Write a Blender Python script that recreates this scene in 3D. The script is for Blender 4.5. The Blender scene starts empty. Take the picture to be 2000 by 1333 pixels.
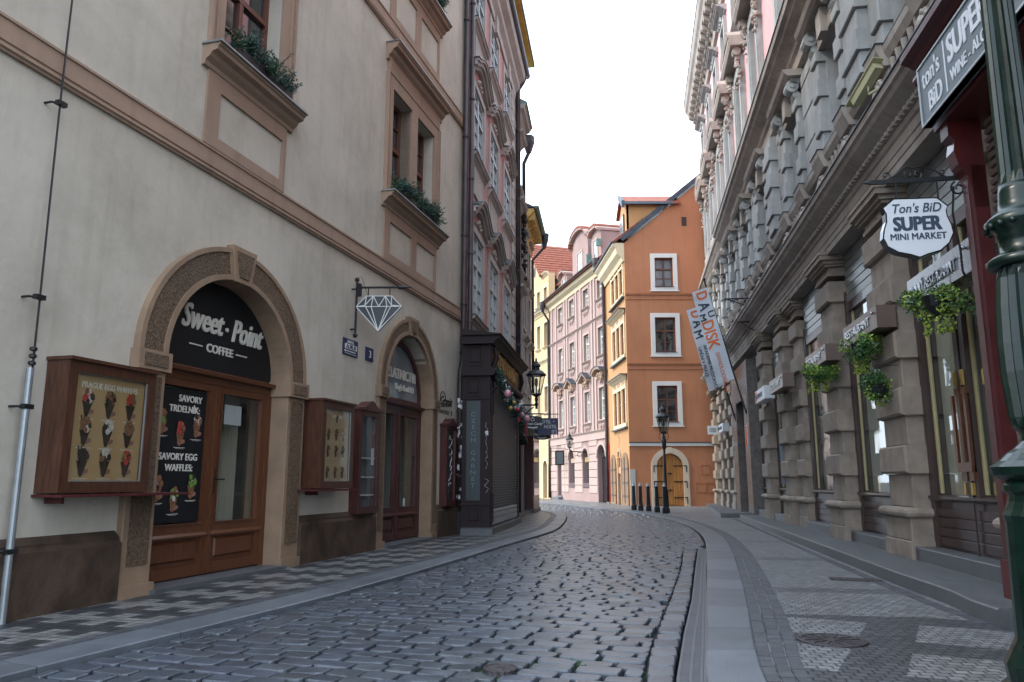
import bpy, bmesh, math, random
from mathutils import Vector, Matrix
random.seed(7)
R = math.radians
sc = bpy.context.scene
col = sc.collection
# ---------------------------------------------------------------- camera
cam_d = bpy.data.cameras.new("Camera"); cam = bpy.data.objects.new("Camera", cam_d); col.objects.link(cam)
cam.location = (0, 0, 1.1)
cam.rotation_euler = (R(90) + math.atan(273.5 / 1500.0), 0, 0)
cam_d.sensor_width = 36; cam_d.lens = 27.0; cam_d.clip_end = 3000; cam_d.clip_start = 0.05
sc.camera = cam
# ---------------------------------------------------------------- sky, sun, exposure
w = bpy.data.worlds.new("World"); sc.world = w; w.use_nodes = True
nt = w.node_tree; bg = nt.nodes["Background"]
sky = nt.nodes.new("ShaderNodeTexSky"); sky.sky_type = 'NISHITA'; sky.sun_disc = False
SUN_EL, SUN_AZ = 42.0, 262.0      # azimuth clockwise from +Y
sky.sun_elevation = R(SUN_EL); sky.sun_rotation = R(SUN_AZ)
sky.dust_density = 3.0; sky.air_density = 1.0; sky.ozone_density = 1.0
# thin even cloud veil over the sky
mixc = nt.nodes.new("ShaderNodeMix"); mixc.data_type = 'RGBA'
tc = nt.nodes.new("ShaderNodeTexCoord"); nz = nt.nodes.new("ShaderNodeTexNoise")
nz.inputs["Scale"].default_value = 1.6; nz.inputs["Detail"].default_value = 5
nt.links.new(tc.outputs["Generated"], nz.inputs["Vector"])
mr = nt.nodes.new("ShaderNodeMapRange"); mr.inputs["To Min"].default_value = 0.72; mr.inputs["To Max"].default_value = 0.9
nt.links.new(nz.outputs["Fac"], mr.inputs["Value"]); nt.links.new(mr.outputs["Result"], mixc.inputs["Factor"])
nt.links.new(sky.outputs["Color"], mixc.inputs["A"]); mixc.inputs["B"].default_value = (5.9, 6.9, 8.1, 1)
nt.links.new(mixc.outputs["Result"], bg.inputs["Color"]); bg.inputs["Strength"].default_value = 0.13
sun_d = bpy.data.lights.new("Sun", 'SUN'); sun_d.energy = .8; sun_d.angle = R(14); sun_d.color = (1, .91, .78)
sun = bpy.data.objects.new("Sun", sun_d); col.objects.link(sun)
_sd = Vector((math.sin(R(SUN_AZ)) * math.cos(R(SUN_EL)), math.cos(R(SUN_AZ)) * math.cos(R(SUN_EL)), math.sin(R(SUN_EL))))
sun.rotation_euler = _sd.to_track_quat('Z', 'Y').to_euler()
sc.view_settings.view_transform = 'Standard'; sc.view_settings.look = 'None'
sc.view_settings.exposure = 2.05; sc.view_settings.gamma = 1.0
sc.cycles.max_bounces = 7; sc.cycles.diffuse_bounces = 4; sc.cycles.transparent_max_bounces = 12
# ---------------------------------------------------------------- materials
M = {}
def mat(name, colr, rough=.8, metal=0, var=.12, vscale=1.5, bump=.0, bscale=40, stain=None, stain_amt=0, spec=.5,
        streak=False, attr=False, coat=0, bdist=.01, vor=False, drip=0):
    m = bpy.data.materials.new(name); m.use_nodes = True; n = m.node_tree; b = n.nodes["Principled BSDF"]
    L = n.links.new
    t = n.nodes.new("ShaderNodeTexCoord")
    b.inputs["Roughness"].default_value = rough; b.inputs["Metallic"].default_value = metal
    b.inputs["Specular IOR Level"].default_value = spec; b.inputs["Coat Weight"].default_value = coat
    c = (*colr, 1)
    nz = n.nodes.new("ShaderNodeTexNoise"); nz.inputs["Scale"].default_value = vscale; nz.inputs["Detail"].default_value = 6
    nz.inputs["Roughness"].default_value = .6
    if streak:
        mp = n.nodes.new("ShaderNodeMapping"); mp.inputs["Scale"].default_value = streak
        L(t.outputs["Object"], mp.inputs["Vector"]); L(mp.outputs["Vector"], nz.inputs["Vector"])
    else: L(t.outputs["Object"], nz.inputs["Vector"])
    rp = n.nodes.new("ShaderNodeValToRGB"); rp.color_ramp.elements[0].position = .3; rp.color_ramp.elements[1].position = .7
    rp.color_ramp.elements[0].color = tuple(max(0, x * (1 - var)) for x in colr) + (1,)
    rp.color_ramp.elements[1].color = tuple(min(1, x * (1 + var)) for x in colr) + (1,)
    L(nz.outputs["Fac"], rp.inputs["Fac"]); out = rp.outputs["Color"]
    if stain:
        n2 = n.nodes.new("ShaderNodeTexNoise"); n2.inputs["Scale"].default_value = .7; n2.inputs["Detail"].default_value = 8
        n2.inputs["Roughness"].default_value = .7; L(t.outputs["Object"], n2.inputs["Vector"])
        r2 = n.nodes.new("ShaderNodeValToRGB"); r2.color_ramp.elements[0].position = .45; r2.color_ramp.elements[1].position = .68
        r2.color_ramp.elements[0].color = (0, 0, 0, 1); r2.color_ramp.elements[1].color = (stain_amt,) * 3 + (1,)
        L(n2.outputs["Fac"], r2.inputs["Fac"])
        mx = n.nodes.new("ShaderNodeMix"); mx.data_type = 'RGBA'; L(r2.outputs["Color"], mx.inputs["Factor"])
        L(out, mx.inputs["A"]); mx.inputs["B"].default_value = (*stain, 1); out = mx.outputs["Result"]
    if drip:   # rain streaks
        md = n.nodes.new("ShaderNodeMapping"); md.inputs["Scale"].default_value = (5, 5, .35); L(t.outputs["Object"], md.inputs["Vector"])
        nd = n.nodes.new("ShaderNodeTexNoise"); nd.inputs["Scale"].default_value = 1.4; nd.inputs["Detail"].default_value = 7; L(md.outputs["Vector"], nd.inputs["Vector"])
        rd = n.nodes.new("ShaderNodeMapRange"); rd.inputs["From Min"].default_value = .5; rd.inputs["From Max"].default_value = .75; rd.inputs["To Min"].default_value = 0; rd.inputs["To Max"].default_value = drip
        L(nd.outputs["Fac"], rd.inputs["Value"]); mx = n.nodes.new("ShaderNodeMix"); mx.data_type = 'RGBA'; mx.blend_type = 'MULTIPLY'
        L(rd.outputs["Result"], mx.inputs["Factor"]); L(out, mx.inputs["A"]); mx.inputs["B"].default_value = (.45, .4, .36, 1); out = mx.outputs["Result"]
    if attr:
        a = n.nodes.new("ShaderNodeAttribute"); a.attribute_name = "Col"
        mx = n.nodes.new("ShaderNodeMix"); mx.data_type = 'RGBA'; mx.blend_type = 'MULTIPLY'; mx.inputs["Factor"].default_value = 1
        L(out, mx.inputs["A"]); L(a.outputs["Color"], mx.inputs["B"]); out = mx.outputs["Result"]
    L(out, b.inputs["Base Color"])
    rr = n.nodes.new("ShaderNodeMapRange"); rr.inputs["To Min"].default_value = max(.02, rough - .1); rr.inputs["To Max"].default_value = min(1, rough + .1)
    L(nz.outputs["Fac"], rr.inputs["Value"]); L(rr.outputs["Result"], b.inputs["Roughness"])
    if bump:
        if vor:
            bt = n.nodes.new("ShaderNodeTexVoronoi"); bt.inputs["Scale"].default_value = bscale; src = bt.outputs["Distance"]
            nn = n.nodes.new("ShaderNodeTexNoise"); nn.inputs["Scale"].default_value = bscale * .6; L(t.outputs["Object"], nn.inputs["Vector"])
            mxv = n.nodes.new("ShaderNodeMix"); mxv.data_type = 'RGBA'; mxv.inputs["Factor"].default_value = .06
            L(t.outputs["Object"], mxv.inputs["A"]); L(nn.outputs["Color"], mxv.inputs["B"]); L(mxv.outputs["Result"], bt.inputs["Vector"])
        else:
            bt = n.nodes.new("ShaderNodeTexNoise"); bt.inputs["Scale"].default_value = bscale; bt.inputs["Detail"].default_value = 5
            bt.inputs["Roughness"].default_value = .65; L(t.outputs["Object"], bt.inputs["Vector"]); src = bt.outputs["Fac"]
        bp = n.nodes.new("ShaderNodeBump"); bp.inputs["Strength"].default_value = bump; bp.inputs["Distance"].default_value = bdist
        L(src, bp.inputs["Height"]); L(bp.outputs["Normal"], b.inputs["Normal"])
    M[name] = m
    return m
mat("plaster_beige", (.475, .43, .358), .92, var=.1, vscale=.9, bump=.35, bscale=7, stain=(.3, .265, .21), stain_amt=.6, bdist=.02, drip=.2)
mat("trim_beige", (.31, .21, .15), .9, var=.08, bump=.3, bscale=25, drip=.3, stain=(.2, .14, .1), stain_amt=.3)
mat("panel_beige", (.46, .4, .34), .92, var=.08, bump=.4, bscale=12)
mat("plinth_stone", (.06, .036, .022), .7, var=.6, vscale=3, bump=.5, bscale=18, stain=(.035, .022, .016), stain_amt=.75, bdist=.02)
mat("arch_stone", (.21, .13, .072), .85, var=.6, vscale=38, bump=1.0, bscale=38, bdist=.14, stain=(.11, .075, .05), stain_amt=.5)
mat("arch_smooth", (.25, .165, .105), .8, var=.18, vscale=3, bump=.35, bscale=30, stain=(.14, .095, .065), stain_amt=.5)
mat("door_wood", (.1, .033, .012), .38, var=.4, vscale=5, streak=(14, 14, 1.2), bump=.15, bscale=60, coat=.2)
mat("case_wood", (.062, .022, .011), .42, var=.5, vscale=4, streak=(12, 12, 1.1), bump=.15, bscale=60, coat=.15)
mat("mahogany", (.06, .016, .014), .4, var=.4, vscale=4, streak=(12, 12, 1.1), coat=.15)
mat("black_board", (.004, .005, .007), .5, var=.1)
mat("white_paint", (.6, .6, .58), .5, var=.05)
mat("cream_text", (.6, .57, .5), .6, var=.04)
mat("poster_yellow", (.42, .275, .13), .5, var=.08, vscale=4)
mat("poster_cream", (.42, .31, .17), .5, var=.08, vscale=4)
mat("food_dark", (.03, .018, .014), .6, var=.3, vscale=40)
mat("food_mid", (.2, .09, .045), .6, var=.6, vscale=60)
mat("food_red", (.4, .04, .03), .6, var=.3, vscale=60)
mat("food_white", (.5, .45, .4), .6, var=.4, vscale=60)
mat("food_green", (.12, .22, .04), .6, var=.4, vscale=60)
mat("skin_print", (.25, .12, .09), .6, var=.1)
mat("iron_black", (.015, .016, .018), .45, metal=.3, var=.3, vscale=20, bump=.2, bscale=60)
mat("zinc", (.3, .32, .33), .45, metal=.7, var=.15, vscale=6, bump=.1, bscale=50)
mat("pipe_brown", (.05, .038, .04), .5, metal=.3, var=.4, vscale=4, bump=.1, bscale=30, stain=(.02, .02, .025), stain_amt=.7)
mat("roof_tin", (.05, .062, .078), .5, metal=.4, var=.25, vscale=4, bump=.1, bscale=20)
mat("copper_green", (.12, .2, .17), .6, var=.3, vscale=5)
mat("pink_wall", (.42, .2, .19), .9, var=.1, vscale=1.5, bump=.3, bscale=15, stain=(.3, .17, .15), stain_amt=.4)
mat("grey_stucco", (.38, .345, .315), .9, var=.1, vscale=2, bump=.3, bscale=20, stain=(.22, .19, .17), stain_amt=.5)
mat("frame_grey", (.36, .39, .4), .5, var=.06)
mat("shop_brown", (.02, .011, .012), .6, var=.25, vscale=5, streak=(8, 8, 1), spec=.25)
mat("shop_panel", (.016, .028, .03), .35, var=.2)
mat("gold", (.42, .26, .07), .45, metal=.5, var=.15)
mat("grille", (.26, .29, .31), .45, metal=.15, var=.2, vscale=8)
mat("yellow_soffit", (.7, .48, .09), .7, var=.2, vscale=2, stain=(.3, .22, .1), stain_amt=.4)
mat("ochre_soffit", (.55, .36, .12), .75, var=.25, vscale=2, stain=(.25, .17, .1), stain_amt=.5)
mat("grey_wall", (.3, .28, .27), .9, var=.12, vscale=2, bump=.3, bscale=15, stain=(.2, .17, .15), stain_amt=.5)
mat("cream_wall", (.5, .38, .21), .9, var=.07, vscale=1, bump=.2, bscale=12, stain=(.5, .4, .26), stain_amt=.3)
mat("cream_trim", (.6, .5, .33), .9, var=.06)
mat("rose_wall", (.29, .2, .18), .9, drip=.25, var=.08, vscale=1, bump=.2, bscale=12, stain=(.4, .28, .27), stain_amt=.4)
mat("rose_trim", (.38, .285, .25), .9, var=.07, vscale=2, stain=(.4, .3, .26), stain_amt=.3)
mat("sand_orn", (.36, .26, .19), .9, var=.3, vscale=8, bump=.6, bscale=20)
mat("orange_wall", (.4, .17, .085), .9, var=.06, drip=.2, vscale=.8, bump=.25, bscale=12, stain=(.32, .12, .055), stain_amt=.35)
mat("orange_light", (.42, .225, .095), .9, var=.06, vscale=.8, bump=.2, bscale=12, stain=(.5, .24, .08), stain_amt=.3)
mat("roof_tile", (.24, .075, .045), .85, var=.35, vscale=6, bump=.3, bscale=20)
mat("window_brown", (.13, .045, .028), .5, var=.15)
mat("window_red", (.3, .09, .05), .55, var=.1)
mat("window_cream", (.68, .68, .6), .6, var=.06)
mat("gate_wood", (.4, .17, .04), .55, var=.4, vscale=2.5, streak=(9, 9, .5), bump=.15, bscale=40)
mat("old_gate", (.2, .12, .065), .8, var=.3, vscale=3, streak=(8, 8, .6), bump=.2, bscale=30)
mat("pale_arch", (.5, .42, .33), .85, var=.1, bump=.2, bscale=30)
mat("red_banner", (.45, .03, .02), .5, var=.08)
mat("granite_r", (.27, .22, .175), .8, drip=.3, var=.22, vscale=4, bump=.5, bscale=35, stain=(.12, .1, .085), stain_amt=.6, bdist=.012)
mat("step_granite", (.085, .09, .095), .5, var=.2, vscale=5, bump=.3, bscale=50, stain=(.08, .08, .08), stain_amt=.5)
mat("facade_grey", (.36, .365, .355), .9, var=.1, drip=.4, vscale=2, bump=.3, bscale=25, stain=(.17, .16, .15), stain_amt=.5)
mat("facade_stone", (.35, .305, .265), .88, var=.14, drip=.4, vscale=3, bump=.4, bscale=25, stain=(.17, .145, .125), stain_amt=.6)
mat("facade_pink", (.6, .36, .36), .9, var=.08, vscale=1, bump=.2, bscale=12)
mat("polished_granite", (.13, .115, .105), .22, var=.3, vscale=6, bump=.05, bscale=60, stain=(.2, .17, .15), stain_amt=.3)
mat("shop_dark", (.045, .025, .022), .4, var=.2, vscale=4, coat=.2)
mat("shop_strip", (.42, .35, .18), .5, var=.1)
mat("shutter_grey", (.2, .21, .2), .35, metal=.4, var=.3, vscale=3)
mat("steel", (.45, .47, .49), .28, metal=.9, var=.12, vscale=5)
mat("sign_brown", (.17, .12, .1), .4, metal=.3, var=.15)
mat("sign_white", (.62, .64, .67), .4, var=.04)
mat("sign_slate", (.1, .125, .14), .45, var=.08)
mat("dark_chrome", (.06, .065, .07), .22, metal=.8, var=.2)
mat("navy", (.012, .02, .07), .4, var=.1)
mat("sign_black", (.006, .007, .012), .4, var=.1)
mat("red_paint", (.055, .006, .006), .35, var=.2, vscale=4, coat=.3)
mat("red_dark", (.07, .012, .013), .45, var=.25, vscale=4)
mat("roller", (.1, .065, .05), .6, var=.2)
mat("lamp_green", (.002, .01, .007), .3, var=.4, vscale=10, bump=.1, bscale=25, spec=.35)
mat("lamp_glass", (.5, .5, .48), .15, var=.05)
mat("brass", (.6, .4, .12), .3, metal=.9, var=.1)
mat("banner", (.6, .63, .68), .6, var=.04)
mat("banner_orange", (.72, .17, .04), .6, var=.03)
mat("banner_ink", (.03, .05, .08), .6, var=.05)
mat("conifer", (.035, .08, .06), .7, var=.5, vscale=9)
mat("leaf_green", (.06, .16, .03), .55, var=.6, vscale=12)
mat("leaf_yellow", (.3, .4, .05), .55, var=.3, vscale=12)
mat("leaf_dark", (.03, .075, .028), .6, var=.5, vscale=12)
mat("leaf_grey", (.14, .17, .13), .7, var=.3, vscale=12)
mat("bauble_pink", (.6, .25, .3), .3, var=.1, coat=.3)
mat("ribbon_red", (.5, .02, .05), .5, var=.1)
mat("cobble", (.055, .065, .08), .34, var=.28, vscale=6, bump=.35, bscale=45, attr=True, spec=.8)
mat("joint", (.01, .01, .01), .9, var=.4, vscale=10, bump=.3, bscale=60)
mat("moss", (.03, .1, .01), .9, var=.5, vscale=30)
mat("kerb_stone", (.105, .118, .135), .42, var=.16, vscale=5, bump=.35, bscale=70, attr=True, stain=(.055, .06, .07), stain_amt=.5)
mat("sett", (.055, .06, .068), .55, var=.25, vscale=9, bump=.3, bscale=50, attr=True)
mat("drain_iron", (.085, .09, .1), .5, metal=.15, var=.25, vscale=8)
mat("manhole_iron", (.05, .042, .045), .5, metal=.5, var=.3, vscale=15, bump=.6, bscale=50, vor=True)
mat("interior", (.1, .09, .08), .9, var=.3, vscale=2)
mat("interior_pale", (.5, .5, .44), .9, var=.1, vscale=2)
mat("pale_backing", (.5, .46, .36), .9, var=.15, vscale=3, streak=(20, 20, .6))
mat("rust_red", (.3, .03, .02), .5, var=.2)
mat("sticker", (.5, .5, .5), .6, var=.9, vscale=14)
mat("camera_cream", (.4, .37, .22), .5, var=.15)
mat("leaf_white", (.45, .5, .5), .5, var=.3, vscale=20)
# window panes
def glass_opaque(name, c, rough=.05):
    m = mat(name, c, rough, var=.3, vscale=1.2, spec=.9); n = m.node_tree
    b = n.nodes["Principled BSDF"]
    for l in list(b.inputs["Roughness"].links): n.links.remove(l)
    b.inputs["Roughness"].default_value = rough; b.inputs["IOR"].default_value = 1.6
glass_opaque("pane_dark", (.02, .024, .028)); glass_opaque("pane_pale", (.17, .2, .22), .08); glass_opaque("pane_sky_sheen", (.42, .48, .5), .1); glass_opaque("pane_warm", (.09, .06, .05), .08)  # palest pane has the reflected sky put into its base colour
def glass_clear(name, tint, refl=1.0):
    m = bpy.data.materials.new(name); m.use_nodes = True; n = m.node_tree; n.nodes.remove(n.nodes["Principled BSDF"])
    o = n.nodes["Material Output"]; tr = n.nodes.new("ShaderNodeBsdfTransparent"); gl = n.nodes.new("ShaderNodeBsdfGlossy")
    tr.inputs["Color"].default_value = (*tint, 1); gl.inputs["Roughness"].default_value = .03
    lw = n.nodes.new("ShaderNodeLayerWeight"); pw = n.nodes.new("ShaderNodeMath"); pw.operation = 'POWER'; pw.inputs[1].default_value = 4.0
    fr = n.nodes.new("ShaderNodeMath"); fr.operation = 'MULTIPLY_ADD'; fr.inputs[1].default_value = .9; fr.inputs[2].default_value = .1
    n.links.new(lw.outputs["Facing"], pw.inputs[0]); n.links.new(pw.outputs[0], fr.inputs[0]); mx = n.nodes.new("ShaderNodeMixShader")
    nz = n.nodes.new("ShaderNodeTexNoise"); nz.inputs["Scale"].default_value = 1.3; t = n.nodes.new("ShaderNodeTexCoord")
    n.links.new(t.outputs["Object"], nz.inputs["Vector"])
    bp = n.nodes.new("ShaderNodeBump"); bp.inputs["Strength"].default_value = .04; bp.inputs["Distance"].default_value = .05
    n.links.new(nz.outputs["Fac"], bp.inputs["Height"]); n.links.new(bp.outputs["Normal"], gl.inputs["Normal"])
    n.links.new(fr.outputs[0], mx.inputs["Fac"]); n.links.new(tr.outputs["BSDF"], mx.inputs[1]); n.links.new(gl.outputs["BSDF"], mx.inputs[2])
    n.links.new(mx.outputs["Shader"], o.inputs["Surface"]); M[name] = m
glass_clear("glass", (.8, .84, .83)); glass_clear("glass_case", (.85, .86, .84))
# mosaic pavement: bricks of small setts, white and dark fields
def mosaic(name, kind):
    m = bpy.data.materials.new(name); m.use_nodes = True; n = m.node_tree; b = n.nodes["Principled BSDF"]; L = n.links.new
    t = n.nodes.new("ShaderNodeTexCoord"); mp = n.nodes.new("ShaderNodeMapping")
    mp.inputs["Rotation"].default_value = (0, 0, R(15.5 if kind == 'diamond' else 9.0))
    L(t.outputs["Object"], mp.inputs["Vector"])
    wn = n.nodes.new("ShaderNodeTexNoise"); wn.inputs["Scale"].default_value = 3; L(mp.outputs["Vector"], wn.inputs["Vector"])
    wm = n.nodes.new("ShaderNodeVectorMath"); wm.operation = 'MULTIPLY_ADD'; wm.inputs[1].default_value = (.035, .035, 0) if kind != 'diamond' else (.008, .008, 0)
    L(wn.outputs["Color"], wm.inputs[0]); L(mp.outputs["Vector"], wm.inputs[2])
    br = n.nodes.new("ShaderNodeTexBrick"); br.inputs["Scale"].default_value = 1; br.inputs["Brick Width"].default_value = .085 if kind != 'diamond' else .09
    br.inputs["Row Height"].default_value = .075 if kind != 'diamond' else .09; br.inputs["Mortar Size"].default_value = .007; br.inputs["Mortar Smooth"].default_value = .6
    br.inputs["Bias"].default_value = 0; br.offset = .5 if kind != 'diamond' else 0; br.inputs["Color1"].default_value = (.75, .75, .75, 1); br.inputs["Color2"].default_value = (1.2, 1.2, 1.2, 1)
    br.inputs["Mortar"].default_value = (.3, .3, .3, 1)
    L(wm.outputs["Vector"], br.inputs["Vector"])
    sp = n.nodes.new("ShaderNodeSeparateXYZ"); L(mp.outputs["Vector"], sp.inputs["Vector"])
    def mth(op, a, bb=None, c=None):
        k = n.nodes.new("ShaderNodeMath"); k.operation = op
        for i, v in enumerate((a, bb, c)):
            if v is None: continue
            if isinstance(v, (int, float)): k.inputs[i].default_value = v
            else: L(v, k.inputs[i])
        return k.outputs[0]
    X, Y = sp.outputs["X"], sp.outputs["Y"]
    if kind == 'diamond':      # zigzag of light parallelograms along the wall
        Yq = mth('MULTIPLY', mth('ADD', mth('FLOOR', mth('DIVIDE', mth('ADD', Y, 90), .09)), .5), .09); Xq = mth('MULTIPLY', mth('ADD', mth('FLOOR', mth('DIVIDE', mth('ADD', X, 90), .09)), .5), .09)
        u = mth('FRACT', mth('DIVIDE', Yq, .72)); v = mth('FRACT', mth('DIVIDE', Xq, .36))
        a = mth('ABSOLUTE', mth('SUBTRACT', u, .5)); c = mth('ABSOLUTE', mth('SUBTRACT', v, .5))
        s = mth('ADD', a, c); w1 = mth('GREATER_THAN', mth('SUBTRACT', .5, s), 0)
        fac = w1
    elif kind == 'field':      # white field with large dark triangles in the foreground
        a = mth('PINGPONG', mth('ADD', mth('ADD', X, mth('MULTIPLY', Y, .42)), 50.3), .85)
        c = mth('PINGPONG', mth('ADD', mth('SUBTRACT', mth('MULTIPLY', X, .55), Y), 50.55), .8)
        fac = mth('GREATER_THAN', mth('ABSOLUTE', mth('SUBTRACT', mth('ADD', a, c), .8)), .3)
        far = mth('GREATER_THAN', Y, 7.05)
        band = mth('GREATER_THAN', .06, mth('ABSOLUTE', mth('SUBTRACT', mth('FRACT', mth('DIVIDE', Y, 3.3)), .6)))
        fac = mth('MAXIMUM', mth('MULTIPLY', fac, mth('SUBTRACT', 1, far)), mth('MULTIPLY', far, mth('SUBTRACT', 1, mth('MULTIPLY', band, .6))))
    else: fac = None
    cm = n.nodes.new("ShaderNodeMix"); cm.data_type = 'RGBA'
    dk = kind != "diamond"; cm.inputs["A"].default_value = (.065, .07, .078, 1) if dk else (.042, .046, .052, 1); cm.inputs["B"].default_value = (.18, .185, .19, 1) if dk else (.18, .18, .18, 1)
    if fac is None: cm.inputs["Factor"].default_value = .6
    else: L(fac, cm.inputs["Factor"])
    nz = n.nodes.new("ShaderNodeTexNoise"); nz.inputs["Scale"].default_value = 11; nz.inputs["Detail"].default_value = 6; L(mp.outputs["Vector"], nz.inputs["Vector"])
    r = n.nodes.new("ShaderNodeMapRange"); r.inputs["To Min"].default_value = .45; r.inputs["To Max"].default_value = 1.5; L(nz.outputs["Fac"], r.inputs["Value"])
    m1 = n.nodes.new("ShaderNodeMix"); m1.data_type = 'RGBA'; m1.blend_type = 'MULTIPLY'; m1.inputs["Factor"].default_value = 1
    L(cm.outputs["Result"], m1.inputs["A"]); L(br.outputs["Color"], m1.inputs["B"])
    m2 = n.nodes.new("ShaderNodeMix"); m2.data_type = 'RGBA'; m2.blend_type = 'MULTIPLY'; m2.inputs["Factor"].default_value = 1
    L(m1.outputs["Result"], m2.inputs["A"]); L(r.outputs["Result"], m2.inputs["B"]); L(m2.outputs["Result"], b.inputs["Base Color"])
    b.inputs["Roughness"].default_value = .42
    bp = n.nodes.new("ShaderNodeBump"); bp.inputs["Strength"].default_value = .8; bp.inputs["Distance"].default_value = .012; bp.invert = True
    bq = n.nodes.new("ShaderNodeBump"); bq.inputs["Strength"].default_value = .4; bq.inputs["Distance"].default_value = .01
    L(nz.outputs["Fac"], bq.inputs["Height"]); L(br.outputs["Fac"], bp.inputs["Height"]); L(bq.outputs["Normal"], bp.inputs["Normal"]); L(bp.outputs["Normal"], b.inputs["Normal"])
    M[name] = m
mosaic("mosaic_diamond", 'diamond'); mosaic("mosaic_field", 'field'); mosaic("mosaic_plain", 'plain')
# ---------------------------------------------------------------- geometry helpers
class Fr:
    """a facade frame: s runs along the wall, d out towards the street, z up"""
    def __init__(f, P, Q, side=1):
        f.P = Vector((P[0], P[1], 0)); t = Vector((Q[0] - P[0], Q[1] - P[1], 0)); f.len = t.length; f.t = t.normalized()
        f.n = Vector((f.t.y, -f.t.x, 0)) * side; f.side = side
    def W(f, s, d, z): p = f.P + f.t * s + f.n * d; return Vector((p.x, p.y, z))
LOC = {}
class MB:
    def __init__(b): b.v = []; b.f = []; b.m = []; b.mi = 0; b.c = None; b.cols = []
    def add(b, vs, fs):
        o = len(b.v); b.v += [tuple(x) for x in vs]
        for f in fs: b.f.append(tuple(i + o for i in f)); b.m.append(b.mi)
        if b.c is not None: b.cols += [b.c] * len(vs)
        return b
    def hexa(b, p):   # 8 points: bottom ring, top ring
        return b.add(p, [(0, 1, 2, 3), (4, 5, 6, 7), (0, 1, 5, 4), (1, 2, 6, 5), (2, 3, 7, 6), (3, 0, 4, 7)])
    def box(b, F, s0, s1, d0, d1, z0, z1, tap=0):
        W = F.W
        return b.hexa([W(s0, d0, z0), W(s1, d0, z0), W(s1, d1, z0), W(s0, d1, z0),
                       W(s0 + tap, d0, z1), W(s1 - tap, d0, z1), W(s1 - tap, d1 - tap, z1), W(s0 + tap, d1 - tap, z1)])
    def bev(b, F, s0, s1, d0, d1, z0, z1, e=.015):   # block whose front edges are chamfered
        W = F.W
        rings = [[W(s0, d0, z0), W(s1, d0, z0), W(s1, d0, z1), W(s0, d0, z1)],
                 [W(s0, d1 - e, z0), W(s1, d1 - e, z0), W(s1, d1 - e, z1), W(s0, d1 - e, z1)],
                 [W(s0 + e, d1, z0 + e), W(s1 - e, d1, z0 + e), W(s1 - e, d1, z1 - e), W(s0 + e, d1, z1 - e)]]
        fs = [(0, 1, 2, 3), (8, 9, 10, 11)]
        for r in (0, 4):
            for i in range(4): fs.append((r + i, r + (i + 1) % 4, r + 4 + (i + 1) % 4, r + 4 + i))
        return b.add(sum(rings, []), fs)
    def prism(b, F, pts, d0, d1):   # outline in (s,z), thick in d
        n = len(pts); vs = [F.W(s, d0, z) for s, z in pts] + [F.W(s, d1, z) for s, z in pts]
        fs = [tuple(range(n)), tuple(range(n, 2 * n))] + [(i, (i + 1) % n, n + (i + 1) % n, n + i) for i in range(n)]
        return b.add(vs, fs)
    def prof(b, F, prof, s0, s1, mit0=0, mit1=0):   # profile in (d,z) run along s; mit = end slant
        n = len(prof); vs = [F.W(s0 - mit0 * d, d, z) for d, z in prof] + [F.W(s1 + mit1 * d, d, z) for d, z in prof]
        fs = [tuple(range(n)), tuple(range(n, 2 * n))] + [(i, (i + 1) % n, n + (i + 1) % n, n + i) for i in range(n)]
        return b.add(vs, fs)
    def tube(b, pts, r, n=8, cap=True):
        pts = [Vector(p) for p in pts]; rs = r if isinstance(r, (list, tuple)) else [r] * len(pts); vs = []; fs = []
        up = None
        for i, p in enumerate(pts):
            d = (pts[min(i + 1, len(pts) - 1)] - pts[max(i - 1, 0)]).normalized()
            a = d.orthogonal().normalized() if up is None else (up - d * up.dot(d)).normalized()
            up = a; c = d.cross(a)
            for k in range(n):
                q = 2 * math.pi * k / n; vs.append(p + (a * math.cos(q) + c * math.sin(q)) * rs[i])
        for i in range(len(pts) - 1):
            for k in range(n): fs.append((i * n + k, i * n + (k + 1) % n, (i + 1) * n + (k + 1) % n, (i + 1) * n + k))
        if cap: fs += [tuple(range(n)), tuple(range((len(pts) - 1) * n, len(pts) * n))]
        return b.add(vs, fs)
    def lathe(b, x, y, prof, n=16, flute=0, fz=(0, 0), sq=0):
        vs = []; fs = []
        for r, z in prof:
            for k in range(n):
                q = 2 * math.pi * k / n; rr = r
                if flute and fz[0] <= z <= fz[1]: rr = r * (1 - flute * (k % 2))
                vs.append((x + rr * math.cos(q), y + rr * math.sin(q), z))
        m = len(prof)
        for i in range(m - 1):
            for k in range(n): fs.append((i * n + k, i * n + (k + 1) % n, (i + 1) * n + (k + 1) % n, (i + 1) * n + k))
        fs += [tuple(range(n)), tuple(range((m - 1) * n, m * n))]
        return b.add(vs, fs)
    def ball(b, c, r, n=10, m=6, sz=1, jit=0):
        c = Vector(c); vs = [c + Vector((0, 0, -r * sz))]; fs = []
        for i in range(1, m):
            a = -math.pi / 2 + math.pi * i / m
            for k in range(n):
                q = 2 * math.pi * k / n; j = 1 + random.uniform(-jit, jit)
                vs.append(c + Vector((math.cos(a) * math.cos(q), math.cos(a) * math.sin(q), math.sin(a) * sz)) * r * j)
        vs.append(c + Vector((0, 0, r * sz))); e = len(vs) - 1
        for k in range(n): fs.append((0, 1 + (k + 1) % n, 1 + k)); fs.append((e, e - n + k, e - n + (k + 1) % n))
        for i in range(m - 2):
            for k in range(n): fs.append((1 + i * n + k, 1 + i * n + (k + 1) % n, 1 + (i + 1) * n + (k + 1) % n, 1 + (i + 1) * n + k))
        return b.add(vs, fs)
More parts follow.
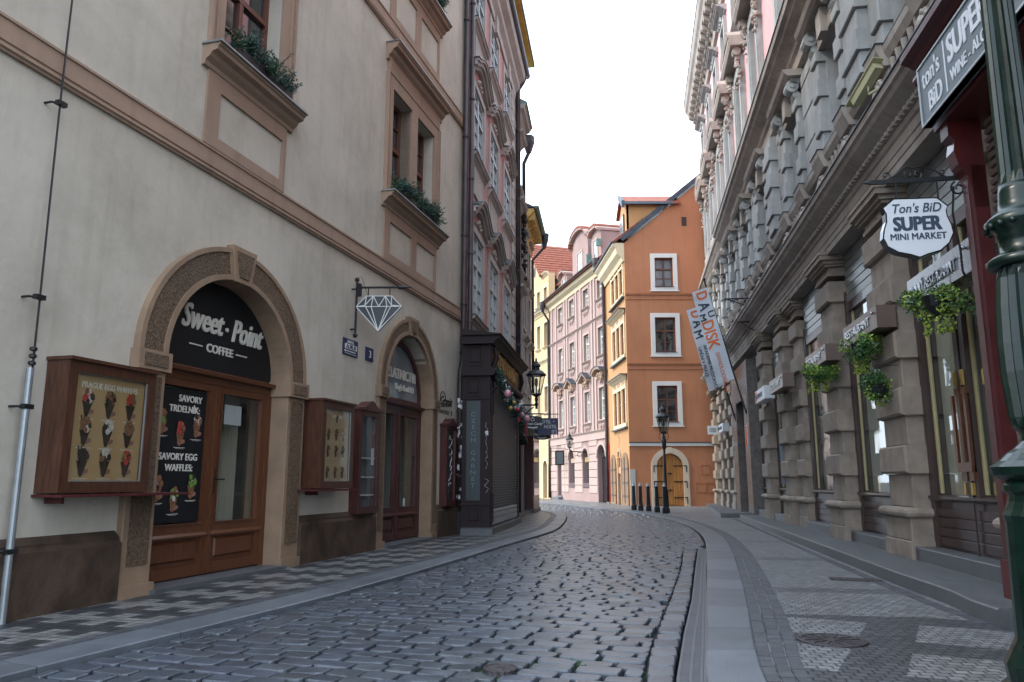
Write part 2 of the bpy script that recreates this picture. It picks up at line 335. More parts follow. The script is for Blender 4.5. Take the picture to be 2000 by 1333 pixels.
    def arc(b, F, cs, cz, r0, r1, d0, d1, a0=0, a1=180, n=24, sz=1.0, szo=None):   # arch ring, angles in degrees from +s
        szo = szo or sz
        for i in range(n):
            q0 = R(a0 + (a1 - a0) * i / n); q1 = R(a0 + (a1 - a0) * (i + 1) / n)
            P = lambda r, q, d, k: F.W(cs + r * math.cos(q), d, cz + r * math.sin(q) * k)
            b.hexa([P(r0, q0, d0, sz), P(r0, q1, d0, sz), P(r0, q1, d1, sz), P(r0, q0, d1, sz), P(r1, q0, d0, szo), P(r1, q1, d0, szo), P(r1, q1, d1, szo), P(r1, q0, d1, szo)])
        return b
    def wall(b, F, s0, s1, z0, z1, d0, d1, holes=(), arches=()):
        """front face at d1 with rectangular holes (s0,s1,z0,z1), reveals back to d0; arches (cs, r, zbot, zspring[, squash])"""
        H = list(holes)
        for a in arches:
            k = a[4] if len(a) > 4 else 1; H.append((a[0] - a[1], a[0] + a[1], a[2], a[3] + a[1] * k))
        S = sorted(set([s0, s1] + [x for h in H for x in h[:2] if s0 < x < s1])); Z = sorted(set([z0, z1] + [x for h in H for x in h[2:] if z0 < x < z1]))
        W = F.W
        for i in range(len(S) - 1):
            run = None
            for j in range(len(Z)):
                solid = j < len(Z) - 1 and not any(h[0] <= (S[i] + S[i + 1]) / 2 <= h[1] and h[2] <= (Z[j] + Z[j + 1]) / 2 <= h[3] for h in H)
                if solid and run is None: run = Z[j]
                if not solid and run is not None:
                    for d in (d1, d0): b.add([W(S[i], d, run), W(S[i + 1], d, run), W(S[i + 1], d, Z[j]), W(S[i], d, Z[j])], [(0, 1, 2, 3)])
                    run = None
        for h in H:
            isarch = h in H[len(holes):]
            q = [(h[0], h[2]), (h[1], h[2]), (h[1], h[3]), (h[0], h[3])]
            for k in range(4):
                if isarch and k in (1, 2, 3): continue
                a, c = q[k], q[(k + 1) % 4]
                b.add([W(a[0], d0, a[1]), W(c[0], d0, c[1]), W(c[0], d1, c[1]), W(a[0], d1, a[1])], [(0, 1, 2, 3)])
        for a in arches:
            cs, r, zb, zs = a[:4]; k = a[4] if len(a) > 4 else 1; N = 20
            for sg in (-1, 1):
                b.add([W(cs + sg * r, d0, zb), W(cs + sg * r, d0, zs), W(cs + sg * r, d1, zs), W(cs + sg * r, d1, zb)], [(0, 1, 2, 3)])
            pr = [(cs + r * math.cos(math.pi * i / N), zs + r * math.sin(math.pi * i / N) * k) for i in range(N + 1)]; top = zs + r * k
            for i in range(N):
                p, q2 = pr[i], pr[i + 1]
                b.add([W(p[0], d1, p[1]), W(q2[0], d1, q2[1]), W(q2[0], d1, top), W(p[0], d1, top)], [(0, 1, 2, 3)])
                b.add([W(p[0], d0, p[1]), W(q2[0], d0, q2[1]), W(q2[0], d1, q2[1]), W(p[0], d1, p[1])], [(0, 1, 2, 3)])
        for (a, c) in (((s0, z0), (s0, z1)), ((s1, z0), (s1, z1)), ((s0, z1), (s1, z1))):
            b.add([W(a[0], d0, a[1]), W(c[0], d0, c[1]), W(c[0], d1, c[1]), W(a[0], d1, a[1])], [(0, 1, 2, 3)])
        return b
    def build(b, name, mats, parent=None, smooth=False, label=None, recalc=True, split=False):
        if not b.v: return None
        if split:
            import numpy as np
            n = len(b.v); par = list(range(n))
            def find(i):
                while par[i] != i: par[i] = par[par[i]]; i = par[i]
                return i
            for f in b.f:
                for q in f[1:]: par[find(q)] = find(f[0])
            roots = sorted(set(find(i) for i in range(n))); ix = {r: k for k, r in enumerate(roots)}; isl = np.array([ix[find(i)] for i in range(n)])
            P = np.array(b.v); k = len(roots); lo = np.full((k, 3), 1e9); hi = -lo
            np.minimum.at(lo, isl, P); np.maximum.at(hi, isl, P); size = (hi - lo).max(axis=1)
            gap = np.maximum(0, np.maximum(lo[:, None] - hi[None], lo[None] - hi[:, None])); near = np.sqrt((gap ** 2).sum(axis=2)) <= np.maximum(.02, .5 * np.maximum(size[:, None], size[None]))
            grp = list(range(k))
            def fd(i):
                while grp[i] != i: grp[i] = grp[grp[i]]; i = grp[i]
                return i
            for i, j in zip(*np.nonzero(np.triu(near, 1))): grp[fd(int(j))] = fd(int(i))
            out = []
            for g in sorted(set(fd(i) for i in range(k))):
                m = MB(); mp = {}
                for i in range(n):
                    if fd(int(isl[i])) == g: mp[i] = len(m.v); m.v.append(b.v[i])
                for f, mi in zip(b.f, b.m):
                    if f[0] in mp: m.f.append(tuple(mp[q] for q in f)); m.m.append(mi)
                out.append(m.build(name, mats, parent, smooth, label, recalc))
            return out[0]
        me = bpy.data.meshes.new(name); off = LOC.get(parent.name, Vector((0, 0, 0))) if parent else Vector((0, 0, 0))
        me.from_pydata([(x - off.x, y - off.y, z - off.z) for x, y, z in b.v], [], b.f)
        if isinstance(mats, str): mats = [mats]
        for m in mats: me.materials.append(M[m])
        me.polygons.foreach_set("material_index", b.m)
        if b.cols:
            ca = me.color_attributes.new("Col", 'FLOAT_COLOR', 'POINT')
            ca.data.foreach_set("color", [x for c in b.cols for x in (*c, 1)])
        if recalc:
            bm = bmesh.new(); bm.from_mesh(me); bmesh.ops.recalc_face_normals(bm, faces=bm.faces); bm.to_mesh(me); bm.free()
        if smooth: me.polygons.foreach_set("use_smooth", [True] * len(me.polygons))
        me.update()
        o = bpy.data.objects.new(name, me); col.objects.link(o)
        if parent: o.parent = parent; LOC[o.name] = off
        else: LOC[o.name] = Vector((0, 0, 0))
        if label: o['label'] = label
        return o
def thing(name, label, cat, loc=(0, 0, 0), group=None):
    o = bpy.data.objects.new(name, None); col.objects.link(o); o.location = loc; o.empty_display_size = .2
    o['label'] = label; o['category'] = cat; LOC[o.name] = Vector(loc)
    if group: o['group'] = group
    return o
def tag(o, label, cat, group=None):
    o['label'] = label; o['category'] = cat
    if group: o['group'] = group
    return o
def struct(o): o['kind'] = 'structure'; return o
def copy_thing(root, loc, label=None):
    r = root.copy(); col.objects.link(r); r.location = loc; LOC[r.name] = Vector(loc)
    if label: r['label'] = label
    for ch in list(root.children):
        c = ch.copy(); col.objects.link(c); c.parent = r
        for g in ch.children:
            d = g.copy(); col.objects.link(d); d.parent = c
    return r
def text(b, s, O, X, Y, size, align='LEFT', bold=0, ext=.004, sx=1, shear=0, space=1, fit=None):
    """lettering as mesh: O origin on the sign, X reading direction, Y up"""
    cu = bpy.data.curves.new("t", 'FONT'); cu.body = s; cu.size = size; cu.align_x = align; cu.extrude = ext; cu.shear = shear
    cu.space_character = space; cu.resolution_u = 3
    ob = bpy.data.objects.new("t", cu); col.objects.link(ob)
    dg = bpy.context.evaluated_depsgraph_get(); me = bpy.data.meshes.new_from_object(ob.evaluated_get(dg))
    bpy.data.objects.remove(ob); bpy.data.curves.remove(cu)
    if fit: xs = [v.co.x for v in me.vertices]; sx = fit / (max(xs) - min(xs))
    O = Vector(O); X = Vector(X).normalized(); Y = Vector(Y).normalized(); Z = X.cross(Y)
    cps = [(0, 0)] if not bold else [(-1, -.5), (1, -.5), (-1, .6), (1, .6), (0, 0)]
    for q, (ax, ay) in enumerate(cps):
        b.add([O + X * (v.co.x * sx + ax * bold * 1.2) + Y * (v.co.y + ay * bold) + Z * (v.co.z + q * .0005) for v in me.vertices], [tuple(p.vertices) for p in me.polygons])
    bpy.data.meshes.remove(me); return b
def leaves(b, c, rad, n, size, mats=1, droop=0, seed=0):
    rn = random.Random(seed + n); c = Vector(c)
    for i in range(n):
        while True:
            p = Vector((rn.uniform(-1, 1), rn.uniform(-1, 1), rn.uniform(-1, 1)))
            if p.length <= 1: break
        p = p.normalized() * (p.length ** .5); q = c + Vector((p.x * rad[0], p.y * rad[1], p.z * rad[2]))
        q.z -= droop * (p.x * p.x + p.y * p.y) * rn.random()
        u = Vector((rn.uniform(-1, 1), rn.uniform(-1, 1), rn.uniform(-.6, 1))).normalized(); v = u.orthogonal().normalized()
        v = (Matrix.Rotation(rn.uniform(0, 6.28), 3, u) @ v); s = size * rn.uniform(.6, 1.3); b.mi = rn.choice(mats) if isinstance(mats, (list, tuple)) else 0
        t = u.cross(v)
        b.add([q, q + u * s * .5 + v * s * .3, q + u * s + t * s * .1, q + u * s * .5 - v * s * .3], [(0, 1, 2, 3)])
    b.mi = 0
    return b
def sprig(b, p, d, length, n=40, size=.03, rn=random, k=.05):
    p = Vector(p); d = Vector(d).normalized()
    b.tube([p, p + d * length], [.008, .003], 4)
    for i in range(n):
        q = p + d * length * (.08 + .92 * i / n); a = d.orthogonal().normalized(); a = Matrix.Rotation(rn.uniform(0, 6.28), 3, d) @ a
        u = (a + d * .7).normalized(); v = u.cross(d).normalized(); s = size * rn.uniform(.7, 1.2)
        b.add([q, q + u * s * .6 + v * s * .16, q + u * s, q + u * s * .6 - v * s * .16], [(0, 1, 2, 3)])
L = Fr((-4.07, 6.4), (-1.28, 16.44), 1)
RR = Fr((3.44, 0), (3.44 + 1.59, 10), -1)
PB = Fr((-1.04, 16.6), (-1.04 + .1344 * 10, 26.6), 1)
SH = Fr((-.45, 16.3), (.2, 21.0), 1)
B4 = Fr((.08, 24.9), (.70, 30.0), 1)
OR = Fr((5.3, 35), (15, 35), 1)
OL = Fr((5.3, 35), (5.3 - .059 * 5.0, 40.0), -1)
PK = Fr((4.95, 40.0), (4.95 - 2.39, 50), -1)
YL = Fr((2.47, 50.3), (2.47 - 3.02, 60.3), -1)
UP = Vector((0, 0, 1))
# ================================================================ GROUND
def plane(name, pts, z, m, parent=None):
    b = MB(); b.add([(x, y, z) for x, y in pts], [tuple(range(len(pts)))]); o = b.build(name, m, parent, recalc=False)
    for p in o.data.polygons:
        if p.normal.z < 0: o.data.flip_normals(); break
    return o
def strip(b, A, B, z, zb=None):   # sheet between two polylines with the same number of points
    n = len(A)
    for i in range(n - 1):
        b.add([(*A[i], z), (*A[i + 1], z), (*B[i + 1], z), (*B[i], z)], [(0, 1, 2, 3)])
        if zb is not None:
            b.add([(*A[i], z), (*A[i + 1], z), (*A[i + 1], zb), (*A[i], zb)], [(0, 1, 2, 3)])
            b.add([(*B[i], z), (*B[i + 1], z), (*B[i + 1], zb), (*B[i], zb)], [(0, 1, 2, 3)])
def catmull(P, k=6):
    P = [Vector(p) for p in P]; out = []
    for i in range(len(P) - 1):
        a, b, c, d = P[max(i - 1, 0)], P[i], P[i + 1], P[min(i + 2, len(P) - 1)]
        for j in range(k):
            t = j / k; out.append(tuple(.5 * ((2 * b) + (c - a) * t + (2 * a - 5 * b + 4 * c - d) * t * t + (3 * b - a - 3 * c + d) * t ** 3)))
    return out + [tuple(P[-1])]
struct(plane("ground", [(-900, -900), (900, -900), (900, 900), (-900, 900)], -.16, "joint"))
KL = catmull([(-4.3, 0), (-3.55, 2.5), (-2.87, 4.6), (-2.37, 5.98), (-1.72, 7.85), (-.99, 10.4), (-.02, 14.1), (.51, 15.9), (1.01, 18.1), (1.36, 20.8), (1.6, 23.3), (1.75, 25.5), (1.72, 27.6), (1.45, 29.3), (.9, 31.0), (-.6, 34), (-3.5, 39), (-6, 44)])
KLi = catmull([(-4.62, 0), (-3.85, 2.5), (-3.2, 4.75), (-2.69, 6.12), (-2.04, 8.0), (-1.31, 10.5), (-.33, 14.2), (.2, 16.0), (.7, 18.2), (1.04, 20.9), (1.28, 23.4), (1.43, 25.4), (1.42, 27.4), (1.17, 29.1), (.62, 30.8), (-.9, 33.8), (-3.8, 38.8), (-6.3, 43.8)])
KR = catmull([(-.25, 0), (.4, 2.5), (.75, 4.57), (.99, 5.61), (1.47, 7.46), (2.15, 10.1), (2.85, 13.0), (3.22, 13.28), (3.725, 15.42), (4.155, 17.82), (4.465, 20.5), (4.615, 23.8), (4.525, 26.65), (4.085, 29.25), (3.36, 33.3), (2.36, 38), (.76, 42.5), (-1.84, 48)])
b = MB(); b.add([(*p, -.05) for p in KL + KR[::-1]], [tuple(range(len(KL) + len(KR)))])
road_bed = b.build("road_bed", "joint", recalc=False); struct(road_bed)
if road_bed.data.polygons[0].normal.z < 0: road_bed.data.flip_normals()
rn = random.Random(3)
def xat(poly, O, u):
    """distance along u from O to the polyline, nearest crossing"""
    best = None
    for i in range(len(poly) - 1):
        ax, ay = poly[i]; bx, by = poly[i + 1]; ex, ey = bx - ax, by - ay; den = u[0] * ey - u[1] * ex
        if abs(den) < 1e-9: continue
        t = ((ax - O[0]) * ey - (ay - O[1]) * ex) / den; s = ((ax - O[0]) * u[1] - (ay - O[1]) * u[0]) / den
        if -.001 <= s <= 1.001 and abs(t) < 6:
            if best is None or abs(t) < abs(best): best = t
    return best
CC = catmull([(-2.1, 1.2), (-1.5, 3.0), (-1.0, 4.8), (.1, 8.3), (1.1, 12), (2.0, 15.6), (2.7, 19.4), (3.05, 23), (3.1, 26), (2.6, 29), (1.6, 32.5), (-.2, 37), (-2.5, 41)], 40)
b = MB(); seg = []; acc = 0; row = .165; nxt = 0
def stone(b, p, u, v, w, h, z, far):
    """a worn cobble: rounded top on a short skirt. p centre, u along row, v across"""
    g = rn.uniform(.72, 1.22); bl = rn.uniform(.95, 1.07); b.c = (g * rn.uniform(.96, 1.03), g, g * bl)
    tx, ty = rn.uniform(-.014, .014), rn.uniform(-.014, .014); z += rn.uniform(-.0035, .0035)
    if far:
        q = [(-.5, -.5, -.02), (.5, -.5, -.02), (.5, .5, -.02), (-.5, .5, -.02), (-.44, -.4, 0), (.44, -.4, 0), (.44, .4, 0), (-.44, .4, 0)]
        b.add([(p[0] + u[0] * a * w + v[0] * c * h, p[1] + u[1] * a * w + v[1] * c * h, z + d) for a, c, d in q],
              [(4, 5, 6, 7), (0, 1, 5, 4), (1, 2, 6, 5), (2, 3, 7, 6), (3, 0, 4, 7)]); return
    n = 12; vs = []; rings = [(1.0, -.045), (1.0, -.014), (.975, -.004), (.92, .0)]
    jit = [rn.uniform(.965, 1.02) for _ in range(n)]; pw = rn.uniform(.22, .36)
    for k, dz in rings:
        for i in range(n):
            a = 2 * math.pi * (i + .5) / n; ca, sa = math.cos(a), math.sin(a)
            x = math.copysign(abs(ca) ** pw, ca) * .5 * w * (1 - (1 - k) * h / w) * jit[i]; y = math.copysign(abs(sa) ** pw, sa) * .5 * h * k * jit[i]
            vs.append((p[0] + u[0] * x + v[0] * y, p[1] + u[1] * x + v[1] * y, z + dz + (x * tx * 3 + y * ty * 3)))
    vs.append((p[0], p[1], z + .0012)); fs = []
    for r in range(3):
        for i in range(n): fs.append((r * n + i, r * n + (i + 1) % n, (r + 1) * n + (i + 1) % n, (r + 1) * n + i))
    for i in range(n): fs.append((3 * n + i, 3 * n + (i + 1) % n, 4 * n))
    b.add(vs, fs)
MH = (-.07, 4.85)
for i in range(len(CC) - 1):
    a = Vector(CC[i]); c = Vector(CC[i + 1]); l = (c - a).length
    while nxt <= acc + l:
        p = a + (c - a) * ((nxt - acc) / l); t = (c - a).normalized(); u = (t.y, -t.x)
        far = nxt > 17; step = row if nxt < 30 else row * 1.0; nxt += step
        xr = xat(KR, p, u); xl = xat(KL, p, (-u[0], -u[1]))
        if xr is None or xl is None or xr < 0 or xl < 0: continue
        s = -xl + rn.uniform(-.3, 0); sk = rn.uniform(-.03, .03)
        while s < xr:
            wd = rn.uniform(.19, .31)
            a0, a1 = max(s, -xl + .01), min(s + wd, xr - .01)
            if a1 - a0 > .07:
                m = (a0 + a1) / 2; q = (p.x + u[0] * m + t.x * sk * m * .3, p.y + u[1] * m + t.y * sk * m * .3 + rn.uniform(-.006, .006))
                if (q[0] - MH[0]) ** 2 + (q[1] - MH[1]) ** 2 > .024:
                    stone(b, q, u, (t.x, t.y), a1 - a0 - .02, row * rn.uniform(.86, .92), -.012, far)
            s += wd
    acc += l
b.c = None
struct(b.build("road", "cobble", recalc=False))
# header stones beside the drain
GL = [(-.12, 0), (.53, 2.5), (.92, 4.57), (1.25, 5.88), (1.67, 7.46), (2.3, 10.0), (2.96, 12.64), (3.08, 13.1)]
GRt = [(.05, 0), (.68, 2.5), (1.07, 4.57), (1.40, 5.88), (1.79, 7.46), (2.42, 10.0), (3.10, 12.64), (3.2, 13.1)]
SLl = catmull([(.07, 0), (.7, 2.5), (1.09, 4.57), (1.42, 5.88), (1.81, 7.46), (2.45, 10.0), (3.12, 12.7), (3.74, 15.4), (4.17, 17.8), (4.48, 20.5), (4.63, 23.9), (4.54, 26.7), (4.1, 29.3), (3.4, 33.4), (2.4, 38), (.8, 42.6), (-1.8, 48.2)])
SLr = catmull([(.38, 0), (1.02, 2.5), (1.42, 4.57), (1.75, 5.88), (2.14, 7.3), (2.82, 9.9), (3.5, 12.6), (4.1, 15.25), (4.52, 17.7), (4.83, 20.5), (4.97, 23.9), (4.88, 26.8), (4.44, 29.4), (3.74, 33.5), (2.74, 38.1), (1.14, 42.8), (-1.45, 48.4)])
SRr = catmull([(.66, 0), (1.3, 2.5), (1.68, 4.57), (2.03, 5.8), (2.42, 7.2), (3.1, 9.8), (3.76, 12.5), (4.32, 15.2), (4.72, 17.7), (5.0, 20.5), (5.14, 23.9), (5.05, 26.9), (4.6, 29.5), (3.9, 33.6), (2.9, 38.2), (1.3, 42.9), (-1.3, 48.5)])
def lerp(P, y):
    for i in range(len(P) - 1):
        if P[i][1] <= y <= P[i + 1][1]:
            k = (y - P[i][1]) / (P[i + 1][1] - P[i][1]); return P[i][0] + (P[i + 1][0] - P[i][0]) * k
    return P[-1][0]
b = MB(); y = 2.0
while y < 12.9:
    h = rn.uniform(.18, .27); xa, xb = lerp(KR, y) + .02, lerp(GL, y) + .012
    if xb - xa > .05:
        mid = (xa + xb) / 2; stone(b, (mid, y + h / 2), (1, -.12), (.2, .98), xb - xa - .01, h - .02, .0, False)
    y += h
b.c = None; struct(b.build("gutter_stones", "cobble", recalc=False))
# steel drain channel with slotted cover
b = MB(); y = 1.6
while y < 12.95:
    xa, xb = lerp(GL, y), lerp(GRt, y); xc, xd = lerp(GL, y + .02), lerp(GRt, y + .02)
    b.hexa([(xa + .015, y, -.03), (xb - .015, y, -.03), (xb - .015, y + .017, -.03), (xa + .015, y + .017, -.03), (xa + .015, y, .004), (xb - .015, y, .004), (xb - .015, y + .017, .004), (xa + .015, y + .017, .004)])
    y += .026
for P, q in ((GL, .0), (GRt, -.018), (GRt, .002), (GL, .07)):
    for i in range(len(P) - 1):
        A, Bq = P[i], P[i + 1]
        b.hexa([(A[0] + q, A[1], -.04), (A[0] + q + .018, A[1], -.04), (Bq[0] + q + .018, Bq[1], -.04), (Bq[0] + q, Bq[1], -.04), (A[0] + q, A[1], .007), (A[0] + q + .018, A[1], .007), (Bq[0] + q + .018, Bq[1], .007), (Bq[0] + q, Bq[1], .007)])
o = b.build("drain_cover", "drain_iron"); tag(o, "long slotted steel drain running beside the pale kerb slabs", "drain")
# kerb slabs on both sides, with open joints
def slabs(name, A, B, lo, hi, z, zb, m, mn=.75, mx=1.2, gap=.012, h=None):
    b = MB(); n = len(A) - 1; cum = [0]
    for i in range(n): cum.append(cum[-1] + (Vector(A[i + 1]) - Vector(A[i])).length)
    def at(P, d):
        for i in range(n):
            if cum[i] <= d <= cum[i + 1]:
                k = (d - cum[i]) / (cum[i + 1] - cum[i]); return (P[i][0] + (P[i + 1][0] - P[i][0]) * k, P[i][1] + (P[i + 1][1] - P[i][1]) * k)
        return P[-1]
    d = lo
    while d < min(hi, cum[-1] - .1):
        e = min(d + rn.uniform(mn, mx), cum[-1]); g = rn.uniform(.85, 1.15); b.c = (g, g, g); zz = z + rn.uniform(-.002, .002)
        k = max(1, int((e - d) / .4)); 
        for j in range(k):
            f0 = d + (e - d - gap) * j / k; f1 = d + (e - d - gap) * (j + 1) / k; a0, a1, c0, c1 = at(A, f0), at(A, f1), at(B, f0), at(B, f1)
            sh = lambda p, q: (p[0] + (q[0] - p[0]) * .03, p[1] + (q[1] - p[1]) * .03)
            b.add([(*a0, zb), (*a1, zb), (*c1, zb), (*c0, zb), (*a0, zz - .006), (*a1, zz - .006), (*c1, zz - .006), (*c0, zz - .006),
                   (*sh(a0, c0), zz), (*sh(a1, c1), zz), (*sh(c1, a1), zz), (*sh(c0, a0), zz)],
                  [(8, 9, 10, 11), (0, 1, 5, 4), (2, 3, 7, 6), (4, 5, 9, 8), (6, 7, 11, 10)] + ([(3, 0, 4, 7), (7, 4, 8, 11)] if j == 0 else []) + ([(1, 2, 6, 5), (5, 6, 10, 9)] if j == k - 1 else []))
        d = e
    b.c = None; return struct(b.build(name, m, recalc=False))
slabs("kerb", SLl, SLr, 0, 60, .012, -.1, "kerb_stone", .55, 1.15)
slabs("kerb_stones", KL, KLi, 0, 60, .022, -.1, "kerb_stone", .9, 1.4)
# rows of setts right of the kerb slabs
mixp = lambda A, B, k: [((a[0] * (1 - k) + c[0] * k), (a[1] * (1 - k) + c[1] * k)) for a, c in zip(A, B)]
for q in range(3):
    slabs("sett_border", mixp(SLr, SRr, q / 3 + .015), mixp(SLr, SRr, (q + 1) / 3 - .015), 0, 30, .006, -.06, "sett", .12, .2, .012)
# pavements
b = MB(); strip(b, [(x - .002, y) for x, y in KLi], [(-7.5 + (p[1]) * .2, p[1]) for p in KLi], .004); o = b.build("pavement", "mosaic_diamond", recalc=False)
bm = bmesh.new(); bm.from_mesh(o.data)
for f in bm.faces:
    if f.normal.z < 0: f.normal_flip()
bm.to_mesh(o.data); bm.free(); struct(o)
# dark rows of setts edging the left mosaic
slabs("sett_border", KLi, [(x - .09, y + .02) for x, y in KLi], 0, 34, .008, -.06, "sett", .1, .16, .01)
slabs("sett_border", [(x - .1, y + .02) for x, y in KLi], [(x - .19, y + .04) for x, y in KLi], 0, 34, .008, -.06, "sett", .1, .16, .01)
b = MB(); far_x = [(14.0, p[1]) for p in SRr]; strip(b, [(x - .1, y) for x, y in SLr], far_x, .0); o = b.build("pavement", "mosaic_field", recalc=False)
bm = bmesh.new(); bm.from_mesh(o.data)
for f in bm.faces:
    if f.normal.z < 0: f.normal_flip()
bm.to_mesh(o.data); bm.free(); struct(o)
# dark edging row at the foot of the granite step
slabs("sett_border", [(3.78, 6.3), (3.86, 7.22), (4.1, 8.73), (4.5, 11.06), (4.9, 13.39), (6.58, 23.0)], [(3.66, 6.3), (3.74, 7.25), (3.98, 8.76), (4.38, 11.1), (4.78, 13.42), (6.46, 23.02)], 0, 30, .006, -.06, "sett", .1, .16, .01)
# manhole covers, moss in the joints
b = MB(); b.lathe(MH[0], MH[1], [(.105, -.05), (.105, .005), (.098, .01), (.088, .01), (.086, .006), (.02, .006), (.018, -.01)], 28)
b.add([(MH[0] + .018 * math.cos(k), MH[1] + .018 * math.sin(k), -.008) for k in range(6)], [tuple(range(6))])
o = b.build("valve_cover", "manhole_iron", smooth=False); tag(o, "small round iron valve cover raised among the cobbles", "cover")
b = MB(); b.lathe(2.24, 5.66, [(.235, -.02), (.235, .008), (.225, .012), (.2, .012), (.195, .008), (.05, .008), (.045, .013), (.0, .013)], 32)
for k in range(12):
    a = k * math.pi / 6; b.tube([(2.24 + .06 * math.cos(a), 5.66 + .06 * math.sin(a), .008), (2.24 + .19 * math.cos(a), 5.66 + .19 * math.sin(a), .008)], .006, 4)
tag(b.build("manhole_cover", "manhole_iron"), "round iron manhole cover set in the light and dark mosaic pavement", "cover")
b = MB(); b.hexa([(3.6, 9.0, -.01), (4.1, 8.78, -.01), (4.16, 9.0, -.01), (3.66, 9.22, -.01), (3.6, 9.0, .012), (4.1, 8.78, .012), (4.16, 9.0, .012), (3.66, 9.22, .012)])
for k in range(7):
    f = .08 + k * .06; b.hexa([(3.6 + f, 9.0 - f * .44, .012), (3.63 + f, 8.987 - f * .44, .012), (3.69 + f, 9.19 - f * .44, .012), (3.66 + f, 9.2 - f * .44, .012), (3.6 + f, 9.0 - f * .44, .015), (3.63 + f, 8.987 - f * .44, .015), (3.69 + f, 9.19 - f * .44, .015), (3.66 + f, 9.2 - f * .44, .015)])
tag(b.build("floor_hatch", "manhole_iron"), "flat rectangular iron hatch in the pavement near the granite step", "cover")
b = MB()
for k in range(110):
    x = rn.uniform(-.6, .95); y = rn.uniform(4.3, 5.4); 
    if k < 8: a = k * .8; x, y = MH[0] + .13 * math.cos(a), MH[1] + .13 * math.sin(a)
    leaves(b, (x, y, -.034), (.04, .03, .016), 34, .013, seed=k)
o = b.build("moss", "moss", recalc=False); o['kind'] = 'stuff'; o['label'] = "green moss and tufts growing between the nearest cobbles"
# ================================================================ shared facade parts
def window(F, s0, s1, z0, z1, d, parent, fm, pm, nx=2, zs=(.62,), fw=.06, bars=(), th=.06, label=None, bw=.018):
    """casement: frame, nx lights, transoms at fractions zs (wide) and bars (thin); the pane is its sub-part"""
    b = MB(); b.box(F, s0, s0 + fw, d, d + th, z0, z1); b.box(F, s1 - fw, s1, d, d + th, z0, z1)
    b.box(F, s0 + fw, s1 - fw, d, d + th, z0, z0 + fw); b.box(F, s0 + fw, s1 - fw, d, d + th, z1 - fw, z1)
    h = z1 - z0; wd = s1 - s0
    for k in range(1, nx): c = s0 + wd * k / nx; b.box(F, c - fw * .55, c + fw * .55, d + .003, d + th + .008, z0 + fw, z1 - fw)
    for z in zs: c = z0 + h * z; b.box(F, s0 + fw, s1 - fw, d + .005, d + th + .012, c - fw * .5, c + fw * .5)
    for z in bars:
        c = z0 + h * z; b.box(F, s0 + fw, s1 - fw, d + .006, d + th - .012, c - bw * .5, c + bw * .5)
    fr = b.build("window", fm, parent, label=label)
    p = MB(); p.add([F.W(s0 + fw * .5, d + .02, z0 + fw * .5), F.W(s1 - fw * .5, d + .02, z0 + fw * .5), F.W(s1 - fw * .5, d + .02, z1 - fw * .5), F.W(s0 + fw * .5, d + .02, z1 - fw * .5)], [(0, 1, 2, 3)])
    p.build("pane", pm, fr); return fr
def frame_sq(b, F, s0, s1, z0, z1, wd, d0, d1):
    b.box(F, s0 - wd, s0, d0, d1, z0 - wd, z1 + wd); b.box(F, s1, s1 + wd, d0, d1, z0 - wd, z1 + wd)
    b.box(F, s0, s1, d0, d1, z1, z1 + wd); b.box(F, s0, s1, d0, d1, z0 - wd, z0); return b
CORN = lambda d, z, p, h: [(d, z), (d + p * .18, z + h * .05), (d + p * .22, z + h * .25), (d + p * .45, z + h * .42), (d + p * .55, z + h * .6), (d + p * .85, z + h * .68), (d + p * .9, z + h * .85), (d + p, z + h * .9), (d + p, z + h), (d, z + h)]
def back_body(F, s0, s1, z0, z1, d0, d1, m, parent, name="body"):
    b = MB(); b.box(F, s0, s1, d0, d1, z0, z1); return b.build(name, m, parent)
# ================================================================ LEFT BUILDING
H1 = thing("plaster_house", "beige plastered house with two stone arched doorways and twin upper windows", "building", L.W(0, -3, 0))
EL = 11.05; TOPL = 15.5
b = MB()
W1 = (2.12, 3.33, 6.1, 8.2); W2a = (6.94, 7.82, 6.14, 8.2); W2b = (8.1, 9.0, 6.14, 8.2)
W3a = (6.94, 7.82, 10.95, 12.9); W3b = (8.1, 9.0, 10.95, 12.9); W3c = (2.12, 3.33, 10.95, 12.9)
b.wall(L, -3.5, EL, -.1, TOPL, -.5, 0, [W1, W2a, W2b, W3a, W3b, W3c], [(2.73, 1.18, -.1, 2.38, .92), (8.05, 1.09, -.1, 2.68, 1.0)])
b.build("wall", "plaster_beige", H1)
back_body(L, -3.5, EL, 0, TOPL, -6, -3.5, "interior", H1)
# roof
b = MB(); b.prof(L, [(-6, TOPL), (.45, TOPL), (.45, TOPL + .12), (-3, TOPL + 3), (-6, TOPL)], -3.6, EL); b.build("roof", "roof_tile", H1)
# string courses
def course(z, nm="string_course"):
    b = MB()
    P = [(0, z), (.03, z), (.035, z + .02), (.055, z + .03), (.055, z + .055), (.03, z + .065), (.03, z + .08), (.045, z + .09), (.045, z + .27), (.06, z + .275), (.06, z + .3), (.02, z + .32), (0, z + .33)]
    b.prof(L, P, -3.5, EL); return b.build(nm, "trim_beige", H1)
course(4.6); course(9.22)
# plinth of large weathered slabs
for s0, s1 in ((-3.5, -1.2), (-1.2, 1.13), (4.32, 5.6), (5.6, 6.64), (9.4, 11.03)):
    b = MB(); b.prof(L, [(0, -.1), (.1, -.1), (.1, .52), (.06, .56), (.06, .58), (.0, .64)], s0 + .004, s1 - .004); b.build("plinth", "plinth_stone", H1)
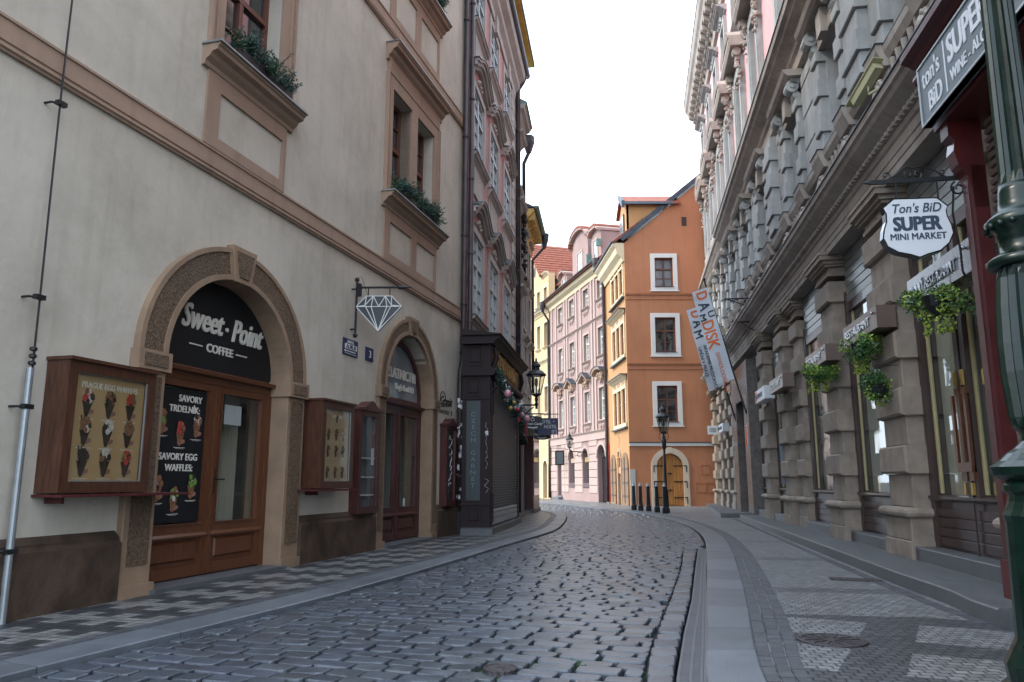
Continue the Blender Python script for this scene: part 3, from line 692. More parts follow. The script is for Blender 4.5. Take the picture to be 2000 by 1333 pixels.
# arched stone doorways
def doorway(cs, r, zs, k, ro, par, imp_z, d=.07):
    nm = MB(); rough = MB()
    for sg in (-1, 1):   # jambs: smooth margin and rough-picked field
        a, c = (cs - ro, cs - r) if sg < 0 else (cs + r, cs + ro)
        nm.bev(L, a, c, -.5, d, -.1, imp_z, .01)
        rough.box(L, a + .075, c - .065, d, d + .012, .3, imp_z - .06)
        nm.box(L, a - .03, c + .02, -.48, d + .05, imp_z, imp_z + .2); rough.box(L, a + .04, c - .05, d + .05, d + .062, imp_z + .04, imp_z + .165)
        nm.box(L, a - .02, c + .03, 0, d + .03, -.1, .12)
    zz = imp_z + .2
    nm.arc(L, cs, zz, r, r + .07, -.5, d + .012, 0, 180, 32, sz=k, szo=k); nm.arc(L, cs, zz, ro - .06, ro, -.02, d + .012, 0, 180, 32, sz=k, szo=k)
    rough.arc(L, cs, zz, r + .07, ro - .06, -.02, d, 0, 80, 16, sz=k, szo=k); rough.arc(L, cs, zz, r + .07, ro - .06, -.02, d, 100, 180, 16, sz=k, szo=k)
    nm.arc(L, cs, zz, r + .07, ro - .06, -.02, d + .004, 80, 83, 1, sz=k, szo=k); nm.arc(L, cs, zz, r + .07, ro - .06, -.02, d + .004, 97, 100, 1, sz=k, szo=k)
    o = nm.build("stone_arch", "arch_smooth", par)
    rough.build("rough_facing", "arch_stone", o, split=True)
    kb = MB(); kr = MB(); w0, w1 = .14, .24; zi, zo = zz + r * k - .02, zz + ro * k + .03
    kb.prism(L, [(cs - w0, zi), (cs + w0, zi), (cs + w1, zo), (cs - w1, zo)], -.25, d + .035)
    kr.prism(L, [(cs - w0 + .05, zi + .06), (cs + w0 - .05, zi + .06), (cs + w1 - .07, zo - .06), (cs - w1 + .07, zo - .06)], d + .035, d + .05)
    ko = kb.build("keystone", "arch_smooth", par); kr.build("rough_facing", "arch_stone", ko)
    st = MB(); st.box(L, cs - r - .02, cs + r + .02, -.5, .16, -.1, .045); st.build("door_step", "step_granite", par)
doorway(2.73, 1.165, 2.36, .91, 1.58, H1, 2.2); doorway(8.05, 1.075, 2.74, 1.0, 1.37, H1, 2.5, .06)
def panelled_door(cs, r, ztr, zfan, k, fm, fanm, s_split, ztop_glass, zlock):
    s0, s1 = cs - r - .0, cs + r + .0; b = MB(); d = -0.270
    b.box(L, s0, s0 + .09, d, d + .09, .04, ztr); b.box(L, s1 - .09, s1, d, d + .09, .04, ztr)
    b.box(L, s0, s1, d, d + .1, ztr, ztr + .07); b.prof(L, [(d + .1, ztr), (d + .16, ztr + .01), (d + .17, ztr + .05), (d + .13, ztr + .07), (d + .1, ztr + .07)], s0, s1)
    b.box(L, s0 + .09, s1 - .09, d, d + .085, ztr - .08, ztr)
    leaves_ = [(s0 + .09, s_split - .008), (s_split + .008, s1 - .09)]; gl = []
    for a, c in leaves_:
        b.box(L, a, a + .085, d, d + .075, .06, ztr - .08); b.box(L, c - .1, c, d, d + .075, .06, ztr - .08)
        b.box(L, a + .1, c - .1, d, d + .075, .06, .18); b.box(L, a + .1, c - .1, d, d + .075, .5, .62); b.box(L, a + .1, c - .1, d, d + .075, ztop_glass, ztr - .08)
        b.box(L, a + .1, c - .1, d, d + .04, .18, .5); b.bev(L, a + .15, c - .15, d + .04, d + .068, .23, .45, .02)
        b.prof(L, [(d + .075, .47), (d + .095, .48), (d + .1, .5), (d + .075, .53)], a, c)
        b.box(L, a + .1, a + .115, d + .02, d + .085, .62, ztop_glass); b.box(L, c - .115, c - .1, d + .02, d + .085, .62, ztop_glass); b.box(L, a + .115, c - .115, d + .02, d + .085, .62, .635)
        gl.append((a + .1, c - .1, .62, ztop_glass))
    b.box(L, s_split - .02, s_split + .02, d + .07, d + .1, .1, ztr - .1)
    o = b.build("door", fm, H1)
    for g in gl:
        p = MB(); p.add([L.W(g[0], d + .03, g[2]), L.W(g[1], d + .03, g[2]), L.W(g[1], d + .03, g[3]), L.W(g[0], d + .03, g[3])], [(0, 1, 2, 3)]); p.build("pane", "glass", o)
    hb = MB(); hb.box(L, s_split + .03, s_split + .07, d + .075, d + .085, .95, 1.25); hb.tube([L.W(s_split + .05, d + .08, 1.12), L.W(s_split + .05, d + .14, 1.12), L.W(s_split + .16, d + .145, 1.12)], .01, 6)
    hb.build("handle", "iron_black", o)
    return o, gl
dA, gA = panelled_door(2.73, 1.17, 2.3, 0, 1, "door_wood", None, 2.76, 2.14, 1.1)
dB, gB = panelled_door(8.05, 1.08, 2.46, 0, 1, "mahogany", None, 8.05, 2.3, 1.1)
# black painted fanlight board with the coffee shop's lettering
b = MB(); pts = [(2.73 + 1.17 * math.cos(math.pi * i / 28), 2.38 + 1.17 * .91 * math.sin(math.pi * i / 28)) for i in range(29)]
b.prism(L, pts, -0.270, -0.210); fl = b.build("fanlight_board", "black_board", H1, label="black semicircular coffee shop board with white script")
XL = L.t; tb = MB()
D = -.207
text(tb, "Sweet", L.W(2.06, D, 2.83), XL, UP, .4, bold=.007, ext=.012, fit=.74, shear=.3)
text(tb, "Point", L.W(2.98, D, 2.8), XL, UP, .4, bold=.007, ext=.012, fit=.64, shear=.3)
text(tb, "COFFEE", L.W(2.53, D, 2.6), XL, UP, .14, bold=.004, ext=.004, fit=.5)
tb.prism(L, [(2.89 + .026 * math.cos(q * .628), 2.92 + .026 * math.sin(q * .628)) for q in range(10)], -.21, -.195)
tb.box(L, 2.23, 2.46, -.21, -.204, 2.64, 2.655); tb.box(L, 3.1, 3.33, -.21, -.204, 2.64, 2.655)
def stroke(b, F, pts, d, r=.012): b.tube([F.W(s, d, z) for s, z in catmull(pts, 6)], r, 6)
tb.build("lettering", "cream_text", fl, recalc=False)
# posters stuck behind the left leaf, a paper note in the right leaf
def blob(b, F, s, z, r, d, mi, k=1.2):
    b.mi = mi; n = 9; b.prism(F, [(s + r * math.cos(6.283 * i / n) * random.uniform(.8, 1.1), z + r * k * math.sin(6.283 * i / n) * random.uniform(.8, 1.1)) for i in range(n)], d, d + .002); b.mi = 0
FOOD = ["food_dark", "food_mid", "food_red", "food_white", "food_green", "skin_print", "cream_text"]
def cone_icon(b, F, s, z, h, d, top=1, extra=3, dark=True, stick=False):
    """printed picture of a filled waffle cone held in a hand"""
    w = h * .26
    b.mi = 5; b.prism(F, [(s - w * .5, z), (s + w * .6, z + h * .02), (s + w * 1.25, z + h * .1), (s + w * 1.2, z + h * .2), (s + w * .3, z + h * .24), (s - w * .55, z + h * .18)], d, d + .001)
    b.mi = 0 if dark else 1; b.prism(F, [(s - w * .25, z - h * .06), (s + w * .15, z - h * .06), (s + w * .95, z + h * .5), (s - w * .95, z + h * .5)], d + .001, d + .002)
    for i in range(16): a_ = i * 2.4; blob(b, F, s + .75 * w * math.cos(a_) * (i / 16) ** .5, z + h * (.68 + .2 * math.sin(a_) * (i / 16) ** .5), w * random.uniform(.28, .5), d + .002 + i * .0006, random.choice([top, top, extra, 1, 0]))
    if stick:
        b.mi = 0
        for q in (-.7, -.2): b.prism(F, [(s + q * w - .006, z + h * .7), (s + q * w + .006, z + h * .7), (s + q * w - .004, z + h), (s + q * w - .018, z + h)], d + .006, d + .008)
    b.mi = 6
    b.prism(F, [(s - w * 1.3, z - h * .14), (s + w * 1.3, z - h * .14), (s + w * 1.3, z - h * .12), (s - w * 1.3, z - h * .12)], d, d + .001)
    b.prism(F, [(s - w * .9, z - h * .18), (s + w * .9, z - h * .18), (s + w * .9, z - h * .17), (s - w * .9, z - h * .17)], d, d + .001); b.mi = 0
g = gA[0]; b = MB(); b.box(L, g[0] + .01, g[1] - .01, -0.238, -0.234, .66, 2.12); po = b.build("door_poster", "black_board", dA, label="black poster of savory waffles behind the left door glass")
b = MB(); D = -0.233; c = g[1] - .06
b.mi = 6
text(b, "SAVORY", L.W(c - .43, D, 1.98), XL, UP, .105, bold=.003, ext=.001); text(b, "TRDELNÍK:", L.W(c - .57, D, 1.86), XL, UP, .105, bold=.003, ext=.001)
text(b, "SAVORY EGG", L.W(c - .68, D, 1.33), XL, UP, .105, bold=.003, ext=.001); text(b, "WAFFLES:", L.W(c - .57, D, 1.21), XL, UP, .105, bold=.003, ext=.001)
for (s, z, tp, ex) in ((c - .1, 1.6, 1, 3), (c - .37, 1.5, 1, 2), (c - .66, 1.62, 4, 1), (c - .12, .92, 4, 3), (c - .4, .78, 3, 4), (c - .66, .9, 1, 3)): cone_icon(b, L, s, z, .27, D + .001, tp, ex, False)
pr = [q for q in po.children]; b.build("poster_print", FOOD, dA, recalc=False, split=True)
b = MB(); b.box(L, 3.0, 3.34, -0.245, -0.242, 1.78, 2.02); b.build("paper_note", "white_paint", dA)
# rooms behind the doors
for (s0, s1, m) in ((1.5, 4.3, "interior"), (7.0, 9.6, "interior_pale")):
    b = MB(); W = L.W
    b.add([W(s0, -2.2, 0), W(s1, -2.2, 0), W(s1, -2.2, 3.4), W(s0, -2.2, 3.4), W(s0, -.52, 0), W(s1, -.52, 0), W(s1, -.52, 3.4), W(s0, -.52, 3.4)], [(0, 1, 2, 3), (0, 1, 5, 4), (3, 2, 6, 7), (0, 3, 7, 4), (1, 2, 6, 5)]); b.build("room", m, H1)
b = MB(); b.box(L, 3.5, 3.8, -.9, -.6, .1, 2.2); b.build("room_screen", "pale_backing", H1)
b = MB(); b.box(L, 3.0, 3.5, -1.4, -1.0, .05, 1.0); b.box(L, 3.05, 3.4, -1.3, -1.1, 1.0, 1.35); b.build("room_counter", "shop_brown", H1)
# second doorway: glazed fanlight with raised letters
b = MB(); pts = [(8.05 + 1.08 * math.cos(math.pi * i / 28), 2.58 + 1.1 * math.sin(math.pi * i / 28)) for i in range(29)]
b.prism(L, pts, -.4, -0.240); fg = b.build("fanlight_pane", "pane_pale", H1)
b = MB(); b.arc(L, 8.05, 2.58, 1.0, 1.08, -0.260, -0.190, 0, 180, 24, sz=1.02); b.box(L, 6.97, 9.13, -0.270, -0.180, 2.53, 2.6); b.build("fanlight_frame", "mahogany", H1)
b = MB(); text(b, "ZLATNICTVÍ", L.W(8.92, -0.235, 2.98), XL, UP, .27, align='RIGHT', bold=.004, ext=.015, sx=.9); text(b, "King's Road N.3", L.W(8.84, -0.235, 2.78), XL, UP, .16, align='RIGHT', bold=.004, ext=.008, sx=.85)
b.build("lettering", "cream_text", fg, recalc=False)
b = MB()
for q in range(5): text(b, ("DIAMONDS", "GARNETS", "GOLD", "AMBER", "SILVER")[q], L.W(8.95, -0.235, 1.55 - q * .055), XL, UP, .05, align='CENTER', ext=.001)
b.build("door_lettering", "iron_black", dB, recalc=False)
for q, s in enumerate((8.5, 9.2)):
    b = MB(); b.box(L, s - .04, s + .04, -0.236, -0.234, .64, .78); b.build("door_sticker", "sign_white", dB)
# dark "Granat" script and DIAMONDS on the plaster beyond the second arch
b = MB(); text(b, "Granát", L.W(9.68, .004, 2.66), XL, UP, .26, ext=.004, sx=.95, shear=.3, bold=.003); text(b, "DIAMONDS", L.W(9.62, .004, 2.47), XL, UP, .12, ext=.002, sx=.95)
b.tube([L.W(9.95 + .16 * math.cos(q * .5) - .12, .006, 2.78 + .15 * math.sin(q * .5)) for q in range(0, 12)], .009, 5)
b.tube([L.W(9.6 + q * .12, .006, 2.635 - .02 * math.sin(q)) for q in range(6)], .007, 5)
b.prism(L, [(10.37, 2.5), (10.42, 2.56), (10.32, 2.56)], 0, .008); b.prism(L, [(10.32, 2.5), (10.37, 2.46), (10.42, 2.5)], 0, .006)
tag(b.build("wall_lettering", "iron_black", recalc=False), "black script word over small capitals on the beige plaster", "lettering")
# windows of the beige house: moulded surround, sill, apron, sashes
def beige_window(op, sides, hood, zsill, apron):
    s0, s1 = min(o[0] for o in op) - .22, max(o[1] for o in op) + .27; z0, z1 = op[0][2], op[0][3]
    b = MB(); d = .045
    b.box(L, s0, op[0][0], 0, d, z0, z1 + .24); b.box(L, op[-1][1], s1, 0, d, z0, z1 + .24); b.box(L, op[0][0], op[-1][1], 0, d, z1, z1 + .24)
    b.box(L, s0 - .03, s0, 0, d + .025, z0, z1 + .24); b.box(L, s1, s1 + .03, 0, d + .025, z0, z1 + .24)
    b.box(L, s0 + .06, s0 + .09, d, d + .018, z0, z1 + .2); b.box(L, s1 - .09, s1 - .06, d, d + .018, z0, z1 + .2)
    if len(op) > 1: b.box(L, op[0][1], op[1][0], -.3, d, z0, z1)
    sr = b.build("window_surround", "trim_beige", H1)
    b = MB(); b.prof(L, CORN(0, zsill - .27, .24, .25), s0 - .09, s1 + .1); si = b.build("window_sill", "trim_beige", H1)
    t = MB(); t.box(L, s0 - .11, s1 + .12, -.01, .27, zsill - .018, zsill + .004); t.build("sill_cover", "zinc", si)
    b = MB(); a0, a1 = apron; b.wall(L, s0 + .02, s1 - .02, a0, a1, 0, .03, [(s0 + .26 + q * (s1 - s0 - .1) / sides, s0 + .02 + (q + 1) * (s1 - s0 - .12) / sides, a0 + .14, a1 - .2) for q in range(sides)])
    b.build("apron", "trim_beige", H1)
    if hood:
        b = MB(); b.prof(L, [(0, z1 + .24), (.06, z1 + .24), (.06, z1 + .5), (0, z1 + .5)], s0 + .02, s1 - .02); b.prof(L, CORN(0, z1 + .45, .26, .32), s0 - .07, s1 + .1); ho = b.build("window_hood", "trim_beige", H1)
        t = MB(); t.box(L, s0 - .09, s1 + .12, -.01, .28, z1 + .772, z1 + .79); t.build("hood_cover", "zinc", ho)
    for o in op:
        window(L, o[0], o[1], o[2] + .02, o[3], -.26, H1, "window_brown", "pane_dark", 2 if len(op) == 1 else 1, (.55,), .07, (.3, .78))
beige_window([W1], 1, True, 6.1, (4.93, 5.84)); beige_window([W2a, W2b], 2, True, 6.12, (4.93, 5.86))
beige_window([W3a, W3b], 2, True, 10.93, (9.55, 10.66)); beige_window([W3c], 1, True, 10.93, (9.55, 10.66))
# window boxes of conifer greens: things of their own
def window_box(s0, s1, z, label, n=7, seed=1, flow=.25):
    rn = random.Random(seed); t = thing("window_box", label, "window box", L.W((s0 + s1) / 2, .1, z), "window boxes of fir and juniper greens on the beige house")
    b = MB(); b.box(L, s0 + .04, s1 - .04, .04, .2, z + .005, z + .17); b.build("planter", "iron_black", t)
    b = MB()
    for i in range(n * 14):
        s = rn.uniform(s0 + .02, s1); d = rn.uniform(.05, .2)
        v = L.t * rn.uniform(-.5, .7) + L.n * rn.uniform(-.1, .8) + UP * rn.uniform(-.25, 1)
        sprig(b, L.W(s, d, z + rn.uniform(.12, .3)), v, rn.uniform(.1, flow), 26, .045, rn)
    b.build("greenery", "conifer", t, recalc=False)
    b = MB()
    for i in range(n * 2): leaves(b, L.W(rn.uniform(s0, s1), rn.uniform(.08, .26), z + rn.uniform(.12, .42)), (.1, .1, .09), 70, .035, seed=i + seed)
    b.build("filler_leaves", "leaf_dark", t, recalc=False)
window_box(2.14, 3.42, 6.1, "fir greens spilling from the single upper window with brown sashes", 8, 3, .34)
window_box(6.96, 7.8, 6.12, "fir greens in the nearer half of the twin window", 6, 5, .24)
window_box(8.02, 9.0, 6.12, "fir greens in the farther half of the twin window, trailing over the sill", 7, 9, .28)
window_box(8.1, 9.0, 10.93, "fir greens on the highest sill, one storey above the twin window", 6, 12, .26)
# menu cases
def menu_case(s0, s1, z0, z1, dep, label, poster, title, shelf, rows):
    t = thing("menu_case", label, "menu case", L.W((s0 + s1) / 2, .1, z0), "glazed menu cases beside the coffee door")
    b = MB(); b.box(L, s0, s1, 0, dep - .05, z0, z1); b.box(L, s0 - .015, s1 + .015, 0, dep + .03, z1, z1 + .03); b.build("cabinet", "case_wood", t)
    b = MB(); fw = .095; e = dep
    b.box(L, s0, s0 + fw, dep - .05, e, z0, z1); b.box(L, s1 - fw, s1, dep - .05, e, z0, z1); b.box(L, s0 + fw, s1 - fw, dep - .05, e, z0, z0 + fw); b.box(L, s0 + fw, s1 - fw, dep - .05, e, z1 - fw, z1)
    fr = b.build("door_frame", "case_wood", t)
    b = MB(); x0, x1, y0, y1 = s0 + fw, s1 - fw, z0 + fw, z1 - fw
    for q in ((x0, x0 + .006, y0, y1), (x1 - .006, x1, y0, y1), (x0, x1, y0, y0 + .008), (x0, x1, y1 - .006, y1)): b.box(L, q[0], q[1], dep - .03, dep - .012, q[2], q[3])
    b.build("glazing_bead", "zinc", fr)
    b = MB(); b.box(L, x0, x1, dep - .05, dep - .045, y0, y1); ps = b.build("poster", poster, t)
    b = MB(); b.mi = 6; cs = (x0 + x1) / 2; text(b, title, L.W(cs, dep - .044, y1 - .12), XL, UP, .075 if len(title) > 12 else .06, align='CENTER', bold=.0015, ext=.001, fit=(x1 - x0) * (.78 if len(title) > 12 else .4))
    for (fs, fz, tp, ex, st, hh) in rows: cone_icon(b, L, x0 + (x1 - x0) * fs, y0 + (y1 - y0) * fz, hh, dep - .043, tp, ex, True, st)
    b.build("print", FOOD, ps, recalc=False)
    b = MB(); b.add([L.W(x0, dep - .02, y0), L.W(x1, dep - .02, y0), L.W(x1, dep - .02, y1), L.W(x0, dep - .02, y1)], [(0, 1, 2, 3)]); b.build("pane", "glass_case", t)
    b = MB(); b.box(L, shelf[0], shelf[1], 0, dep + .07, z0 - .035, z0 - .012); b.box(L, s0 + .1, s0 + .13, .02, .2, z0 - .09, z0 - .035); b.build("shelf", "red_dark", t)
rows = [(.2, .615, 2, 3, False, .25), (.5, .615, 1, 0, False, .25), (.8, .615, 2, 3, False, .25), (.2, .345, 1, 3, True, .25), (.5, .345, 3, 3, False, .25), (.8, .345, 1, 1, False, .25),
        (.2, .06, 0, 0, True, .25), (.5, .06, 0, 3, False, .25), (.8, .06, 2, 4, False, .25)]
menu_case(.18, 1.22, 1.0, 2.13, .25, "large wooden menu case with nine egg waffles overlapping the coffee doorway", "poster_yellow", "PRAGUE EGG WAFFLES", (.16, 1.75), rows)
rows2 = [(.5, .82, 0, 2, False, .12)] + [(x, z, 1, 0, False, .17) for z in (.57, .34, .05) for x in (.2, .5, .78)]
menu_case(4.42, 5.36, 1.0, 2.2, .3, "smaller wooden menu case between the two arches, with ten cones", "poster_cream", "TRDELNÍK", (4.2, 5.38), rows2)
b = MB(); b.tube([L.W(.65 + .03 * math.cos(k), .2, .92 + .03 * math.sin(k)) for k in range(8)], .004, 5); tag(b.build("hook_ring", "zinc"), "small steel ring hanging under the large menu case", "ring")
# narrow jewellery showcases with arched tops
def showcase(s0, s1, z0, z1, label, shelves, dep=.13):
    t = thing("showcase", label, "showcase", L.W((s0 + s1) / 2, .05, z0), "narrow arched showcases of the jeweller")
    b = MB(); b.box(L, s0, s1, 0, .02, z0, z1); b.box(L, s0, s0 + .05, .02, dep - .02, z0, z1); b.box(L, s1 - .05, s1, .02, dep - .02, z0, z1); b.box(L, s0 + .05, s1 - .05, .02, dep - .02, z0, z0 + .04)
    b.box(L, s0 + .05, s1 - .05, .02, dep - .02, z1 - .04, z1)
    fw = .085
    for q in ((s0, s0 + fw, z0, z1), (s1 - fw, s1, z0, z1), (s0 + fw, s1 - fw, z0, z0 + fw * 1.3), (s0 + fw, s1 - fw, z1 - fw, z1)): b.box(L, q[0], q[1], dep - .02, dep + .02, q[2], q[3])
    cs = (s0 + s1) / 2; w = (s1 - s0) / 2 + .04
    top = [(cs - w, z1)] + [(cs - w + 2 * w * i / 16, z1 + .035 + .13 * math.exp(-((i - 8) / 3.6) ** 2)) for i in range(17)] + [(cs + w, z1)]
    b.prism(L, top, 0, dep + .05); b.build("case", "mahogany", t)
    b = MB()
    for z in shelves: b.box(L, s0 + .06, s1 - .06, .03, dep - .04, z, z + .02)
    if len(shelves): b.build("shelf", "white_paint", t)
    b = MB(); b.box(L, s0 + .06, s1 - .06, .021, .026, z0 + .05, z1 - .05); b.build("backing", "sign_slate", t)
    b = MB(); b.add([L.W(s0 + .06, dep - .005, z0 + .05), L.W(s1 - .06, dep - .005, z0 + .05), L.W(s1 - .06, dep - .005, z1 - .05), L.W(s0 + .06, dep - .005, z1 - .05)], [(0, 1, 2, 3)]); b.build("pane", "glass_case", t)
    return t
sc1 = showcase(5.84, 6.58, .6, 2.2, "narrow showcase with three white shelves beside the second menu case", (1.45, 1.15, .87))
b = MB(); b.box(L, 6.36, 6.46, .1, .103, 1.35, 1.62); b.build("price_tag", "white_paint", sc1)
sc2 = showcase(9.72, 10.32, .6, 2.22, "narrow dark showcase scrawled with white graffiti near the downpipes", ())
def scrawl(F, s, z0, z1, w, d, seed, r=.006, n=26):
    rn = random.Random(seed); pts = [(s + rn.uniform(-w, w), z1 + (z0 - z1) * i / n + rn.uniform(-.03, .03)) for i in range(n)]
    b = MB(); b.tube([F.W(a, d, c) for a, c in catmull(pts, 4)], r, 4); return b
scrawl(L, 10.0, .95, 2.05, .11, .127, 4).build("graffiti", "white_paint", sc2)
# lightning conductor: cable, stand-offs, zinc guard pipe
t = thing("lightning_conductor", "thin dark cable running down the plaster into a zinc guard pipe", "conductor", L.W(-.09, .12, 0))
b = MB(); b.tube([L.W(-.08 + .012 * math.sin(z), .12, z) for z in [2.0 + .5 * k for k in range(28)]], .009, 6); b.build("cable", "iron_black", t)
b = MB(); b.tube([L.W(-.09, .12, .0), L.W(-.09, .12, 2.02)], .03, 12); b.build("guard_pipe", "zinc", t)
for z in (4.37, 2.62, 1.7, .55, 6.9):
    b = MB(); b.tube([L.W(-.14, 0, z), L.W(-.14, .08, z), L.W(-.05, .12, z)], .011, 6); b.box(L, -.13, -.04, .1, .15, z - .02, z + .02); b.build("bracket", "iron_black", t)
b = MB()
for z in (2.06, 2.12, 2.18): b.lathe(L.W(-.08, .12, 0).x, L.W(-.08, .12, 0).y, [(.015, z - .02), (.03, z - .01), (.03, z + .01), (.015, z + .02)], 8)
b.build("insulator", "iron_black", t)
# diamond sign on an iron arm
t = thing("jeweller_sign", "black diamond shaped sign with white facet lines on an iron arm", "sign", L.W(5.65, .05, 3.35))
b = MB(); b.tube([L.W(5.68, .09, 3.35), L.W(5.68, .09, 4.25)], .018, 8)
for z in (3.35, 4.25): b.ball(L.W(5.68, .09, z), .04, 8, 6)
for z in (3.45, 4.1): b.tube([L.W(5.68, 0, z), L.W(5.68, .09, z)], .014, 6)
b.box(L, 5.64, 5.72, .1, .16, 3.98, 4.18); b.build("wall_post", "iron_black", t)
A = L.W(5.68, .12, 4.12); dirn = (L.n * .97 + L.t * .24).normalized()
b = MB(); p1 = A + dirn * .62; b.tube([A, p1], .017, 6); b.tube([p1, p1 + dirn * .03, p1 + dirn * .1, p1 + dirn * .24], [.017, .04, .03, .003], 8)
for q in (.16, .5): b.tube([A + dirn * q, A + dirn * q - UP * .13], .01, 6)
b.tube([L.W(5.68, .09, 4.27), L.W(5.68, .16, 4.3), A + dirn * .12 - UP * .05, A + dirn * .15 - UP * .13], .004, 5); b.build("arm", "iron_black", t)
O = A + dirn * .33 - UP * .14; Xd = dirn; Nn = Xd.cross(UP).normalized()
if Nn.y > 0: Nn = -Nn
class FrX:
    def __init__(f, O, X, N): f.O, f.X, f.N = O, X, N
    def W(f, s, d, z): return f.O + f.X * s + f.N * d + UP * z
FD = FrX(O, Xd, Nn)
out = [(-.2, 0), (.2, 0), (.36, -.17), (0, -.56), (-.36, -.17)]
b = MB(); b.prism(FD, out, -.07, .0); b.build("panel", "sign_black", t)
b = MB(); P = dict(a=(-.2, 0), b=(.2, 0), c=(.36, -.17), d=(0, -.56), e=(-.36, -.17), f=(-.22, -.15), g=(0, -.17), h=(.2, -.15), i=(-.09, 0), j=(.1, 0), k=(-.12, -.17), l=(.13, -.17))
for m in ("ab", "bc", "cd", "de", "ea", "ec", "fi", "ig", "gj", "jh", "fa", "bh", "fd", "kd", "ld", "hd", "ik", "jl", "fe", "hc"):
    b.tube([FD.W(P[m[0]][0], .003, P[m[0]][1]), FD.W(P[m[1]][0], .003, P[m[1]][1])], .0085, 4)
b.build("facet_lines", "white_paint", t)
# enamel plates
b = MB(); b.bev(L, 5.44, 5.93, .004, .02, 3.03, 3.29, .006); o = b.build("street_plate", "navy"); tag(o, "blue enamel direction plate with white arrow under the diamond sign", "plate")
b = MB(); b.box(L, 5.49, 5.89, .02, .023, 3.125, 3.205)
text(b, "HOTEL", L.W(5.68, .021, 3.22), XL, UP, .06, align='CENTER', bold=.002, ext=.001, sx=1.2)
b.prism(L, [(5.47, 3.09), (5.52, 3.115), (5.52, 3.1), (5.86, 3.1), (5.86, 3.085), (5.52, 3.085), (5.52, 3.065)], .02, .022); b.box(L, 5.5, 5.88, .02, .022, 3.05, 3.056); b.build("lettering", "white_paint", o, recalc=False)
b = MB(); text(b, "AURUS", L.W(5.69, .0232, 3.135), XL, UP, .085, align='CENTER', bold=.002, ext=.001, sx=1.2); b.build("name", "navy", o, recalc=False)
b = MB(); b.bev(L, 6.22, 6.5, .004, .02, 3.05, 3.27, .006); o = b.build("number_plate", "navy"); tag(o, "small square blue house number plate reading 3", "plate")
b = MB(); text(b, "3", L.W(6.37, .021, 3.1), XL, UP, .17, align='CENTER', bold=.002, ext=.001); b.build("lettering", "white_paint", o, recalc=False)
# ================================================================ downpipes at the end of the beige house
def pipe(name, label, pts, r, m="pipe_brown", joints=(), group=None, boot=True):
    t = thing(name, label, "downpipe", (pts[-1][0], pts[-1][1], 0), group)
    b = MB(); b.tube(pts, r, 12); b.build("pipe", m, t, smooth=True)
    b = MB()
    for z in joints:
        for i in range(len(pts) - 1):
            a, c = Vector(pts[i]), Vector(pts[i + 1])
            if min(a.z, c.z) <= z <= max(a.z, c.z) and abs(a.z - c.z) > .01:
                p = a + (c - a) * ((z - a.z) / (c.z - a.z)); b.lathe(p.x, p.y, [(r + .004, z - .03), (r + .014, z - .02), (r + .014, z + .02), (r + .004, z + .03)], 12)
    b.build("collar", m, t, split=True); return t
p1 = pipe("downpipe", "rusty brown downpipe covered in stickers at the corner of the beige house", [L.W(10.8, .1, 15.3), L.W(10.8, .1, 4.0), L.W(10.78, .12, 3.8), L.W(10.7, .12, 3.62), L.W(10.64, .1, 3.45), L.W(10.64, .1, .4)], .062, joints=(12, 9, 6.6, 5, 3.9, 2.6, 1.2), group="downpipes")
b = MB(); c = L.W(10.64, .1, 0); b.lathe(c.x, c.y, [(.1, 0), (.1, .42), (.085, .46), (.065, .48)], 12); b.build("boot", "iron_black", p1)
b = MB(); rn = random.Random(2)
for k in range(26):
    z = rn.uniform(.7, 2.9); a = rn.uniform(-2.4, .4); q = c + Vector((math.cos(a) * .067, math.sin(a) * .067, z)); tx = Vector((-math.sin(a), math.cos(a), 0)); w_, h_ = rn.uniform(.015, .035), rn.uniform(.02, .06)
    b.add([q - tx * w_ - UP * h_, q + tx * w_ - UP * h_, q + tx * w_ + UP * h_, q - tx * w_ + UP * h_], [(0, 1, 2, 3)])
b.build("sticker", "sticker", p1, recalc=False)
p2 = pipe("downpipe", "second dark downpipe beside the pink facade, bent over the shop corner", [PB.W(.28, .06, 14.9), PB.W(.28, .06, 4.4), PB.W(.2, .04, 4.1), L.W(10.98, .1, 3.8), L.W(10.9, .09, 3.5), L.W(10.9, .09, .1)], .055, joints=(12.5, 10, 8, 6.2, 4.6, 2.2), group="downpipes")
b = MB(); b.tube([L.W(10.95, .06, 15), L.W(10.93, .06, 10), L.W(10.96, .07, 5), L.W(10.94, .06, 3)], .012, 5); tag(b.build("facade_cable", "iron_black"), "thin black cable hanging between the two downpipes", "cable")
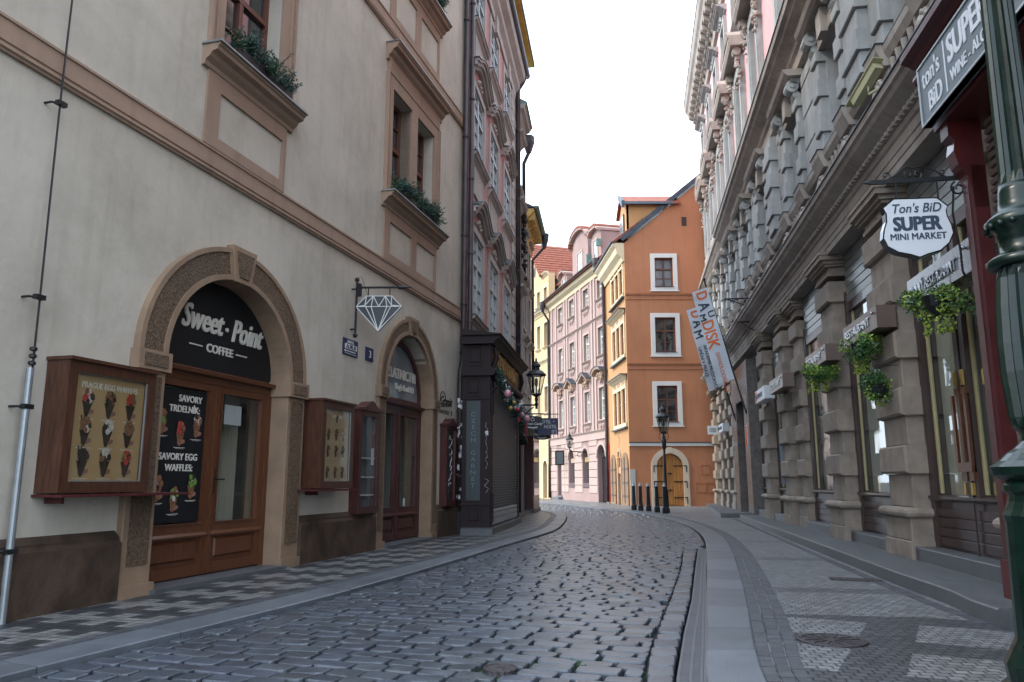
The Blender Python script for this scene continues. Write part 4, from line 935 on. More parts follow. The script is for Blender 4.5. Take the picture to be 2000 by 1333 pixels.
# ================================================================ PINK ROCOCO HOUSE
H2 = thing("pink_house", "narrow pink rococo house with curved grey window hoods and a dark shop below", "building", PB.W(4, -3, 0))
HP = 15.1; colx = [(.72, 2.08), (3.15, 4.52), (5.74, 7.08)]
openings = [(a, c, z0, z1) for a, c in colx for z0, z1 in ((4.88, 6.9), (8.86, 10.6), (12.35, 13.85))]
b = MB(); b.wall(PB, .45, 8.35, 0, HP, -.4, 0, openings); b.build("wall", "pink_wall", H2)
back_body(PB, .5, 8.35, 0, HP, -6, -1.5, "interior", H2)
for a, c in colx:
    for r, (z0, z1) in enumerate(((4.88, 6.9), (8.86, 10.6), (12.35, 13.85))):
        b = MB(); b.box(PB, a - .17, a, 0, .05, z0 - .12, z1 + .17); b.box(PB, c, c + .17, 0, .05, z0 - .12, z1 + .17); b.box(PB, a, c, 0, .05, z1, z1 + .17)
        b.box(PB, a + .1, c - .1, .0, .035, z0 - 1.0, z0 - .3); b.box(PB, a - .12, a + .0, 0, .03, z0 - 1.1, z0 - .25); b.box(PB, c, c + .12, 0, .03, z0 - 1.1, z0 - .25)
        if r == 2: b.prism(PB, [((a + c) / 2 - .14, z1 + .02), ((a + c) / 2 + .14, z1 + .02), ((a + c) / 2 + .2, z1 + .55), ((a + c) / 2 - .2, z1 + .55)], 0, .13)
        b.build("window_surround", "grey_stucco", H2)
        b = MB(); b.prof(PB, CORN(0, z0 - .3, .15, .24), a - .25, c + .25); si = b.build("window_sill", "grey_stucco", H2)
        t_ = MB(); t_.box(PB, a - .27, c + .27, 0, .165, z0 - .057, z0 - .04); t_.build("sill_cover", "roof_tin", si)
        if r < 2:   # curved hood: a moulding swept along a bell-shaped line
            b = MB(); cs = (a + c) / 2; hw = (c - a) / 2 + .42; N = 16; prev = None; zb = z1 + .42
            for i in range(N + 1):
                x = -1 + 2 * i / N; zz = zb + .42 * (math.cos(x * math.pi) * .5 + .5) ** .8 * (1 if True else 0); cur = (cs + hw * x, zz)
                if prev:
                    for (d1, dz0, dz1) in ((.22, .0, .06), (.17, -.1, .0), (.1, -.2, -.1)):
                        b.hexa([PB.W(prev[0], 0, prev[1] + dz0), PB.W(cur[0], 0, cur[1] + dz0), PB.W(cur[0], d1, cur[1] + dz0), PB.W(prev[0], d1, prev[1] + dz0),
                                PB.W(prev[0], 0, prev[1] + dz1), PB.W(cur[0], 0, cur[1] + dz1), PB.W(cur[0], d1, cur[1] + dz1), PB.W(prev[0], d1, prev[1] + dz1)])
                prev = cur
            ho = b.build("window_hood", "grey_stucco", H2); b = MB(); prev = None
            for i in range(N + 1):
                x = -1 + 2 * i / N; cur = (cs + hw * 1.03 * x, zb + .062 + .42 * (math.cos(x * math.pi) * .5 + .5) ** .8)
                if prev: b.hexa([PB.W(prev[0], 0, prev[1]), PB.W(cur[0], 0, cur[1]), PB.W(cur[0], .24, cur[1]), PB.W(prev[0], .24, prev[1]), PB.W(prev[0], 0, prev[1] + .02), PB.W(cur[0], 0, cur[1] + .02), PB.W(cur[0], .24, cur[1] + .02), PB.W(prev[0], .24, prev[1] + .02)])
                prev = cur
            b.build("hood_cover", "roof_tin", ho)
            b = MB(); 
            for k in range(5): b.ball(PB.W(cs + (k - 2) * .13, .02, z1 + .3 + .06 * (2 - abs(k - 2))), .07, 7, 5, jit=.2)
            b.build("shell_ornament", "grey_stucco", H2)
        window(PB, a, c, z0, z1, -.055, H2, "frame_grey", "pane_sky_sheen", 2, (.64,), .06, (.2, .4, .83))
# rusticated quoins at the far corner
b = MB()
for k in range(22): z = 4.75 + k * .46; b.bev(PB, 7.55, 8.35, 0, .05, z, z + .42, .015)
b.build("quoins", "grey_stucco", H2)
b = MB(); b.box(PB, .46, .52, 0, .03, 0, 14.2); b.build("corner_strip", "grey_stucco", H2)
b = MB(); b.prof(PB, [(0, 14.2), (.06, 14.2), (.08, 14.4), (.2, 14.55), (.22, 14.7), (.38, 14.85), (.42, 15.05), (.42, 15.1), (0, 15.1)], .45, 8.4); b.build("cornice", "grey_stucco", H2)
b = MB()
gp = [(.36 + .13 * math.cos(R(180 + 200 * i / 10)) + .06, 15.2 + .13 * math.sin(R(180 + 200 * i / 10))) for i in range(11)]; b.prof(PB, gp + [(.4, 15.2)], .3, 8.6)
b.build("gutter", "roof_tin", H2)
b = MB(); b.prof(PB, [(.42, 15.12), (.5, 15.2), (-2.5, 17.2), (-6, 15.12)], .45, 8.4); b.build("roof", "roof_tile", H2)
b = MB(); 
for k in range(30): b.box(PB, 3.0 + k * .2, 3.19 + k * .2, -.6, .62, 15.75 + (k % 2) * .004, 15.79)
b.build("soffit_boards", "yellow_soffit", H2); b = MB(); b.prof(PB, [(-.6, 15.8), (.66, 15.8), (.66, 15.95), (-3, 17.6)], 2.9, 9.1); b.box(PB, 3.0, 9.0, -.6, -.5, 15.1, 15.75); b.build("attic_roof", "roof_tin", H2)
p3 = pipe("downpipe", "tall dark downpipe at the far corner of the pink house", [PB.W(8.3, .42, 15.05), PB.W(8.33, .3, 14.8), PB.W(8.35, .14, 14.55), PB.W(8.35, .14, .1)], .08, joints=(13, 10.5, 8, 5.5), group="downpipes")
# ================================================================ dark wooden shop front
S1 = thing("wooden_shop", "dark brown wooden shop front with closed roller grille and gilt lettering", "shop front", SH.W(2.3, -.3, 0))
SL = 4.75; dp = -.62
b = MB(); b.box(SH, 0, SL, dp, .0, -.02, .16); b.box(SH, -.04, SL + .04, dp, .05, -.02, .13); b.build("stone_base", "step_granite", S1)
b = MB(); b.box(SH, .0, .34, dp, -.01, .16, 3.32); b.box(SH, SL - .34, SL, dp, -.01, .16, 3.32); b.box(SH, 0, SL, dp, -.005, 3.5, 4.0)
b.prof(SH, [(dp, 3.32), (.06, 3.32), (.1, 3.37), (.1, 3.42), (.04, 3.5), (dp, 3.5)], -.08, SL + .08)
b.prof(SH, [(dp, 4.0), (.05, 4.0), (.12, 4.08), (.2, 4.12), (.22, 4.18), (dp, 4.18)], -.14, SL + .14)
b.build("frame", "shop_brown", S1)
b = MB(); b.prof(SH, [(dp, 4.18), (.25, 4.18), (.25, 4.2), (dp, 4.32)], -.2, SL + .2); b.build("roof", "shop_brown", S1)
# panelled end wall facing the street, towards the viewer
END = Fr(SH.W(0, dp, 0)[:2], SH.W(0, 0, 0)[:2], 1)
b = MB()
def pan(F, s0, s1, z0, z1, d=0):
    b.box(F, s0, s0 + .03, d, d + .018, z0, z1); b.box(F, s1 - .03, s1, d, d + .018, z0, z1); b.box(F, s0 + .03, s1 - .03, d, d + .018, z0, z0 + .03); b.box(F, s0 + .03, s1 - .03, d, d + .018, z1 - .03, z1)
    b.bev(F, s0 + .07, s1 - .07, d, d + .02, z0 + .07, z1 - .07, .012)
pan(END, .1, .46, 3.54, 3.97); pan(END, .06, .42, 2.88, 3.28); pan(END, .1, .44, .22, .58)
b.box(END, 0, .62, 0, .02, 2.82, 2.86); b.box(END, -.02, .64, 0, .03, .6, .64); b.box(END, 0, .62, 0, .03, .16, .24)
for z in (2.0, 1.7): b.box(END, .5, .62, 0, .012, z, z + .02)
b.build("panel", "shop_brown", S1, split=True); b = MB()
pan(SH, .05, .3, 2.5, 3.25); pan(SH, .05, .3, .25, .85)
for s in (.17, SL - .17):   # carved scroll brackets under the fascia
    b.tube([SH.W(s, .0, 3.0), SH.W(s, .08, 3.1), SH.W(s, .04, 3.2)], .045, 7); b.tube([SH.W(s, .0, 3.45), SH.W(s, .1, 3.75), SH.W(s, .06, 3.95)], .05, 7)
b.build("carved_trim", "shop_brown", S1, split=True)
b = MB(); b.box(END, .1, .4, .005, .02, .7, 2.78); pn = b.build("name_board", "shop_panel", S1)
b = MB()
for k, ch in enumerate("CZECH GARNET"):
    if ch != " ": text(b, ch, END.W(.25, .021, 2.45 - k * .135), END.t, UP, .13, align='CENTER', ext=.001, sx=1.3)
b.build("lettering", "sign_slate", pn, recalc=False)
b = scrawl(END, .54, 1.3, 2.3, .025, .022, 8, .003, 30); b.tube([END.W(x, .022, z) for x, z in catmull([(.5, 1.15), (.58, 1.1), (.5, 1.0), (.58, .95), (.52, .85)], 4)], .003, 4); b.box(END, .5, .57, .012, .016, 2.05, 2.14); b.build("graffiti", "sticker", S1, recalc=False)
# gilt fascia with raised letters
b = MB(); b.box(SH, .4, SL - .3, 0, .015, 3.54, 3.96); fa = b.build("fascia", "food_mid", S1)
b = MB(); text(b, "ČESKÝ GRANÁT", SH.W(.75, .02, 3.58), SH.t, UP, .46, bold=.012, ext=.018, sx=.95); b.build("lettering", "gold", fa, recalc=False)
# roller grille of small links
b = MB(); g0, g1 = .36, SL - .36
for j in range(46):
    z = .5 + j * .06
    for i in range(34):
        s = g0 + (g1 - g0) * (i + (.5 if j % 2 else 0)) / 34.5
        p, q = SH.W(s, -.03, z), SH.W(s + .052, -.012, z + .034)
        b.add([SH.W(s, -.03, z), SH.W(s + .035, -.03, z - .004), SH.W(s + .1, -.012, z + .036), SH.W(s + .065, -.012, z + .044)], [(0, 1, 2, 3)])
    b.box(SH, g0, g1, -.042, -.034, z - .006, z + .003)
for z0, z1 in ((.18, .3), (.31, .42), (.43, .5)): b.bev(SH, g0, g1, -.06, -.015, z0, z1, .01)
b.build("roller_grille", "grille", S1, recalc=False)
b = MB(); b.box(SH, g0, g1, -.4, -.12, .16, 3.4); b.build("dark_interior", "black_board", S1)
# garland of fir, baubles and ribbons over the grille
G = thing("garland", "Christmas garland with pink baubles and red ribbon over the roller grille", "garland", SH.W(2.2, .1, 3.0))
rn = random.Random(5); b = MB(); gpts = [(.1, 3.42), (.6, 3.24), (1.3, 3.02), (2.0, 2.98), (2.8, 2.9), (3.5, 2.92), (4.1, 2.85), (4.45, 2.5)]
gc = catmull(gpts, 12)
for i, (s, z) in enumerate(gc):
    for k in range(7):
        v = SH.t * rn.uniform(-1, 1) + SH.n * rn.uniform(0, 1) + UP * rn.uniform(-1, .8); sprig(b, SH.W(s, .08, z + rn.uniform(-.1, .1)), v, rn.uniform(.1, .22), 14, .05, rn)
b.build("fir_branches", "conifer", G, recalc=False)
b = MB()
for i in range(60):
    s, z = rn.choice(gc); leaves(b, SH.W(s, rn.uniform(.1, .24), z + rn.uniform(-.2, .12)), (.05, .05, .05), 8, .05, seed=i)
b.build("silver_leaves", "leaf_white", G, recalc=False)
for s, z, r, m in ((.62, 3.0, .08, "bauble_pink"), (4.2, 2.72, .09, "bauble_pink"), (1.1, 2.72, .05, "gold"), (2.3, 2.8, .05, "ribbon_red"), (3.2, 2.75, .06, "bauble_pink"), (2.9, 2.98, .05, "leaf_white"), (1.7, 2.9, .05, "gold")):
    b = MB(); b.ball(SH.W(s, .27, z), r, 12, 8); b.build("bauble", m, G, smooth=True)
b = MB()
for s, z, h in ((2.85, 2.6, .16), (4.45, 2.45, .45), (4.3, 2.5, .3)):
    for k in range(6): x = rn.uniform(-.06, .06); b.box(SH, s + x, s + x + .05, .2 + k * .01, .205 + k * .01, z - h * rn.uniform(.5, 1) * .5, z + h * .4)
b.build("ribbon", "ribbon_red", G, split=True)
# ================================================================ buildings beyond on the left
H3 = thing("grey_house", "narrow grey house with dark ornament between pink house and ochre eaves", "building", B4.W(1, -3, 0))
b = MB(); op3 = [(.5, 1.4, 5.2, 7.2), (.5, 1.4, 8.4, 10.3), (.5, 1.4, 11.3, 12.8)]; b.wall(B4, 0, 2.0, 0, 14.0, -.35, 0, op3 + [(.3, 1.7, .1, 2.5)]); b.build("wall", "grey_wall", H3)
back_body(B4, .02, 2.0, 0, 14, -5, -1.2, "interior", H3)
for a, c, z0, z1 in op3:
    b = MB(); frame_sq(b, B4, a, c, z0, z1, .14, 0, .05); b.prof(B4, CORN(0, z1 + .2, .3, .25), a - .25, c + .25); b.prof(B4, CORN(0, z0 - .3, .22, .18), a - .2, c + .2); b.build("window_surround", "grey_stucco", H3)
    window(B4, a, c, z0, z1, -.1, H3, "window_brown", "pane_pale", 2, (.62,), .06, (.3,))
b = MB(); b.prof(B4, CORN(0, 13.6, .4, .45), 0, 2.05); b.build("cornice", "grey_stucco", H3)
b = MB(); b.prof(B4, [(0, 14.05), (.45, 14.05), (.45, 14.12), (-3, 16), (-5, 14.05)], 0, 2.05); b.build("roof", "copper_green", H3)
b = MB(); rn = random.Random(8)
for k in range(16): b.ball(B4.W(1.75 + rn.uniform(-.12, .12), .1 + rn.uniform(0, .12), 8.2 + k * .17), rn.uniform(.07, .13), 7, 5, jit=.3)
b.build("house_emblem", "iron_black", H3)
b = MB(); b.box(B4, .3, 1.7, -.3, -.25, .1, 2.5); b.box(B4, .3, .4, -.25, -.05, .1, 2.5); b.box(B4, 1.0, 1.08, -.25, -.1, .1, 2.5); dd = b.build("door", "mahogany", H3)
b = MB(); b.box(B4, .2, 1.8, 0, .3, -.01, .1); b.build("door_step", "step_granite", H3)
pp = pipe("downpipe", "short downpipe with box hopper under the green copper eaves", [B4.W(2.0, .3, 13.6), B4.W(2.0, .3, 13.1), B4.W(2.0, .12, 12.7), B4.W(2.0, .12, 11.2)], .07, group="downpipes")
b = MB(); c = B4.W(2.0, .3, 0); b.lathe(c.x, c.y, [(.1, 13.1), (.22, 13.5), (.22, 13.75)], 6); b.build("hopper", "pipe_brown", pp)
H4 = thing("ochre_eaves_house", "shadowed house with overhanging ochre soffit and green gutter beside the street bend", "building", B4.W(3.5, -3, 0))
op4 = [(2.3, 3.0, z0, z1) for z0, z1 in ((4.3, 5.9), (6.6, 8.0), (8.7, 9.9))] + [(3.9, 4.6, z0, z1) for z0, z1 in ((4.3, 5.9), (6.6, 8.0), (8.7, 9.9))]
b = MB(); b.wall(B4, 2.0, 5.05, 0, 10.9, -.35, .05, op4); b.build("wall", "grey_wall", H4); back_body(B4, 2.0, 5.05, 0, 10.9, -5, -1.2, "interior", H4)
for a, c, z0, z1 in op4:
    b = MB(); frame_sq(b, B4, a, c, z0, z1, .12, .05, .1); b.prof(B4, CORN(.05, z1 + .15, .2, .18), a - .2, c + .2); b.build("window_surround", "facade_stone", H4)
    window(B4, a, c, z0, z1, -.08, H4, "window_brown", "pane_warm", 2, (.6,), .05)
b = MB(); b.prof(B4, [(.05, 10.0), (.1, 10.0), (.2, 10.5), (.5, 10.8), (.5, 10.9), (.05, 10.9)], 1.9, 5.15)
for k in range(8): b.box(B4, 2.0 + k * .42, 2.05 + k * .42, .05, .52, 10.5, 10.8)
b.build("soffit", "ochre_soffit", H4)
b = MB(); gp = [(.58 + .1 * math.cos(R(180 + 18 * i)), 10.98 + .1 * math.sin(R(180 + 18 * i))) for i in range(11)]; b.prof(B4, gp, 1.85, 5.3); b.build("gutter", "copper_green", H4)
b = MB(); b.prof(B4, [(0, 10.92), (.55, 10.95), (-2.5, 12.6), (-5, 10.92)], 1.9, 5.15); b.build("roof", "roof_tin", H4)
pq = pipe("downpipe", "downpipe with tin hopper hanging from the green gutter", [B4.W(5.25, .6, 10.8), B4.W(5.25, .6, 10.45), B4.W(5.2, .12, 9.9), B4.W(5.2, .12, 4.5)], .06, group="downpipes")
b = MB(); c = B4.W(5.25, .6, 0); b.lathe(c.x, c.y, [(.07, 10.4), (.18, 10.75), (.2, 11.0)], 8); b.build("hopper", "roof_tin", pq)
# awning hood and reddish shop pier beyond the grille
A1 = thing("awning", "grey tin canopy over the doorway beyond the roller grille", "awning", B4.W(.2, .3, 2.9))
b = MB(); b.hexa([B4.W(-1.4, .0, 3.9), B4.W(1.6, 0, 3.9), B4.W(1.6, .6, 2.98), B4.W(-1.4, .75, 2.98), B4.W(-1.4, 0, 3.93), B4.W(1.6, 0, 3.93), B4.W(1.6, .62, 3.02), B4.W(-1.4, .77, 3.02)]); b.build("roof_sheet", "steel", A1)
b = MB()
for s in (-1.3, 0, 1.4): b.tube([B4.W(s, 0, 3.0), B4.W(s, .65, 3.0)], .015, 5)
b.build("support", "iron_black", A1)
P1 = thing("shop_pier", "dark red wooden shop pier standing out at the bend below the hanging signs", "shop front", B4.W(3.0, .2, 0))
b = MB(); b.box(B4, 2.4, 4.9, .05, .42, -.01, .14); b.build("stone_base", "step_granite", P1)
b = MB(); b.box(B4, 2.45, 4.8, .05, .38, .14, 2.7); b.box(B4, 2.4, 4.9, .05, .46, 2.7, 2.85); b.box(B4, 2.43, 2.45, .1, .34, .4, 2.5); b.build("casing", "mahogany", P1)
b = MB(); b.box(B4, 2.6, 4.7, .385, .39, .6, 2.5); b.build("pane", "pane_dark", P1)
b = MB(); b.box(PB, 6.2, 6.9, .2, .55, 2.3, 2.55); b.ball(PB.W(6.4, .5, 2.35), .13, 8, 6, jit=.2); b.ball(PB.W(6.7, .5, 2.3), .14, 8, 6, jit=.2); tag(b.build("lamp_cluster", "iron_black"), "dark lamps under the tin canopy", "lamp")
# pale doorway panels between grille and pier
b = MB(); b.box(PB, 5.3, 5.42, 0, .1, .1, 2.9); b.box(PB, 6.9, 7.05, 0, .12, .1, 2.9); b.box(PB, 7.6, 7.75, 0, .1, .1, 2.9); b.build("door_pilaster", "frame_grey", H2)
b = MB(); b.box(PB, 5.42, 6.9, -.02, .04, .1, .9); b.box(PB, 5.42, 6.9, -.02, .04, 2.4, 2.6); b.box(PB, 6.1, 6.2, -.02, .05, .9, 2.4); b.build("shop_door", "mahogany", H2)
b = MB(); b.box(PB, 5.42, 6.9, 0, .01, .9, 2.4); b.build("pane", "pane_pale", H2)
b = MB(); b.box(PB, 5.1, 8.3, 0, .35, -.01, .12); b.build("door_step", "step_granite", H2)
# ---------------------------------------------------------------- lanterns
def lantern(parent, x, y, z0, k=1.0, name="lantern"):
    """four-sided Prague lantern: z0 = bottom of the glass"""
    def ringp(r, z): return [(x + r * math.cos(R(45 + 90 * i)), y + r * math.sin(R(45 + 90 * i)), z) for i in range(4)]
    b = MB(); n = 6
    def hexr(r, z): return [(x + r * math.cos(R(60 * i)), y + r * math.sin(R(60 * i)), z) for i in range(6)]
    lo, hi = hexr(.12 * k, z0), hexr(.23 * k, z0 + .5 * k)
    for i in range(6):
        b.tube([lo[i], hi[i]], .012 * k, 5); b.tube([lo[i], lo[(i + 1) % 6]], .013 * k, 5); b.tube([hi[i], hi[(i + 1) % 6]], .016 * k, 5)
    b.lathe(x, y, [(.03 * k, z0 - .22 * k), (.05 * k, z0 - .14 * k), (.035 * k, z0 - .08 * k), (.13 * k, z0 - .02 * k), (.13 * k, z0)], 12)
    b.lathe(x, y, [(.275 * k, z0 + .5 * k), (.27 * k, z0 + .53 * k), (.18 * k, z0 + .62 * k), (.1 * k, z0 + .66 * k), (.085 * k, z0 + .72 * k), (.12 * k, z0 + .74 * k), (.11 * k, z0 + .8 * k), (.06 * k, z0 + .84 * k), (.05 * k, z0 + .88 * k), (.02 * k, z0 + .9 * k), (.03 * k, z0 + .93 * k), (.005 * k, z0 + 1.0 * k)], 12)
    for i in range(6): b.ball(Vector(hi[i]) + Vector((0, 0, .05 * k)), .02 * k, 6, 4)
    b.lathe(x, y, [(.022 * k, z0), (.022 * k, z0 + .2 * k), (.045 * k, z0 + .24 * k), (.04 * k, z0 + .4 * k), (.01 * k, z0 + .44 * k)], 8)
    o = b.build(name, "iron_black", parent)
    g = MB()
    for i in range(6): g.add([lo[i], lo[(i + 1) % 6], hi[(i + 1) % 6], hi[i]], [(0, 1, 2, 3)])
    g.build("glass_pane", "glass_case", o, recalc=False); return o
c = Vector((.62, 19.5)); t = thing("wall_lantern", "big black street lantern on a wall bracket beyond the garland", "lantern", (.62, 19.5, 2.8), "black wall lanterns")
lantern(t, .62, 19.5, 3.28, .95)
b = MB(); b.tube([(.62, 19.5, 3.1), (.62, 19.5, 2.9)], .03, 8); b.tube([PB.W(3.1, 0, 3.02), (.62, 19.5, 3.0)], .022, 6); b.tube([PB.W(3.1, 0, 2.6), (.3, 19.5, 2.75), (.55, 19.5, 2.95)], .016, 6); b.ball((.62, 19.5, 3.02), .05, 8, 6)
b.build("bracket", "iron_black", t)
b = MB(); b.box(B4, 1.0, 1.25, .3, .6, 2.6, 2.85); tag(b.build("light_box", "camera_cream"), "small cream lamp box hanging below the wall lantern", "lamp")
# ---------------------------------------------------------------- hanging signs
def hang_sign(name, label, x0, x1, y, z0, z1, m, shape, zarm, xwall, group=None):
    t = thing(name, label, "sign", ((x0 + x1) / 2, y, z0), group); F = Fr((x0, y), (x1, y + .03), 1); w_ = x1 - x0; h = z1 - z0; b = MB()
    if shape == 'shield': pts = [(.04 * w_, z0 + h * .12), (w_ * .25, z0 + .03 * h), (w_ * .5, z0), (w_ * .75, z0 + .03 * h), (.96 * w_, z0 + h * .12), (w_, z0 + h * .5), (w_ * .95, z0 + h * .92), (w_ * .75, z1), (w_ * .5, z1), (w_ * .25, z1), (w_ * .05, z0 + h * .92), (0, z0 + h * .5)]
    else: pts = [(0, z0), (w_, z0), (w_, z1), (0, z1)]
    b.prism(F, pts, -.05, 0); p = b.build("board", m, t)
    b = MB(); b.tube([(xwall, y, zarm), (x1 + .02, y, zarm)], .012, 6)
    for q in (.15, .85): b.tube([(x0 + w_ * q, y, zarm), (x0 + w_ * q, y, z1 - .02)], .006, 5)
    b.build("arm", "iron_black", t); return F, p, t
for i, (x0, x1, y, z0, z1, lb) in enumerate(((.3, .88, 22, 2.54, 2.93, "nearer black oval candy shop sign hanging just below the wall lantern"), (.66, 1.2, 24.0, 2.36, 2.7, "second black candy shop sign, lower behind the first"))):
    F, p, t = hang_sign("candy_sign", lb, x0, x1, y, z0, z1, "sign_black", 'shield', 3.0 if i == 0 else 2.78, .1, "black candy shop signs")
    b = MB(); c = (x1 - x0) / 2; text(b, "Captain Candy", F.W(c, .003, z0 + .14), F.t, UP, .095, align='CENTER', bold=.002, ext=.001, shear=.25, sx=.95)
    b.prism(F, [(c - .14, z0 + .05), (c, z0 + .035), (c + .14, z0 + .05), (c + .14, z0 + .09), (c, z0 + .075), (c - .14, z0 + .09)], .001, .004)
    b.tube([F.W(c + .05 * math.cos(k * .7), .003, z0 + .29 + .045 * math.sin(k * .7)) for k in range(10)], .008, 5); b.tube([F.W(c, .003, z0 + .31), F.W(c, .003, z0 + .37)], .006, 5)
    b.build("lettering", "white_paint", p, recalc=False)
F, p, t = hang_sign("hotel_sign", "blue hotel and hostel sign with white letters behind the candy signs", .78, 1.42, 23.6, 2.5, 3.0, "navy", 'rect', 3.12, .1)
b = MB(); text(b, "HOTEL", F.W(.24, .003, 2.84), F.t, UP, .15, align='CENTER', ext=.001, sx=.75); text(b, "HOSTEL", F.W(.4, .003, 2.69), F.t, UP, .15, align='CENTER', ext=.001, sx=.75); text(b, "IE'S", F.W(.52, .003, 2.53), F.t, UP, .16, align='CENTER', ext=.001, sx=.8)
b.prism(F, [(.5 + (.025 if k % 2 else .01) * math.cos(k * .628), 2.9 + (.025 if k % 2 else .01) * math.sin(k * .628)) for k in range(10)], .001, .003); b.build("lettering", "white_paint", p, recalc=False)
# ================================================================ FAR HOUSES
def far_window(F, a, c, z0, z1, par, fm, pm, rec=.22, nx=2, zs=(.62,), bars=(.3,), tm=None, tw=.1, sill=True, fw=.07):
    window(F, a, c, z0, z1, -rec, par, fm, pm, nx, zs, fw, bars)
    if tm:
        b = MB(); frame_sq(b, F, a, c, z0, z1, tw, -.01, .035)
        if sill: b.prof(F, CORN(0, z0 - .2, .16, .14), a - .16, c + .16)
        b.build("window_surround", tm, par)
def tile_roof(F, s0, s1, d0, z0, d1, z1, par, name="roof", m="roof_tile", pitch=.22):
    b = MB(); n = max(2, int((s1 - s0) / pitch)); vs = []; W = F.W
    for i in range(n * 4 + 1):
        s = s0 + (s1 - s0) * i / (n * 4); o = .03 * math.sin(i * math.pi / 2)
        vs += [W(s, d0, z0 + o), W(s, d1, z1 + o)]
    b.add(vs, [(2 * i, 2 * i + 1, 2 * i + 3, 2 * i + 2) for i in range(n * 4)])
    b.hexa([W(s0, d0, z0 - .12), W(s1, d0, z0 - .12), W(s1, d1, z1 - .12), W(s0, d1, z1 - .12), W(s0, d0, z0 - .04), W(s1, d0, z0 - .04), W(s1, d1, z1 - .04), W(s0, d1, z1 - .04)])
    k = int(math.hypot(d1 - d0, z1 - z0) / .35)
    for j in range(1, k):
        q = j / k; b.box(F, s0, s1, d0 + (d1 - d0) * q - .01, d0 + (d1 - d0) * q + .015, z0 + (z1 - z0) * q - .02, z0 + (z1 - z0) * q + .035)
    return b.build(name, m, par)
# --- rose baroque house
H5 = thing("rose_house", "pale rose baroque house with dormers in the middle of the view", "building", PK.W(5, -4, 0))
RL = 10.4; c5 = [(.45, 1.25), (2.75, 3.65), (5.4, 6.3), (7.7, 8.45)]
c5 = [(.25, 1.1), (2.6, 3.5), (5.25, 6.15), (7.6, 8.45)]
rows5 = [(4.32, 6.02), (7.8, 9.3), (10.9, 11.95)]
op5 = [(a, c, z0, z1) for a, c in c5 for z0, z1 in rows5]
# arched ground floor
arch5 = [(.95, .62, .0, 2.35), (3.55, .52, .75, 2.35), (6.1, .55, .75, 2.35)]
b = MB(); b.wall(PK, 0, RL, -.05, 12.7, -.45, 0, op5 + [(8.2, 8.95, .25, 2.2)], arch5); b.build("wall", "rose_wall", H5)
back_body(PK, 0, RL, 0, 12.7, -7, -1.0, "interior", H5)
b = MB()
for k in range(7):
    z = .45 + .42 * k
    for s0, s1 in ((0, .28), (1.62, 2.95), (4.12, 5.5), (6.7, 7.4), (7.45, 8.1), (9.05, 10.4)): b.bev(PK, s0, s1, 0, .035, z, z + .38, .02)
for cs, r, zb, zs in arch5: b.arc(PK, cs, zs, r + .03, r + .2, 0, .06, 0, 180, 14)
b.build("rustication", "rose_trim", H5, split=True)
b = MB(); b.box(PK, 0, RL, 0, .07, 3.3, 3.72); b.prof(PK, CORN(.07, 3.66, .1, .12), 0, RL); b.prof(PK, CORN(0, 9.75, .14, .16), 0, RL)
for s in (1.55, 2.05, 3.95, 4.75, 6.6, 7.1, 8.95, 9.9): b.box(PK, s - .12, s + .12, 0, .06, 3.8, 9.75); b.box(PK, s - .12, s + .12, 0, .06, 9.9, 12.2)
b.build("string_course", "rose_trim", H5, split=True)
b = MB(); b.prof(PK, [(0, 12.2), (.06, 12.2), (.1, 12.4), (.3, 12.55), (.35, 12.7), (.35, 12.8), (0, 12.8)], 0, RL); b.build("cornice", "cream_trim", H5)
for i, (a, c) in enumerate(c5):
    for r, (z0, z1) in enumerate(rows5):
        far_window(PK, a, c, z0, z1, H5, "window_cream", "pane_pale", .2, 2, (.66,), (.22, .44), "rose_trim", .12)
        b = MB()
        for k in range(5):
            s = a + (c - a) * (k + .5) / 5; b.prism(PK, [(s - .08, z0 - .22), (s + .08, z0 - .22), (s, z0 - .42 - .12 * (k % 2))], 0, .06)
        b.build("apron_ornament", "rose_trim", H5)
        if r == 0:
            cs = (a + c) / 2; b = MB(); hw = (c - a) / 2 + .32; prev = None; rnd = i in (0, 3)
            for q in range(9):
                x = -1 + q / 4; zz = z1 + .55 + (.4 * math.sqrt(max(0, 1 - x * x * .95)) if rnd else .4 * (1 - abs(x))); cur = (cs + hw * x, zz)
                if prev: b.hexa([PK.W(prev[0], 0, prev[1]), PK.W(cur[0], 0, cur[1]), PK.W(cur[0], .34, cur[1]), PK.W(prev[0], .34, prev[1]), PK.W(prev[0], 0, prev[1] + .12), PK.W(cur[0], 0, cur[1] + .12), PK.W(cur[0], .38, cur[1] + .12), PK.W(prev[0], .38, prev[1] + .12)])
                prev = cur
            rn = random.Random(i); 
            for q in range(22): b.ball(PK.W(cs + rn.uniform(-.32, .32), .05 + rn.uniform(0, .1), z1 + rn.uniform(.18, .75)), rn.uniform(.05, .11), 6, 4, jit=.3)
            ho = b.build("window_hood", "sand_orn", H5)
            b = MB(); prev = None
            for q in range(9):
                x = -1 + q / 4; zz = z1 + .68 + (.4 * math.sqrt(max(0, 1 - x * x * .95)) if rnd else .4 * (1 - abs(x))); cur = (cs + hw * 1.05 * x, zz)
                if prev: b.hexa([PK.W(prev[0], 0, prev[1]), PK.W(cur[0], 0, cur[1]), PK.W(cur[0], .41, cur[1]), PK.W(prev[0], .41, prev[1]), PK.W(prev[0], 0, prev[1] + .03), PK.W(cur[0], 0, cur[1] + .03), PK.W(cur[0], .41, cur[1] + .03), PK.W(prev[0], .41, prev[1] + .03)])
                prev = cur
            b.build("hood_cover", "roof_tin", ho)
tile_roof(PK, -.1, RL, .5, 12.85, -3.2, 15.2, H5)
